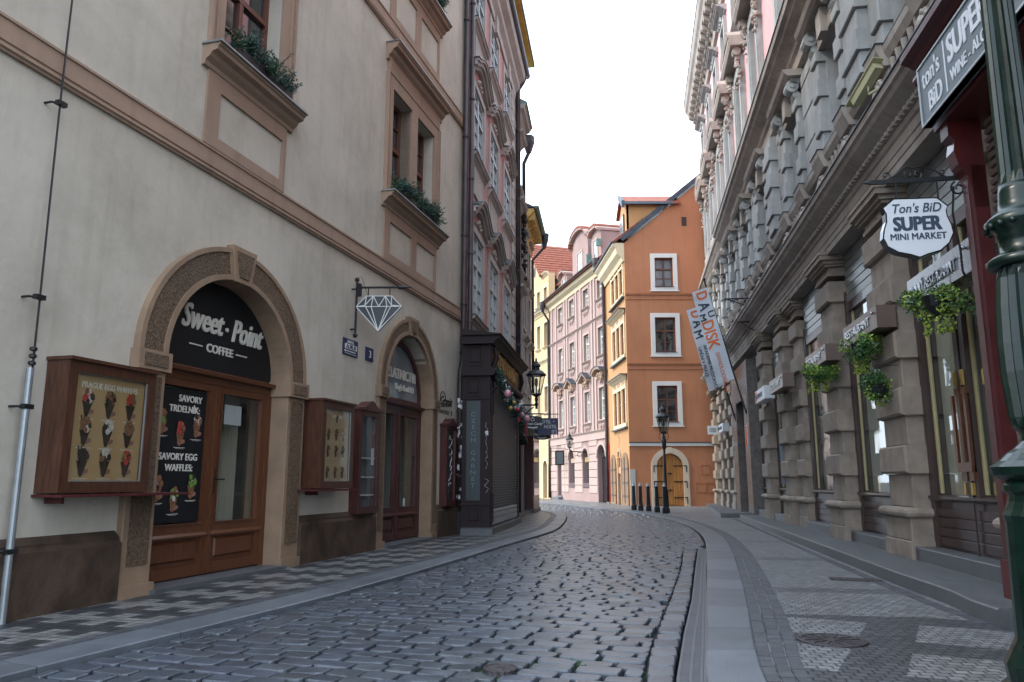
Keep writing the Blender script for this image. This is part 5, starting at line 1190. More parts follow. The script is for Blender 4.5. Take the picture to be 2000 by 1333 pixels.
b = MB(); gp = [(.5 + .09 * math.cos(R(180 + 18 * i)), 12.86 + .09 * math.sin(R(180 + 18 * i))) for i in range(11)]; b.prof(PK, gp, -.1, RL + .2); b.build("gutter", "pipe_brown", H5)
b = MB(); b.prism(PK, [(0, 12.8), (RL, 12.8), (RL, 13), (0, 13)], -7, -3); b.build("attic_wall", "rose_wall", H5)
# door, grilles, plaques of the ground floor
b = MB()
for k in range(26): b.box(PK, .36, 1.54, -.3 + .02 * (k % 2), -.25 + .02 * (k % 2), .0 + k * .09, .08 + k * .09)
b.build("gate", "shop_brown", H5); b = MB(); b.arc(PK, .95, 2.35, .0, .6, -.32, -.28, 0, 180, 12)
for q in range(9): b.ball(PK.W(.65 + q * .08, -.22, 2.35 + .1 * (q % 3)), .07, 6, 4, jit=.3)
b.build("gate_tympanum", "iron_black", H5)
for cs, r in ((3.55, .52), (6.1, .55)):
    b = MB(); b.box(PK, cs - r, cs + r, -.35, -.3, .75, 2.9); b.build("arch_window", "pane_dark", H5)
    b = MB(); b.box(PK, cs - .3, cs + .05, -.3, -.26, .8, 2.1); b.box(PK, cs - r, cs + r, -.28, .05, .75, .83); b.box(PK, cs - r, cs + r, -.02, .0, .83, 1.0); b.build("window_grille", "mahogany", H5)
    b = MB(); b.box(PK, cs - .4, cs + .3, -.12, -.06, 2.15, 2.4); b.build("name_board", "gold" if cs < 4 else "sand_orn", H5)
b = MB(); b.box(PK, 8.2, 8.95, -.3, -.25, .25, 2.2); b.box(PK, 8.1, 9.05, -.1, .1, 2.2, 2.4); b.build("door", "mahogany", H5)
b = MB(); b.box(PK, 7.9, 9.4, -.2, .3, -.02, .12); b.box(PK, 8.05, 9.1, -.3, .05, .12, .25); b.build("door_step", "step_granite", H5)
# big curved dormer and flat dormer
def dormer(s0, s1, zt, d, curved, win):
    b = MB(); cs = (s0 + s1) / 2; hw = (s1 - s0) / 2
    if curved: top = [(cs + hw * math.cos(math.pi * i / 14), zt - .75 + .75 * math.sin(math.pi * i / 14)) for i in range(15)]
    else: top = [(s1, zt - .25), (cs + hw * .5, zt), (cs - hw * .5, zt), (s0, zt - .25)]
    pts = [(s0, 12.7), (s1, 12.7)] + top; b.prism(PK, pts, d - 3.0, d); o = b.build("dormer", "rose_wall", H5)
    b = MB(); 
    for i in range(len(top) - 1):
        a, c = top[i], top[i + 1]; e = 1.0
        b.hexa([PK.W(a[0] + (a[0] - cs) * .06, d - 3, a[1]), PK.W(c[0] + (c[0] - cs) * .06, d - 3, c[1]), PK.W(c[0] + (c[0] - cs) * .06, d + .25, c[1]), PK.W(a[0] + (a[0] - cs) * .06, d + .25, a[1]),
                PK.W(a[0] + (a[0] - cs) * .08, d - 3, a[1] + .14), PK.W(c[0] + (c[0] - cs) * .08, d - 3, c[1] + .14), PK.W(c[0] + (c[0] - cs) * .08, d + .28, c[1] + .14), PK.W(a[0] + (a[0] - cs) * .08, d + .28, a[1] + .14)])
    b.build("dormer_moulding", "rose_trim", o)
    b = MB(); rn = random.Random(4)
    for i in range(len(top) - 1):
        a, c = top[i], top[i + 1]
        for k in range(max(1, int(abs(c[0] - a[0]) / .2) + 1)):
            f = k / max(1, int(abs(c[0] - a[0]) / .2) + 1); x = a[0] + (c[0] - a[0]) * f; z = a[1] + (c[1] - a[1]) * f + .18
            b.tube([PK.W(x, d - 3, z), PK.W(x, d + .3, z)], .075, 6)
    b.build("dormer_tiles", "roof_tile", o)
    b = MB(); frame_sq(b, PK, win[0], win[1], win[2], win[3], .1, d, d + .04); b.build("dormer_surround", "rose_trim", o)
    b = MB(); b.box(PK, win[0], win[1], d + .003, d + .01, win[2], win[3]); b.build("dormer_pane", "pane_pale", o)
    b = MB(); m = (win[0] + win[1]) / 2; b.box(PK, m - .03, m + .03, d + .01, d + .025, win[2], win[3]); b.box(PK, win[0], win[1], d + .01, d + .022, (win[2] + win[3]) / 2 - .02, (win[2] + win[3]) / 2 + .02); b.build("dormer_bars", "cream_trim", o)
dormer(3.1, 6.0, 15.9, -.2, True, (4.1, 5.0, 13.3, 14.6)); dormer(.9, 2.5, 15.1, -.2, False, (1.45, 2.05, 13.3, 14.5)); dormer(7.5, 8.8, 14.3, -.3, False, (7.9, 8.4, 13.0, 13.9))
b = MB(); b.box(PK, 2.5, 2.62, -.2, .1, 13.0, 13.9); b.box(PK, .8, .92, -.2, .1, 13.9, 14.3); b.build("rain_hopper", "copper_green", H5, split=True)
def hop(F, s, d, z, label):
    t = pipe("downpipe", label, [F.W(s, d, z), F.W(s, d, z - .5), F.W(s - .0, .12, z - 1.1), F.W(s, .1, 3.2), F.W(s, .1, .05)], .075, joints=(9, 6, 3.4), group="downpipes")
    b = MB(); c = F.W(s, d, 0); b.lathe(c.x, c.y, [(.08, z - .55), (.2, z - .15), (.2, z + .1)], 6); b.build("hopper", "pipe_brown", t)
hop(PK, -.12, .5, 12.75, "dark downpipe between the rose house and the orange house"); hop(PK, RL + .05, .5, 12.75, "downpipe between the cream house and the rose house")
# red banner hung along the downpipe
b = MB(); b.box(OL, 4.75, 4.95, .02, .06, .1, 3.0); o = b.build("red_banner", "red_banner"); tag(o, "tall narrow red banner with white writing beside the orange house", "banner")
b = MB(); text(b, "RESTAURANT", OL.W(4.8, .065, 2.7), -UP, -OL.t * -1, .16, ext=.001, sx=1.25); b.build("lettering", "white_paint", o, recalc=False)
# lantern on the rose house, framed sign
t = thing("wall_lantern", "small black lantern on a scrolled bracket before the rose house", "lantern", (3.24, 43.6, 2.8), "black wall lanterns"); lantern(t, 3.2, 43.0, 2.95, .85)
b = MB(); b.tube([(3.2, 43.0, 2.85), (3.25, 43.1, 2.72), PK.W(3.6, 0, 2.7)], .03, 6); b.tube([PK.W(3.6, .35 + .13 * math.cos(k * .8), 2.55 + .13 * math.sin(k * .8)) for k in range(9)], .015, 5); b.build("bracket", "iron_black", t)
t = thing("inn_sign", "small framed black and white sign hanging by the rose house door", "sign", PK.W(6.9, .6, 1.9))
b = MB(); F = Fr(PK.W(7.15, .1, 0)[:2], PK.W(7.15, .9, 0)[:2], 1); 
frame_sq(b, F, .1, .55, 2.1, 2.85, .06, -.03, .03); b.tube([F.W(-.1, 0, 3.05), F.W(.9, 0, 3.05)], .015, 5); b.tube([F.W(.85, 0, 3.05), F.W(.85, 0, 2.0)], .02, 5); b.build("frame", "iron_black", t)
b = MB(); b.box(F, .1, .55, -.01, .01, 2.1, 2.85); b.build("board", "sign_slate", t)
b = MB(); b.box(F, .15, .5, .012, .014, 2.4, 2.65); b.box(F, .15, .5, .012, .014, 2.2, 2.24); b.build("picture", "frame_grey", t)
# --- cream house behind
H6 = thing("cream_house", "cream coloured house with red tiled gable and small oval gable vent", "building", YL.W(4, -4, 0))
c6 = [(.3, .95), (1.75, 2.4), (3.6, 4.25), (5.4, 6.05)]; rows6 = [(5.9, 7.3), (8.7, 10.0), (10.4, 11.6), (13.0, 14.0)]
rows6 = [(5.6, 7.3), (10.05, 11.65), (13.05, 14.1)]
op6 = [(a, c, z0, z1) for a, c in c6 for z0, z1 in rows6]
b = MB(); b.wall(YL, 0, 9, -.05, 15.0, -.45, 0, op6, [(.9, .42, 0, 2.0)]); b.build("wall", "cream_wall", H6); back_body(YL, 0, 9, 0, 15, -8, -1, "interior", H6)
for a, c, z0, z1 in op6: far_window(YL, a, c, z0, z1, H6, "window_red", "pane_warm", .3, 1, (.5,), (), "cream_trim", .12)
b = MB(); b.prof(YL, CORN(0, 12.25, .3, .35), 0, 9); b.prof(YL, CORN(0, 8.9, .2, .22), 0, 9); b.prof(YL, CORN(0, 4.3, .3, .3), 0, 9); b.prof(YL, CORN(0, 14.85, .25, .25), 0, 1.4); b.build("string_course", "cream_trim", H6, split=True)
b = MB(); b.box(YL, 0, 9, 0, .34, 12.6, 12.66); b.box(YL, 0, 9, 0, .33, 4.6, 4.66); b.build("ledge_cover", "roof_tin", H6, split=True)
b = MB(); b.prism(YL, [(1.2, 15.0), (7.2, 15.0), (4.0, 17.9)], -.5, 0); b.arc(YL, 2.9, 15.6, .0, .01, 0, .01, 0, 180, 2); b.build("gable", "cream_wall", H6)
b = MB(); b.prism(YL, [(2.9 + .2 * math.cos(k * .524), 15.75 + .42 * math.sin(k * .524)) for k in range(12)], .0, .012); b.build("gable_vent", "food_dark", H6)
b = MB()
for sg, x0, z0, x1, z1 in ((1, 1.0, 14.9, 4.0, 18.0), (-1, 7.4, 14.9, 4.0, 18.0)):
    b.hexa([YL.W(x0, -7, z0), YL.W(x1, -7, z1), YL.W(x1, .3, z1), YL.W(x0, .3, z0), YL.W(x0, -7, z0 + .2), YL.W(x1, -7, z1 + .2), YL.W(x1, .3, z1 + .2), YL.W(x0, .3, z0 + .2)])
    for k in range(13): f = k / 13; x, z = x0 + (x1 - x0) * f, z0 + .2 + (z1 - z0) * f; b.tube([YL.W(x, -7, z), YL.W(x, .33, z)], .07, 5)
b.build("gable_roof", "roof_tile", H6)
tile_roof(YL, -4.5, 2.4, -.6, 14.2, -3.6, 16.6, H6); b = MB(); b.box(YL, -4.5, 0, -6, -.7, 12, 14.3); b.build("side_wall", "cream_wall", H6)
b = MB(); b.box(YL, .48, 1.32, -.4, -.35, 0, 2.4); b.build("door", "door_wood", H6)
b = MB(); b.arc(YL, .9, 2.0, .42, .55, 0, .05, 0, 180, 12); b.box(YL, .35, .48, 0, .05, 0, 2.0); b.box(YL, 1.32, 1.45, 0, .05, 0, 2.0); b.build("door_surround", "cream_trim", H6)
# --- orange house
H7 = thing("orange_house", "bright orange corner house with white framed windows and steep dark-edged gable", "building", (8, 38, 0))
b = MB(); ow = [(1.33, 2.27, 3.76, 5.4), (1.34, 2.3, 6.98, 8.6), (1.42, 2.28, 10.08, 11.48), (2.78, 3.1, 13.05, 13.5)]
b.wall(OR, 0, 6, -.1, 12.2, -.4, 0, ow[:3], [(1.8, .6, -.1, 1.72)])
b.prism(OR, [(0, 12.2), (6, 12.2), (6, 17.2)], -.4, 0); b.build("wall", "orange_wall", H7)
b = MB(); b.box(OR, 2.78, 3.1, -.05, .004, 13.05, 13.5); b.build("gable_vent", "food_dark", H7); b = MB(); b.prism(OR, [(3.02, 13.05), (3.1, 13.05), (3.1, 13.5), (3.02, 13.5)], .004, .008); b.build("vent_reveal", "orange_wall", H7)
b = MB(); b.hexa([OR.W(-.05, .12, 12.28), OR.W(-.05, -6, 12.28), OR.W(6, -6, 17.3), OR.W(6, .12, 17.3), OR.W(-.2, .12, 12.42), OR.W(-.2, -6, 12.42), OR.W(6, -6, 17.55), OR.W(6, .12, 17.55)]); b.build("verge", "roof_tin", H7)
back_body(OR, .2, 6, 0, 12.2, -5, -1, "interior", H7)
for a, c, z0, z1 in ow[:3]:
    window(OR, a, c, z0, z1, -.2, H7, "window_brown", "pane_pale" if z0 > 9 else "pane_dark", 2, (.62,), .07, (.3,), bw=.035)
    b = MB(); frame_sq(b, OR, a, c, z0, z1, .2, 0, .04); b.box(OR, a, c, -.2, .03, z0 - .05, z0); b.box(OR, a - .26, c + .26, 0, .06, z0 - .24, z0 - .2); b.build("window_surround", "white_paint", H7)
    b = MB(); b.box(OR, a - .02, c + .02, .035, .075, z0 - .03, z0 - .005); b.build("sill_cover", "roof_tin", H7)
b = MB()
for z in (9.68, 6.38): b.box(OR, 0, 6, 0, .05, z, z + .06); b.box(OR, 0, 6, 0, .025, z - .22, z - .2); b.box(OR, 0, 6, 0, .06, z + .06, z + .08)
b.build("string_course", "orange_wall", H7, split=True)
b = MB(); b.box(OR, 0, 6, 0, .06, 2.66, 2.8); b.build("white_band", "white_paint", H7); b = MB(); b.box(OR, -.02, 6, 0, .09, 2.8, 2.84); b.build("band_cover", "roof_tin", H7)
b = MB(); b.arc(OR, 1.8, 1.72, .6, .85, -.01, .06, 0, 180, 24); b.box(OR, .95, 1.2, -.01, .06, -.1, 1.72); b.box(OR, 2.4, 2.65, -.01, .06, -.1, 1.72); b.box(OR, 1.7, 1.9, .06, .075, 2.35, 2.6); b.build("gate_surround", "pale_arch", H7)
b = MB(); 
for k in range(10):
    a = 1.2 + .12 * k; zt = 1.72 + math.sqrt(max(0, .36 - (a + .06 - 1.8) ** 2)); b.bev(OR, a + .003, a + .117, -.18, -.12, .02, zt, .006)
gt = b.build("gate", "gate_wood", H7)
b = MB()
for z in (1.75, 1.05, .35):
    for a, c in ((1.05, 1.62), (1.98, 2.55)): b.box(OR, a, c, -.118, -.09 if True else 0, z, z + .045); b.box(OR, a if a < 1.5 else c - .04, a + .04 if a < 1.5 else c, .05, .075, z - .25, z + .045); b.box(OR, a if a < 1.5 else 2.4, 1.2 if a < 1.5 else c, .06, .075, z, z + .045)
for z in (1.42, .68): b.box(OR, 1.68, 1.92, -.118, -.09, z, z + .03); b.box(OR, 1.78, 1.84, -.118, -.07, z - .03, z + .06)
b.build("hinge", "iron_black", gt)
b = MB(); b.box(OR, 0, .24, 0, .02, 0, 1.62); b.build("patch_panel", "frame_grey", H7)
b = MB(); frame_sq(b, OR, 2.95, 3.35, .62, 1.0, .02, 0, .02); frame_sq(b, OR, 3.4, 3.75, .62, 1.0, .02, 0, .02); frame_sq(b, OR, 3.2, 3.55, 1.4, 1.8, .015, 0, .015); b.build("meter_box", "orange_wall", H7, split=True)
b = MB(); b.box(OR, 3.72, 3.95, 0, .08, 1.5, 1.53); b.build("bracket", "iron_black", H7)
# left face of the orange house, with bays of three windows
LO = 5.05
b = MB(); ol = []
for z0, z1 in ((3.75, 5.35), (6.95, 8.45), (9.85, 11.1)):
    for s in (.3, 1.3, 2.3): ol.append((s + .15, s + .85, z0, z1))
b.wall(OL, 0, LO, -.1, 12.0, -.4, 0, ol + [(1.9, 2.6, 0, 1.45), (2.1, 2.5, 1.75, 2.2)]); b.build("side_wall", "orange_light", H7)
for a, c, z0, z1 in ol: window(OL, a, c, z0, z1, -.12, H7, "window_brown", "pane_dark", 2, (.62,), .05, (.3,))
for z0, z1, cz in ((3.75, 5.35, 1), (6.95, 8.45, 1), (9.85, 11.1, 0)):
    b = MB()
    for s in (.3, 1.3, 2.3, 3.3): b.box(OL, s - .1 + .05, s + .1 + .0, 0, .05, z0 - .2, z1 + .45)
    b.box(OL, .25, 3.4, 0, .05, z0 - .2, z0); b.box(OL, .25, 3.4, 0, .045, z1, z1 + .1)
    if cz: b.box(OL, .25, 3.4, 0, .045, z1 + .1, z1 + .4); b.prof(OL, CORN(.05, z1 + .4, .25, .2), .1, 3.55)
    b.build("window_surround", "cream_trim", H7)
    b = MB(); b.box(OL, .15, 3.5, 0, .16, z0 - .26, z0 - .2)
    if cz: b.box(OL, .05, 3.6, 0, .34, z1 + .6, z1 + .63)
    b.build("sill_cover", "roof_tin", H7, split=True)
    if cz:
        b = MB()
        for s in (.3, 1.3, 2.3):
            for q in range(3): b.prism(OL, [(s + .25 + q * .25 - .08, z1 + .35), (s + .25 + q * .25 + .08, z1 + .35), (s + .25 + q * .25, z1 + .15)], .045, .06)
        b.build("frieze_ornament", "gate_wood", H7, split=True)
b = MB(); b.prof(OL, [(0, 11.3), (.08, 11.3), (.15, 11.5), (.35, 11.7), (.4, 11.95), (.55, 12.1), (.55, 12.2), (0, 12.2)], -.02, LO); b.build("cornice", "cream_trim", H7)
b = MB(); gp = [(.55 + .09 * math.cos(R(180 + 18 * i)), 12.26 + .09 * math.sin(R(180 + 18 * i))) for i in range(11)]; b.prof(OL, gp, -.05, LO + .1); b.build("gutter", "roof_tin", H7)
tile_roof(OL, -.05, LO, .5, 12.3, -6, 17.4, H7)
b = MB(); b.box(OL, 1.9, 2.6, -.3, -.25, 0, 1.45); b.box(OL, 2.1, 2.5, -.3, -.25, 1.75, 2.2); b.build("side_door", "food_dark", H7)
b = MB(); b.arc(OL, 2.25, 2.25, .25, .38, 0, .06, 0, 180, 10); b.box(OL, 1.78, 1.9, 0, .05, 0, 2.2); b.box(OL, 2.6, 2.72, 0, .05, 0, 2.2); b.build("door_surround", "sand_orn", H7)
for s0, s1 in ((.15, 1.5), (3.1, 4.4)):
    b = MB(); cs = (s0 + s1) / 2; hw = (s1 - s0) / 2; pts = [(s0, 0), (s1, 0)] + [(cs + hw * math.cos(math.pi * i / 10), 1.7 + .7 * math.sin(math.pi * i / 10)) for i in range(11)]; b.prism(OL, pts, .0, .07); g = b.build("side_gate", "old_gate", H7)
    b = MB()
    for z in (.4, 1.0, 1.62): b.box(OL, s0 + .02, cs - .08, .07, .09, z, z + .05); b.box(OL, cs + .08, s1 - .02, .07, .09, z, z + .05)
    b.tube([OL.W(cs, .08, .1), OL.W(cs, .08, 2.2)], .02, 5); b.build("hinge", "iron_black", g)
b = MB()
for k in range(9): b.tube([OL.W(2.25 + .12 * math.sin(k * 1.3 + q), .02, 2.75 + .09 * k) for q in (0, .8)], .02, 5)
b.build("facade_emblem", "sand_orn", H7)
b = MB(); b.tube([(8.6, 36.5, 15.2), (8.6, 36.5, 16.9)], .015, 5); b.tube([(8.35, 36.5, 16.6), (8.85, 36.5, 16.6)], .01, 4); b.tube([(8.4, 36.5, 16.8), (8.8, 36.5, 16.8)], .01, 4); b.build("antenna", "zinc", H7)
# dormer on the orange house roof
DM = Fr((5.42, 35.02), (7.5, 35.02), 1)
b = MB(); b.prism(DM, [(0.05, 12.55), (2.1, 14.15), (.05, 14.15)], -2.2, .0); b.prism(Fr((5.47, 35.02), (5.47, 37.3), -1), [(0, 12.4), (2.2, 12.4), (2.2, 14.1), (1.1, 14.75), (0, 14.1)], -.1, .02); dm = b.build("dormer", "orange_light", H7)
b = MB()
W = DM.W; b.hexa([W(-.12, .18, 14.12), W(2.6, .18, 14.12), W(2.6, -1.1, 14.85), W(-.12, -1.1, 14.85), W(-.12, .18, 14.24), W(2.6, .18, 14.24), W(2.6, -1.1, 14.97), W(-.12, -1.1, 14.97)])
b.hexa([W(-.12, -2.4, 14.12), W(2.6, -2.4, 14.12), W(2.6, -1.1, 14.85), W(-.12, -1.1, 14.85), W(-.12, -2.4, 14.24), W(2.6, -2.4, 14.24), W(2.6, -1.1, 14.97), W(-.12, -1.1, 14.97)])
b.build("dormer_roof", "roof_tile", dm)
b = MB(); b.hexa([W(-.2, .2, 14.06), W(2.3, .2, 14.06), W(2.3, .14, 14.2), W(-.2, .14, 14.2), W(-.2, .26, 14.08), W(2.3, .26, 14.08), W(2.3, .2, 14.22), W(-.2, .2, 14.22)]); b.hexa([W(-.2, .24, 13.9), W(-.08, .24, 13.9), W(-.08, -1.1, 14.75), W(-.2, -1.1, 14.75), W(-.2, .24, 14.26), W(-.08, .24, 14.26), W(-.08, -1.1, 15.0), W(-.2, -1.1, 15.0)]); b.build("dormer_verge", "roof_tin", dm)
DF = Fr((5.44, 35.02), (5.44, 37.3), -1)
b = MB(); b.box(DF, .5, 1.7, .02, .06, 12.75, 13.85); fr_ = b.build("dormer_window", "roof_tin", dm); b = MB(); b.box(DF, .56, 1.08, .06, .07, 12.82, 13.78); b.box(DF, 1.14, 1.64, .06, .07, 12.82, 13.78); b.build("pane", "pane_pale", fr_)
# ================================================================ RIGHT BUILDING
H8 = thing("grey_palace", "long grey and pink stuccoed building with banded stone piers between its shop windows", "building", RR.W(14, -5, 0))
ER = 34.95; BAY = [2.6, 5.7, 8.75, 12.05, 15.2, 18.95, 22.0, 24.9, 27.6, 30.4, 33.1]
PIER = [(3.3, 4.3), (6.5, 7.45), (9.97, 10.98), (13.15, 14.09), (17.64, 18.54), (20.41, 21.28), (27.4, 28.24), (29.4, 30.1), (31.35, 32.1), (34.0, 34.8)]
b = MB(); up1 = [(c - .55, c + .55, 6.75, 8.6) for c in BAY]; up2 = [(c - .5, c + .5, 11.0, 13.3) for c in BAY]; up3 = [(c - .42, c + .42, 15.0, 16.7) for c in BAY]
b.wall(RR, .5, ER, 5.0, 9.4, -.75, -.12, up1); b.build("wall", "facade_grey", H8)
b = MB(); b.wall(RR, .5, ER, 9.4, 18.2, -.6, -.12, up2 + up3); b.build("upper_wall", "facade_pink", H8)
back_body(RR, .5, ER, 0, 18.2, -7, -3.2, "interior", H8)
b = MB(); b.box(RR, .5, ER, -3.2, -.3, 4.72, 4.98); b.build("ceiling", "interior", H8)
b = MB(); b.box(RR, .5, ER, -3.2, -.3, .02, .14); b.build("inner_floor", "shop_brown", H8)
# piers: plinth, torus, alternating blocks, capital
def pier(a, c, off=0, top=4.62):
    b = MB(); D = -.32
    b.bev(RR, a - .02, c + .02, D, off + .04, .13, .36, .012); b.bev(RR, a, c, D, off + .02, .36, .64, .012)
    for q in range(6):
        A0, A1 = R(-90 + 30 * q), R(-60 + 30 * q); f = lambda A, e: (off + .0 + .07 * math.cos(A) + e, .705 + .065 * math.sin(A))
        (d0, z0), (d1, z1) = f(A0, .02), f(A1, .02); e0, e1 = .07 * math.cos(A0), .07 * math.cos(A1)
        b.hexa([RR.W(a - e0, D, z0), RR.W(c + e0, D, z0), RR.W(c + e0, d0, z0), RR.W(a - e0, d0, z0), RR.W(a - e1, D, z1), RR.W(c + e1, D, z1), RR.W(c + e1, d1, z1), RR.W(a - e1, d1, z1)])
    z = .77; k = 0; h = .37
    while z < top - .1:
        z1 = min(z + (.42 if k == 0 else h), top)
        if k % 2: b.bev(RR, a - .02, c + .02, D, off + .03, z + .005, z1 - .005, .03); b.bev(RR, a + .02, c - .02, D, off - .03, z - .01, z, .002)
        else: b.bev(RR, a + .05, c - .05, D, off - .05, z, z1, .012)
        z = z1; k += 1
    for q, (e, z0, z1) in enumerate(((.0, top, top + .06), (-.03, top + .06, top + .16), (.04, top + .16, top + .2), (.08, top + .2, top + .26), (.14, top + .26, top + .34), (.16, top + .34, top + .4))):
        b.box(RR, a - e, c + e, D, off + e, z0, z1)
    return b.build("pier", "granite_r", H8)
for a, c in PIER: pier(a, c); back_body(RR, a + .1, c - .1, .02, 4.7, -3.2, -.33, "interior", H8, "partition")
pier(16.5, 17.3, -.12)
# shop windows and doors in between
def shop_bay(s0, s1, kind="window"):
    """s0<s1 opening edges"""
    d = -.34
    b = MB(); b.bev(RR, s0 - .04, s1 + .04, -.4, -.06 if kind == 'window' else .0, .13, .3, .01); b.build("sill_step", "step_granite", H8)
    b = MB()
    zb = .86
    b.box(RR, s0, s1, d, d + .06, .3, zb)
    for q in range(4): b.bev(RR, s0 + .1, s1 - .1, d + .06, d + .08, .33 + q * .115, .33 + q * .115 + .105, .006)
    b.prof(RR, [(d, zb), (d + .1, zb), (d + .13, zb + .03), (d + .13, zb + .06), (d, zb + .08)], s0, s1)
    fw = .13; b.box(RR, s0, s0 + fw, d, d + .1, .3, 4.3); b.box(RR, s1 - fw, s1, d, d + .1, .3, 4.3); b.box(RR, s1 - fw - .05, s1 - fw, d, d + .05, zb, 4.0); b.box(RR, s0 + fw, s0 + fw + .05, d, d + .05, zb, 4.0)
    if kind == 'door':
        m = (s0 + s1) / 2
        for q in (-.16, .0): b.box(RR, m + q, m + q + .13, d, d + .1, zb, 4.0)
        b.box(RR, m - .02, m + .0, d + .1, d + .115, .3, 4.0)
    b.box(RR, s0 + fw, s1 - fw, d, d + .08, 3.95, 4.1)
    fr = b.build("shop_door" if kind == 'door' else "shop_window", "shop_dark", H8)
    b = MB(); b.box(RR, s0 + fw, s1 - fw, d + .02, d + .06, 4.1, 4.95)
    for q in range(6): b.bev(RR, s0 + fw, s1 - fw, d + .06, d + .085, 4.1 + q * .14, 4.1 + q * .14 + .13, .006)
    b.build("shutter_box", "shutter_grey", fr)
    b = MB(); b.box(RR, s1 - fw - .1, s1 - fw - .05, d + .01, d + .045, zb + .09, 3.95)
    if kind == 'door': m = (s0 + s1) / 2; b.box(RR, m - .21, m - .165, d + .01, d + .045, zb + .09, 3.95)
    b.build("pale_bead", "shop_strip", fr)
    b = MB(); b.add([RR.W(s0 + fw, d + .03, zb), RR.W(s1 - fw, d + .03, zb), RR.W(s1 - fw, d + .03, 4.0), RR.W(s0 + fw, d + .03, 4.0)], [(0, 1, 2, 3)]); b.build("pane", "glass", fr)
    b = MB(); b.box(RR, s0 + .2, s1 - .15, -.44, -.43, .3, 3.9); b.build("pale_backing", "pale_backing" if kind == 'door' else "interior_pale", fr)  # pale sheet added close behind the glass to stand in for its reflections
    if kind == 'window':
        b = MB()
        for q in range(9): x = (s0 + s1) / 2 - .3 + q * .07; b.box(RR, x, x + .045, d + .082, d + .084, .56, .64)
        b.build("vent_grille", "iron_black", fr)
    else:
        m = (s0 + s1) / 2
        for o_, sg in ((-.16, -1), (.02, 1)):
            b = MB(); x = m + (-.14 if sg < 0 else .04)
            b.box(RR, x - .03, x + .09, d + .1, d + .14, 2.05, 2.13); b.box(RR, x - .03, x + .09, d + .1, d + .14, 1.1, 1.2); b.prism(RR, [(x - .06, 1.2), (x + .12, 1.2), (x + .14, 1.28), (x + .14, 1.97), (x + .12, 2.05), (x + .08, 2.05), (x + .08, 1.95), (x + .085, 1.3), (x - .025, 1.3), (x - .02, 1.95), (x - .02, 2.05), (x - .06, 2.05), (x - .08, 1.97), (x - .08, 1.28)], d + .14, d + .17); b.build("handle_board", "door_wood", fr)
            b = MB(); b.box(RR, x + .01, x + .05, d + .12, d + .15, 2.15, 2.32); b.box(RR, x + .01, x + .05, d + .12, d + .15, .95, 1.08); b.build("hinge_plate", "brass", fr, split=True)
shop_bay(7.45, 9.97, "door"); shop_bay(10.98, 13.15); shop_bay(14.09, 16.5); shop_bay(18.54, 20.41); shop_bay(21.28, 23.0); shop_bay(28.24, 29.4); shop_bay(30.1, 31.35); shop_bay(32.1, 34.0); shop_bay(.2, 3.3)
# polished stone portal in the middle
b = MB()
b.bev(RR, 23.0, 24.0, -.35, .06, .13, 4.7, .01); b.bev(RR, 25.8, 26.5, -.35, .06, .13, 4.7, .01); b.box(RR, 24.0, 25.8, -.35, .06, 3.6, 4.7); b.box(RR, 26.5, 27.4, -.35, .0, .13, 4.7)
b.build("portal", "polished_granite", H8)
b = MB(); b.box(RR, 24.0, 25.8, -1.6, -1.5, .13, 3.6); b.build("portal_door", "black_board", H8)
# entablature over the shops
b = MB()
b.prof(RR, [(-.5, 4.96), (.02, 4.96), (.02, 5.06), (.035, 5.07), (.035, 5.16), (.05, 5.17), (.05, 5.3), (.08, 5.32), (.1, 5.38), (-.5, 5.38)], .5, ER)
b.prof(RR, [(-.5, 5.38), (.12, 5.38), (.14, 5.45), (.3, 5.55), (.33, 5.6), (.37, 5.62), (.38, 5.7), (-.5, 5.74)], .5, ER)
b.prof(RR, [(-.5, 5.745), (.0, 5.745), (.0, 5.95), (-.5, 5.95)], .5, ER)
b.build("entablature", "facade_stone", H8)
b = MB(); n = 235
for k in range(n): s = .6 + k * .14; b.box(RR, s, s + .08, .1, .17, 5.385, 5.44)
b.build("dentils", "facade_stone", H8)["kind"] = "stuff"
b = MB(); b.prof(RR, [(-.1, 5.745), (.4, 5.705), (.4, 5.72), (-.1, 5.76)], .5, ER); b.build("cornice_cover", "roof_tin", H8)
# first floor: sill course on mask corbels, banded quoins, hoods on scroll consoles
b = MB(); b.prof(RR, [(-.12, 6.5), (.0, 6.5), (.05, 6.6), (.06, 6.7), (-.12, 6.7)], .5, ER)
mk = []
for c in BAY:
    for e in (-.8, .8): mk.append(c + e)
for s in mk: b.prof(RR, [(-.12, 6.42), (.06, 6.42), (.11, 6.55), (.14, 6.62), (.15, 6.72), (-.12, 6.72)], s - .26, s + .26, .0, .0)
b.build("sill_course", "facade_stone", H8)
b = MB()
for s in mk: b.box(RR, s - .28, s + .28, -.12, .165, 6.722, 6.735)
b.box(RR, .5, ER, -.12, .065, 6.702, 6.715); b.build("sill_cover", "roof_tin", H8)
rn = random.Random(6)
for s in mk:
    if s < 5 : continue
    b = MB(); b.bev(RR, s - .22, s + .22, -.12, .0, 5.76, 6.42, .02); c = RR.W(s, .03, 6.12); b.ball(c, .12, 10, 8, sz=1.35, jit=.06); b.ball(RR.W(s, .13, 6.1), .035, 6, 4)
    for e in (-.05, .05): b.ball(RR.W(s + e, .11, 6.16), .025, 6, 4)
    for q in range(12): a = q * .52; b.ball(RR.W(s + .12 * math.cos(a), .05, 6.14 + .17 * math.sin(a)), .045, 6, 4, jit=.3)
    b.ball(RR.W(s, .07, 5.94), .06, 6, 4, sz=1.5, jit=.2); b.build("mask_corbel", "facade_stone", H8, smooth=True)
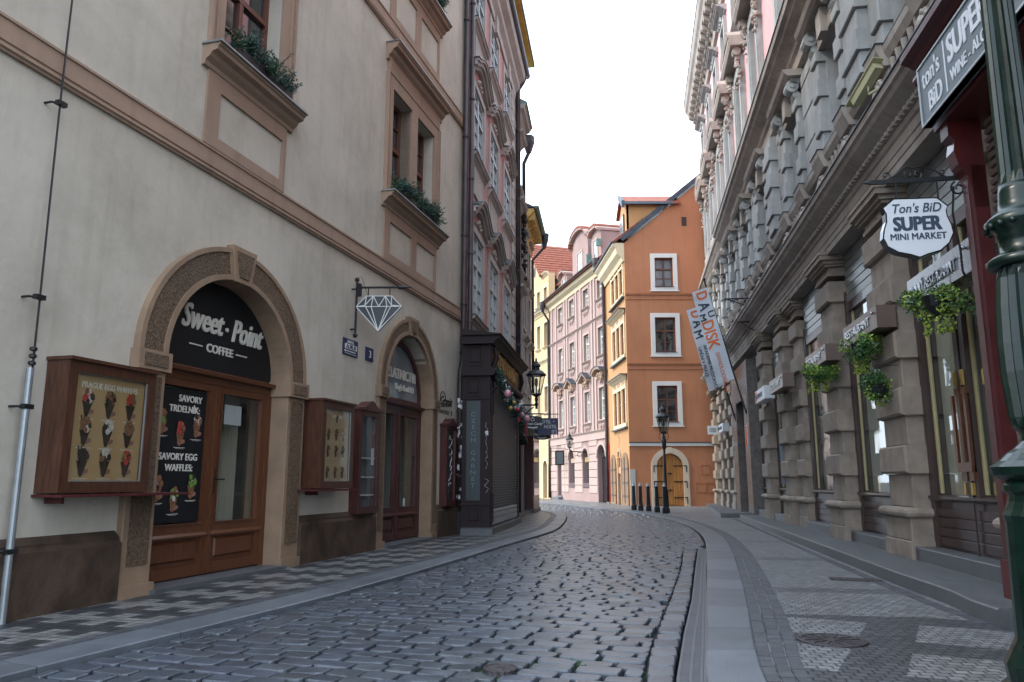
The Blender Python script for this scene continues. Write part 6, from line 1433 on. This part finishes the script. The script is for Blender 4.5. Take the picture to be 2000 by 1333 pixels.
for c in BAY:   # balusters between the masks
    if c < 5: continue
    for q in range(5): b = MB(); p = RR.W(c - .44 + q * .22, -.02, 0); b.lathe(p.x, p.y, [(.035, 5.96), (.06, 6.1), (.07, 6.2), (.03, 6.3), (.05, 6.46)], 8); b.build("baluster", "facade_stone", H8)
def banded(s0, s1, z0, z1, d0, d1, big=True, m="facade_grey", nm="quoin"):
    b = MB(); z = z0; k = 0
    while z < z1 - .05:
        e = min(z + .33, z1); w_ = .05 if k % 2 else 0
        b.bev(RR, s0 - w_, s1 + w_, d0, d1 + (.045 if k % 2 else 0), z, e - (.012 if big else 0), .015); z = e; k += 1
    return b
for c in BAY:
    if c < 2: continue
    near = c < 28
    for sg in (-1, 1):
        a = c + sg * .75; b = banded(a - .14, a + .14, 6.75, 8.6, -.12, .02); 
        b.box(RR, a - .17, a + .17, -.12, .07, 8.6, 8.66)
        # scroll console
        p = RR.W(a, .12, 8.86); 
        b.tube([RR.W(a - .13, .1, 8.86), RR.W(a + .13, .1, 8.86)], .13, 12); b.tube([RR.W(a - .15, .1, 8.86), RR.W(a + .15, .1, 8.86)], .05, 8); b.tube([RR.W(a - .11, .03, 8.68), RR.W(a + .11, .03, 8.68)], .075, 10)
        b.box(RR, a - .13, a + .13, -.12, .14, 8.9, 9.02)
        b.build("quoin", "facade_grey", H8)
    b = MB(); b.box(RR, c - .6, c + .6, -.12, .0, 8.6, 8.95); b.prof(RR, [(-.12, 9.02), (.2, 9.02), (.26, 9.08), (.3, 9.16), (-.12, 9.16)], c - 1.0, c + 1.0); b.box(RR, c - .15, c + .15, 0, .12, 8.55, 9.0); b.build("window_hood", "facade_stone", H8)
    window(RR, c - .55, c + .55, 6.75, 8.6, -.45, H8, "window_brown", "pane_dark", 2, (.62,), .07)
# banded wall between the windows
for i in range(0, len(BAY) - 1):
    b = MB(); a, c = BAY[i] + .95, BAY[i + 1] - .95; k = 0; z = 6.75
    while z < 9.0:
        e = min(z + .66, 9.0); b.bev(RR, a, c, -.12, -.04, z, e - .02, .02); z = e
    b.build("banded_panel", "facade_grey", H8)
for s in (17.3, 10.4):
    pb = banded(s - .36, s + .36, 6.75, 9.0, -.12, .12); pb.build("banded_pilaster", "facade_grey", H8)
b = MB()   # main mid cornice
b.prof(RR, [(-.12, 9.2), (.0, 9.2), (.02, 9.4), (.08, 9.45), (.1, 9.55), (.3, 9.68), (.34, 9.76), (.4, 9.78), (.42, 9.9), (-.12, 9.95)], .5, 27)
b.prof(RR, [(-.12, 9.2), (.0, 9.2), (.02, 9.4), (.06, 9.45), (.08, 9.55), (.2, 9.68), (.24, 9.76), (.3, 9.78), (.32, 9.9), (-.12, 9.95)], 27.01, ER)
b.prof(RR, [(-.12, 9.955), (-.02, 9.955), (-.02, 10.4), (-.12, 10.4)], .5, ER)
b.build("cornice", "facade_stone", H8)
b = MB(); b.prof(RR, [(-.1, 9.95), (.44, 9.905), (.44, 9.92), (-.1, 9.97)], .5, 27.02); b.build("cornice_cover", "roof_tin", H8)
# pink floors with grey window cases
for c in BAY:
    if c < 8: continue
    b = MB()
    for sg in (-1, 1): a = c + sg * .66; b.box(RR, a - .16, a + .16, -.12, .0, 10.4, 13.6); b.box(RR, a - .1, a + .1, .0, .04, 11.0, 13.2); b.box(RR, a - .2, a + .2, -.12, .05, 10.4, 10.9)
    b.box(RR, c - .5, c + .5, -.12, 0, 13.3, 13.6); b.box(RR, c - .55, c + .55, -.12, .06, 10.4, 10.85); b.build("window_case", "facade_grey", H8)
    b = MB(); hw = 1.0; prev = None
    for q in range(9):
        x = -1 + q / 4; zz = 13.95 + .42 * math.sqrt(max(0, 1 - x * x)) * .9; cur = (c + hw * x, zz)
        if prev: b.hexa([RR.W(prev[0], -.12, prev[1]), RR.W(cur[0], -.12, cur[1]), RR.W(cur[0], .3, cur[1]), RR.W(prev[0], .3, prev[1]), RR.W(prev[0], -.12, prev[1] + .16), RR.W(cur[0], -.12, cur[1] + .16), RR.W(cur[0], .36, cur[1] + .16), RR.W(prev[0], .36, prev[1] + .16)])
        prev = cur
    b.prof(RR, [(-.12, 13.78), (.28, 13.78), (.34, 13.9), (.34, 13.98), (-.12, 13.98)], c - 1.02, c + 1.02); b.build("window_hood", "facade_stone", H8)
    b = MB()
    for sg in (-1, 1):
        a = c + sg * .8; b.tube([RR.W(a - .1, .1, 13.65), RR.W(a + .1, .1, 13.65)], .13, 10); 
        for q in range(11): b.ball(RR.W(a + rn.uniform(-.09, .09), rn.uniform(-.02, .12), 13.5 - q * .1), rn.uniform(.06, .11) * (1 - q * .04), 6, 4, jit=.3)
    b.build("garland_bracket", "facade_stone", H8, split=True)
    window(RR, c - .5, c + .5, 11.0, 13.3, -.35, H8, "frame_grey", "pane_pale", 2, (.66,), .07)
    b = MB(); frame_sq(b, RR, c - .42, c + .42, 15.0, 16.7, .18, -.12, .0); b.prof(RR, CORN(-.12, 17.0, .38, .22), c - .75, c + .75); b.prof(RR, CORN(-.12, 14.65, .25, .15), c - .7, c + .7)
    for q in range(8): b.ball(RR.W(c + rn.uniform(-.5, .5), 0, 16.95 + rn.uniform(-.08, .08)), .08, 6, 4, jit=.3)
    b.build("window_case", "facade_grey", H8)
    window(RR, c - .42, c + .42, 15.0, 16.7, -.3, H8, "frame_grey", "pane_pale", 2, (.6,), .06)
# roof cornice on modillions
b = MB(); b.prof(RR, [(-.12, 17.6), (.0, 17.6), (.03, 17.9), (.1, 18.0), (.1, 18.3), (.42, 18.34), (.46, 18.5), (.55, 18.62), (.6, 18.85), (.6, 18.95), (-.5, 19.0)], .5, ER); b.build("roof_cornice", "facade_stone", H8)
s = 6.0
while s < ER: b = MB(); b.prof(RR, [(.03, 18.0), (.14, 17.9), (.2, 18.05), (.4, 18.15), (.42, 18.33), (.03, 18.33)], s, s + .26); b.tube([RR.W(s, .14, 18.0), RR.W(s + .26, .14, 18.0)], .09, 8); s += .62; b.build("modillion", "facade_stone", H8)
b = MB(); b.prof(RR, [(.62, 18.96), (.62, 19.05), (-4, 21), (-7, 18.96)], .5, ER + .1); b.build("roof", "roof_tin", H8)
# granite platform along the shops
E_ = [(3.72, 6.15), (3.78, 6.6), (3.95, 7.3), (4.16, 8.73), (4.57, 11.06), (4.97, 13.39), (5.8, 18.2), (6.66, 23.0)]
b = MB(); I_ = [RR.W(y / .9876, -.3, 0) for x, y in E_]
E_c = catmull(E_, 5); z = .14
for i in range(len(E_c) - 1):
    a, c = Vector((*E_c[i], 0)), Vector((*E_c[i + 1], 0)); ia, ic = RR.W(a.y / .9876 - (a.x - 3.44 - .159 * a.y) * .15, -.3, 0), RR.W(c.y / .9876 - (c.x - 3.44 - .159 * c.y) * .15, -.3, 0)
    lift = lambda v, zz: (v.x, v.y, zz)
    inn = lambda v, k: Vector((v.x + k, v.y, 0))
    b.add([lift(a, -.05), lift(c, -.05), lift(c, z - .012), lift(a, z - .012), lift(inn(a, .012), z), lift(inn(c, .012), z), lift(ic, z), lift(ia, z)], [(0, 1, 2, 3), (3, 2, 5, 4), (4, 5, 6, 7)])
for (p, q) in ((E_c[0], RR.W(E_c[0][1] / .9876, -.3, 0)), (E_c[-1], RR.W(23.3, -.3, 0))):
    b.add([(p[0], p[1], -.05), (q[0], q[1], -.05), (q[0], q[1], z), (p[0], p[1], z)], [(0, 1, 2, 3)])
st = b.build("granite_platform", "step_granite"); struct(st)
b = MB(); F2 = Fr((6.5, 24.0), (8.75, 35.0), -1); b.box(F2, .0, 11.0, -1.8, .12, -.05, .13); b.build("granite_platform", "step_granite").__setitem__('kind', 'structure')
# ---------------------------------------------------------------- fascia signs over the shop windows
def fascia(s0, s1, z0, z1, txt, m, tm, label, d0=-.02, d1=.22, bulb=True, tsz=.17):
    t = thing("shop_sign", label, "sign", RR.W((s0 + s1) / 2, .1, z0), "box signs above the restaurant windows")
    b = MB(); b.bev(RR, s0, s1, d0, d1, z0, z1, .004); b.build("box", m, t)
    b = MB(); text(b, txt, RR.W(s1 - .12, d1 + .004, z0 + (z1 - z0 - tsz * .72) / 2), -RR.t, UP, tsz, ext=.012, bold=.002, sx=(s1 - s0 - .42) / (len(txt) * tsz * .62)); b.build("lettering", tm, t, recalc=False)
    if bulb: b = MB(); b.ball(RR.W(s0 + .14, d1 + .02, z1 - .08), .022, 8, 6); b.build("stud_lamp", "steel", t, smooth=True)
    return t
fascia(7.0, 8.75, 3.05, 3.38, "VINNÝ RESTAURANT", "steel", "steel", "brushed steel restaurant sign over the double door beside the red post", tsz=.17)
fascia(9.95, 11.6, 3.08, 3.38, "RESTAURANT", "sign_brown", "steel", "brown restaurant sign with silver letters above the ball shaped plant", tsz=.17)
fascia(12.75, 14.3, 3.08, 3.36, "RESTAURANT", "sign_brown", "steel", "brown restaurant sign with silver letters above the smallest trailing basket", tsz=.17)
fascia(16.6, 18.25, 3.1, 3.4, "RESTAURANT", "sign_brown", "steel", "brown restaurant sign with no basket, next to the slim standing display case", tsz=.17)
t = fascia(19.0, 20.5, 3.1, 3.42, "DAMU DISK", "sign_white", "sign_slate", "white theatre box sign beside the stone portal", bulb=False, tsz=.15)
b = MB(); b.box(RR, 20.2, 20.45, .22, .228, 3.13, 3.39); b.build("red_panel", "banner_orange", t)
fascia(28.5, 29.9, 2.9, 3.2, "KAVÁRNA", "sign_white", "sign_slate", "small white box sign on the piers nearest the orange house", bulb=False, tsz=.15)
b = MB(); F = Fr((8.38, 33), (8.79, 33.0), 1); b.box(F, 0, .42, -.03, .0, 3.06, 3.43); o = b.build("projecting_sign", "sign_white"); tag(o, "small square white sign at the corner of the orange house", "sign")
b = MB(); text(b, "GUIDE", F.W(.21, .003, 3.26), F.t, UP, .1, align='CENTER', ext=.001, bold=.002); text(b, "HOME", F.W(.21, .003, 3.16), F.t, UP, .1, align='CENTER', ext=.001, bold=.002); b.build("lettering", "sign_slate", o, recalc=False)
b = MB(); F = Fr((7.0, 23.2), (7.2, 23.0), 1); b.box(F, 0, .2, -.03, .0, 2.1, 2.75); o = b.build("vertical_sign", "sign_white"); tag(o, "narrow upright white sign with red band on the stone portal", "sign")
b = MB(); b.box(F, .01, .06, .0, .004, 2.12, 2.73); b.build("red_band", "banner_orange", o); b = MB(); text(b, "DAMU", F.W(.09, .003, 2.62), -UP, F.t, .12, ext=.001, bold=.002); b.build("lettering", "sign_slate", o, recalc=False)
b = MB(); F = Fr((6.32, 18.3), (6.52, 18.2), 1); b.box(F, 0, .14, -.06, .0, 1.02, 2.22); o = b.build("display_case", "sign_slate"); tag(o, "narrow standing display case with blue lit top between the stone piers", "display case")
b = MB(); b.box(F, .01, .13, .0, .004, 1.95, 2.2); b.build("screen", "navy", o); b = MB(); b.box(F, .12, .14, .0, .012, 1.1, 2.22); b.build("edge_strip", "white_paint", o)
# ---------------------------------------------------------------- hanging flower baskets
def basket(s, d, z, k, label, seed, trail=True, ball=False):
    t = thing("flower_basket", label, "flower basket", RR.W(s, d, z), "green baskets hanging below the restaurant signs"); c = RR.W(s, d, z)
    b = MB(); b.lathe(c.x, c.y, [(.05, z - .14 * k), (.12 * k, z - .06 * k), (.15 * k, z + .05 * k)], 12)
    b.tube([RR.W(s, -.1, z + .32 * k), RR.W(s, d, z + .32 * k), RR.W(s, d, z + .05)], .006, 5); b.build("pot", "iron_black", t)
    b = MB(); rn = random.Random(seed)
    if ball:
        for q in range(9): leaves(b, c + Vector((rn.uniform(-.09, .09), rn.uniform(-.09, .09), rn.uniform(-.14, .12))) * k, (.14 * k, .14 * k, .13 * k), 260, .036, rn.choice([(0, 0, 1), (0, 1, 1), (0, 2, 0)]), seed=seed + q)
    else:
        for q in range(16): leaves(b, c + Vector((rn.uniform(-.2, .2) * k, rn.uniform(-.32, .32) * k, rn.uniform(-.1, .12) * k)), (.11 * k, .11 * k, .1 * k), 170, .038, rn.choice([(0, 0, 1), (0, 1), (2, 0), (3, 0, 2)]), seed=seed + q)
        if trail:
            for q in range(7):
                p = c + Vector((rn.uniform(-.1, .1), rn.uniform(-.25, .25), -.1)) * k
                for w_ in range(6): leaves(b, p - UP * (w_ * .045 * k), (.03, .03, .02), 14, .036, (2, 2, 1), seed=q * 9 + w_)
    b.build("foliage", ["leaf_green", "leaf_dark", "leaf_yellow", "leaf_grey"], t, recalc=False)
basket(7.75, .28, 2.92, 1.0, "big trailing basket with yellow-green leaves under the nearest steel sign", 1)
basket(10.5, .28, 2.9, 1.0, "bushy green basket hanging directly above the round leaf ball", 2)
basket(10.15, .22, 2.3, .95, "round ball of dense green leaves hanging lowest of the plants", 3, ball=True)
basket(13.15, .28, 2.9, .9, "smallest trailing basket, farthest along the shop windows", 4)
# ---------------------------------------------------------------- theatre flags
def flag_pole(A, B, label, TL, TR, BR, BL, words, seed):
    t = thing("theatre_flag", label, "flag", A, "white theatre flags on steep poles over the pavement"); A, B = Vector(A), Vector(B)
    b = MB(); b.tube([A, B], .028, 8); b.ball(B, .05, 8, 6); b.ball(A + (B - A) * .06, .04, 8, 6); b.build("pole", "iron_black", t)
    b = MB(); b.tube([A + Vector((.25, .05, .02)), A], .035, 6); b.box(Fr((A.x + .1, A.y - .1), (A.x + .1, A.y + .12), -1), 0, .2, -.1, .02, A.z - .12, A.z + .12); b.build("wall_bracket", "iron_black", t)
    TL, TR, BR, BL = [Vector(p) for p in (TL, TR, BR, BL)]; N = 14; b = MB(); vs = []; rn = random.Random(seed)
    def P(u, v, off=0):   # u down, v across
        p = TL * (1 - u) * (1 - v) + TR * (1 - u) * v + BR * u * v + BL * u * (1 - v); n_ = (TR - TL).cross(BL - TL).normalized(); n_ = n_ if n_.y < 0 else -n_
        return p + n_ * (off + .018 * math.sin(u * 9 + v * 2 + seed) * (1 - v * .6) + .012 * math.sin(u * 23 + seed * 2) * (1 - v))
    for i in range(N * 3 + 1):
        for j in range(N + 1): vs.append(P(i / (N * 3), j / N))
    m = N + 1; b.add(vs, [(i * m + j, i * m + j + 1, (i + 1) * m + j + 1, (i + 1) * m + j) for i in range(N * 3) for j in range(N)]); cl = b.build("cloth", "banner", t, smooth=True, recalc=False)
    H_ = (BL - TL).length; W_ = (TR - TL).length
    for mname, items in words.items():
        b = MB()
        for (s_, u0, v0, size, sx, bold) in items:
            tmp = MB(); text(tmp, s_, (0, 0, 0), (1, 0, 0), (0, 1, 0), size, ext=0, sx=sx, bold=bold)
            vs = [P((u0 + x) / H_, (v0 + y) / W_, .006) for x, y, _ in tmp.v]; b.add(vs, tmp.f)
        b.build("lettering", mname, cl, recalc=False)
    b = MB()
    for q in range(7): f = .08 + q * .14; p = P(f, 1); d_ = (B - A).normalized(); o_ = A + d_ * (p - A).dot(d_); b.tube([p, o_], .006, 4)
    b.build("tie", "iron_black", t)
fA = dict(banner_orange=[("D", .06, .12, .5, .72, .012), ("DISK", .98, .05, .52, .82, .008), ("DIVADLODISK.CZ", 2.02, .2, .17, .92, .002)], banner_ink=[("A", .42, .1, .5, .72, .008), ("M", .75, .04, .28, 1.1, .006), ("U", .72, .32, .28, 1.1, .006)])
fB = dict(banner_orange=[("D", .08, .12, .5, .72, .012)], banner_ink=[("A", .44, .1, .5, .72, .008), ("M", .77, .05, .4, 1.0, .006), ("AKADEMIE MÚZICKÝCH", 1.35, .22, .155, .95, .002), ("UMĚNÍ V PRAZE", 1.35, .03, .155, .95, .002)])
flag_pole((7.05, 23.1, 3.09), (6.0, 23.27, 7.3), "nearer white theatre flag with orange lettering beside its pole", (5.58, 23.2, 6.85), (6.08, 23.22, 7.04), (6.74, 23.1, 4.15), (6.2, 23.05, 3.98), fA, 1)
flag_pole((7.5, 25.75, 3.05), (6.45, 25.9, 7.2), "farther white theatre flag half hidden behind the nearer one", (6.0, 25.8, 6.87), (6.52, 25.82, 7.05), (7.18, 25.75, 4.3), (6.62, 25.7, 4.06), fB, 2)
for q, (s, z, dd_) in enumerate(((20.8, 6.05, .75), (21.1, 5.45, .4))):
    b = MB(); b.tube([RR.W(s, -.1, z), RR.W(s, dd_ + .1, z)], .02, 6); b.tube([RR.W(s, -.1, z - .35), RR.W(s, dd_, z - .02)], .015, 6); tag(b.build("wire_bracket", "iron_black"), ("upper" if q == 0 else "lower") + " black iron bracket sticking out of the grey facade by the flags", "bracket")
# ---------------------------------------------------------------- security camera
t = thing("security_camera", "cream security camera fixed above the shop cornice", "camera", RR.W(8.5, .2, 5.8))
b = MB(); A = RR.W(8.75, .3, 6.1); Bq = RR.W(9.2, .46, 5.84); F = Fr(A[:2], Bq[:2], 1)
v = (Bq - A); u_ = Vector((-v.y, v.x, 0)).normalized()
def slab(a, c, wd, h, lift): 
    n_ = u_; up_ = v.cross(n_).normalized(); up_ = up_ if up_.z > 0 else -up_
    return [a - n_ * wd + up_ * lift, c - n_ * wd + up_ * lift, c + n_ * wd + up_ * lift, a + n_ * wd + up_ * lift, a - n_ * wd + up_ * (lift + h), c - n_ * wd + up_ * (lift + h), c + n_ * wd + up_ * (lift + h), a + n_ * wd + up_ * (lift + h)]
b.hexa(slab(A, Bq, .055, .1, 0)); b.hexa(slab(A - v * .12, Bq + v * .18, .075, .015, .11)); b.build("housing", "camera_cream", t)
b = MB(); b.tube([(A + Bq) / 2, (A + Bq) / 2 - UP * .1, RR.W(8.8, .05, 6.0)], .02, 8); b.lathe(RR.W(8.8, .03, 0).x, RR.W(8.8, .03, 0).y, [(.05, 5.87), (.05, 5.97)], 10); b.build("bracket", "camera_cream", t)
# ================================================================ MINI MARKET: red shop front, canopy, boards
S2 = thing("mini_market", "dark red wooden shop front with projecting canopy behind the green lamp post", "shop front", RR.W(4.5, .3, 0))
b = MB(); b.box(RR, 6.55, 6.72, .22, .34, .45, 3.9); b.box(RR, 6.58, 6.69, .34, .37, .5, 3.9); b.build("post", "red_paint", S2); b = MB(); b.box(RR, 3.2, 3.4, .0, .34, .14, 4.0); b.build("post", "red_paint", S2)
b = MB(); b.box(RR, 6.53, 6.74, .18, .38, .0, .45); b.build("post_foot", "red_dark", S2)
b = MB(); pr = [(.34, 3.5), (.35, 3.7), (.38, 3.82), (.44, 3.92), (.47, 4.05), (.45, 4.16), (.5, 4.2), (.5, 4.34), (.22, 4.34), (.22, 3.5)]; b.prof(RR, pr, 6.55, 6.72); b.build("scroll_bracket", "red_paint", S2)
b = MB(); b.tube([RR.W(6.7, .36, 4.02), RR.W(6.74, .36, 4.02)], .085, 14); b.build("bracket_boss", "red_dark", S2)
b = MB(); b.tube([RR.W(6.7, .36, 4.02), RR.W(6.755, .36, 4.02)], .05, 14); b.build("bracket_hole", "black_board", S2)
b = MB(); b.box(RR, 3.0, 6.8, -.1, .52, 4.34, 5.1); b.prof(RR, [(-.1, 5.1), (.56, 5.1), (.6, 5.14), (.68, 5.18), (.68, 5.25), (-.1, 5.35)], 2.9, 7.02)
for q in range(10): b.box(RR, 2.95, 7.0, .05 + q * .055, .08 + q * .055, 5.085 + q * .012, 5.11 + q * .012)
b.tube([RR.W(6.8, .55, 4.95), RR.W(6.95, .55, 4.95)], .06, 10); b.build("canopy", "red_dark", S2)
b = MB(); b.box(RR, 3.2, 6.54, -.1, .16, .14, 4.33); 
for q in range(52): b.tube([RR.W(3.4, .17, .2 + q * .08), RR.W(6.54, .17, .2 + q * .08)], .036, 6)
b.build("roller_shutter", "roller", S2)
b = MB(); b.box(RR, 4.0, 6.78, .54, .62, 4.38, 4.98); bd = b.build("name_board", "sign_slate", S2)
b = MB(); frame_sq(b, RR, 4.02, 6.76, 4.4, 4.96, .02, .56, .63); b.build("board_edge", "frame_grey", bd)
b = MB(); X = -RR.t; text(b, "ton's", RR.W(6.68, .622, 4.72), X, UP, .26, ext=.002, bold=.004, sx=.8); text(b, "BiD", RR.W(6.58, .622, 4.46), X, UP, .26, ext=.002, bold=.006, sx=.8)
b.box(RR, 6.16, 6.18, .62, .624, 4.44, 4.92); text(b, "SUPER", RR.W(6.1, .622, 4.66), X, UP, .34, ext=.002, bold=.01, sx=.8); text(b, "WINE - ALCOHOL - DRINKS", RR.W(6.08, .622, 4.48), X, UP, .15, ext=.002, bold=.003, sx=.85); text(b, "MINI MARKET", RR.W(5.2, .622, 4.66), X, UP, .3, ext=.002, bold=.008, sx=.8)
b.build("lettering", "sign_white", bd, recalc=False)
b = MB(); b.tube([RR.W(6.8, .4, 3.8), RR.W(6.83, .42, 3.55), RR.W(6.8, .4, 3.2), RR.W(6.85, .38, 3.0), RR.W(7.0, .3, 2.98)], .01, 6); b.build("cable", "iron_black", S2)
# shield sign on wrought arm
t = thing("market_sign", "white shield shaped mini market sign on a wrought iron arm", "sign", (3.9, 6.75, 3.1))
Ao = Vector((4.2, 6.71, 0)); Xn = Vector((-.9876, .157, 0)); Xs = -Xn; Nf = Vector((-.157, -.9876, 0))
class FS:
    def W(f, s, d, z): return Ao + Xn * .77 + Xs * s + Nf * d + UP * z
    t = Xs
F = FS(); F.t = Xs
wS = .6; z0, z1 = 3.12, 3.68
def shield(k=0):
    h = z1 - z0; pts = [(.5, 0), (.62, .05), (.8, .1), (.93, .22), (1.0, .38), (.985, .52), (.94, .66), (.93, .78), (.96, .84), (.82, .985), (.2, 1.0), (.04, .86), (.08, .76), (.075, .62), (.03, .48), (.01, .34), (.06, .2), (.2, .1), (.38, .05)]
    return [(.5 * wS + (x - .5) * (wS + 2 * k), z0 + h / 2 + (y - .5) * (h + 2 * k)) for x, y in pts]
b = MB(); b.prism(F, shield(-.002), .001, .01); fc = b.build("face", "sign_white", t)
b = MB(); b.prism(F, shield(.012), -.09, .004); b.build("rim", "dark_chrome", t)
b = MB(); text(b, "Ton's BiD", F.W(.3, .013, 3.545), Xs, UP, .125, align='CENTER', ext=.001, bold=.001, shear=.25, sx=.86); text(b, "SUPER", F.W(.3, .013, 3.375), Xs, UP, .185, align='CENTER', ext=.001, bold=.0065, sx=.8); text(b, "MINI MARKET", F.W(.3, .013, 3.285), Xs, UP, .088, align='CENTER', ext=.001, bold=.0012, sx=.9)
b.build("lettering", "banner_ink", fc, recalc=False)
b = MB(); zA = 3.86; b.box(Fr((Ao + Xn * .84)[:2], (Ao + Xn * -.0)[:2], 1), 0, .84, -.012, .012, zA - .02, zA + .02); b.tube([Ao + Xn * .84 + UP * zA, Ao + Xn * .92 + UP * zA], [.022, .002], 6)
def spiral(cs, cz, r, turns, a0, sg=1, n=18): return [Ao + Xn * (cs + r * (1 - i / n * .8) * math.cos(a0 + sg * i / n * turns * 6.28)) + UP * (cz + r * (1 - i / n * .8) * math.sin(a0 + sg * i / n * turns * 6.28)) for i in range(n + 1)]
for cs, r, a0, sg in ((.7, .045, -1.5, -1), (.5, .045, -1.6, 1), (.42, .045, -1.6, -1), (.2, .035, -1.5, 1)): b.tube(spiral(cs, zA + .06, r, 1.1, a0, sg), .007, 5)
b.tube([Ao + Xn * (x) + UP * z for x, z in catmull([(.7, zA + .02), (.62, zA + .06), (.53, zA + .13), (.46, zA + .12), (.4, zA + .13), (.3, zA + .1), (.18, zA + .02)], 5)], .007, 5)
b.tube(spiral(.08, zA - .1, .07, 1.3, 1.2, -1), .009, 5)
for x in (.62, .26): b.tube([Ao + Xn * x + UP * (zA - .02), Ao + Xn * x + UP * 3.67], .008, 6)
b.build("arm", "iron_black", t)
# ================================================================ street lamp in the right foreground
LX, LY = 2.72, 3.9
t = thing("street_lamp", "thick dark green fluted cast iron lamp post before the red shop front", "street lamp", (LX, LY, 0), "cast iron street lamps")
b = MB(); b.lathe(LX, LY, [(.34, -.02), (.34, .1), (.3, .14), (.31, .22), (.27, .3), (.25, .34), (.24, .9), (.25, .93), (.235, .96), (.22, 1.0), (.215, 1.03), (.235, 1.05), (.235, 1.08), (.22, 1.1), (.275, 1.13), (.285, 1.17), (.24, 1.2), (.2, 1.24), (.17, 1.26), (.13, 1.3), (.13, 1.34)], 24); b.build("base", "lamp_green", t)
b = MB(); b.lathe(LX, LY, [(.13, 1.34), (.16, 1.37), (.17, 1.42), (.175, 1.5), (.185, 1.65), (.185, 1.8), (.175, 2.0), (.16, 2.15), (.15, 2.2)], 40, flute=.12, fz=(1.4, 2.18)); b.build("fluted_drum", "lamp_green", t, smooth=False)
b = MB(); b.lathe(LX, LY, [(.15, 2.2), (.19, 2.21), (.2, 2.24), (.16, 2.27), (.125, 2.29), (.13, 2.36), (.14, 2.37), (.135, 2.4), (.18, 2.43), (.185, 2.46), (.145, 2.5), (.115, 2.52), (.11, 2.56), (.105, 2.62), (.1, 2.66)], 32)
for q in range(18): a = q * .349; b.ball((LX + .178 * math.cos(a), LY + .178 * math.sin(a), 2.43), .018, 6, 4)
b.build("collar", "lamp_green", t, smooth=True)
b = MB(); b.lathe(LX, LY, [(.1, 2.66), (.094, 2.72), (.086, 3.3), (.072, 4.2), (.06, 4.6)], 32, flute=.13, fz=(2.7, 4.3)); b.build("shaft", "lamp_green", t)
b = MB(); b.bev(Fr((LX - .3, LY - .22), (LX - .1, LY - .3), 1), .04, .2, -.02, .014, .955, 1.0, .003); b.build("badge", "zinc", t)
lantern(t, LX, LY, 4.85, 1.0)
# far street lamp and bollards
t = thing("street_lamp", "slim black lamp post with hexagonal lantern before the orange house gate", "street lamp", (5.42, 27.6, 0), "cast iron street lamps")
x, y = 5.42, 27.6
b = MB(); b.lathe(x, y, [(.13, 0), (.13, .12), (.1, .18), (.09, .7), (.1, .74), (.07, .8), (.055, .95), (.05, 1.6), (.04, 2.1), (.045, 2.2), (.075, 2.32), (.085, 2.5), (.06, 2.6), (.07, 2.66), (.05, 2.72)], 12)
for a in range(4): b.tube([(x + .06 * math.cos(a * 1.57), y + .06 * math.sin(a * 1.57), 2.5), (x + .18 * math.cos(a * 1.57), y + .18 * math.sin(a * 1.57), 2.62), (x + .14 * math.cos(a * 1.57), y + .14 * math.sin(a * 1.57), 2.8)], .012, 5)
b.build("post", "iron_black", t); lantern(t, x, y, 2.82, 1.05)
def bollard(x, y, label):
    t = thing("bollard", label, "bollard", (x, y, 0), "black iron bollards in a row before the orange house")
    b = MB(); b.lathe(x, y, [(.11, 0), (.11, .18), (.085, .22), (.08, .26), (.065, .85), (.075, .87), (.075, .9)], 10); b.build("post", "iron_black", t)
    b = MB(); b.lathe(x, y, [(.06, .9), (.065, .93), (.04, .97), (.03, 1.0), (.035, 1.02), (.005, 1.04)], 10); b.build("cap", "zinc", t); return t
b0 = bollard(4.69, 30.2, "black bollard before the pale patch on the orange wall")
for (x, y, l) in ((4.85, 29.6, "black bollard next to the one before the pale wall patch"), (5.02, 28.9, "middle black bollard of the row of five"), (5.17, 28.0, "black bollard standing before the pale gate surround"), (5.28, 27.1, "black bollard overlapping the base of the slim lamp post")): copy_thing(b0, (x, y, 0), l)
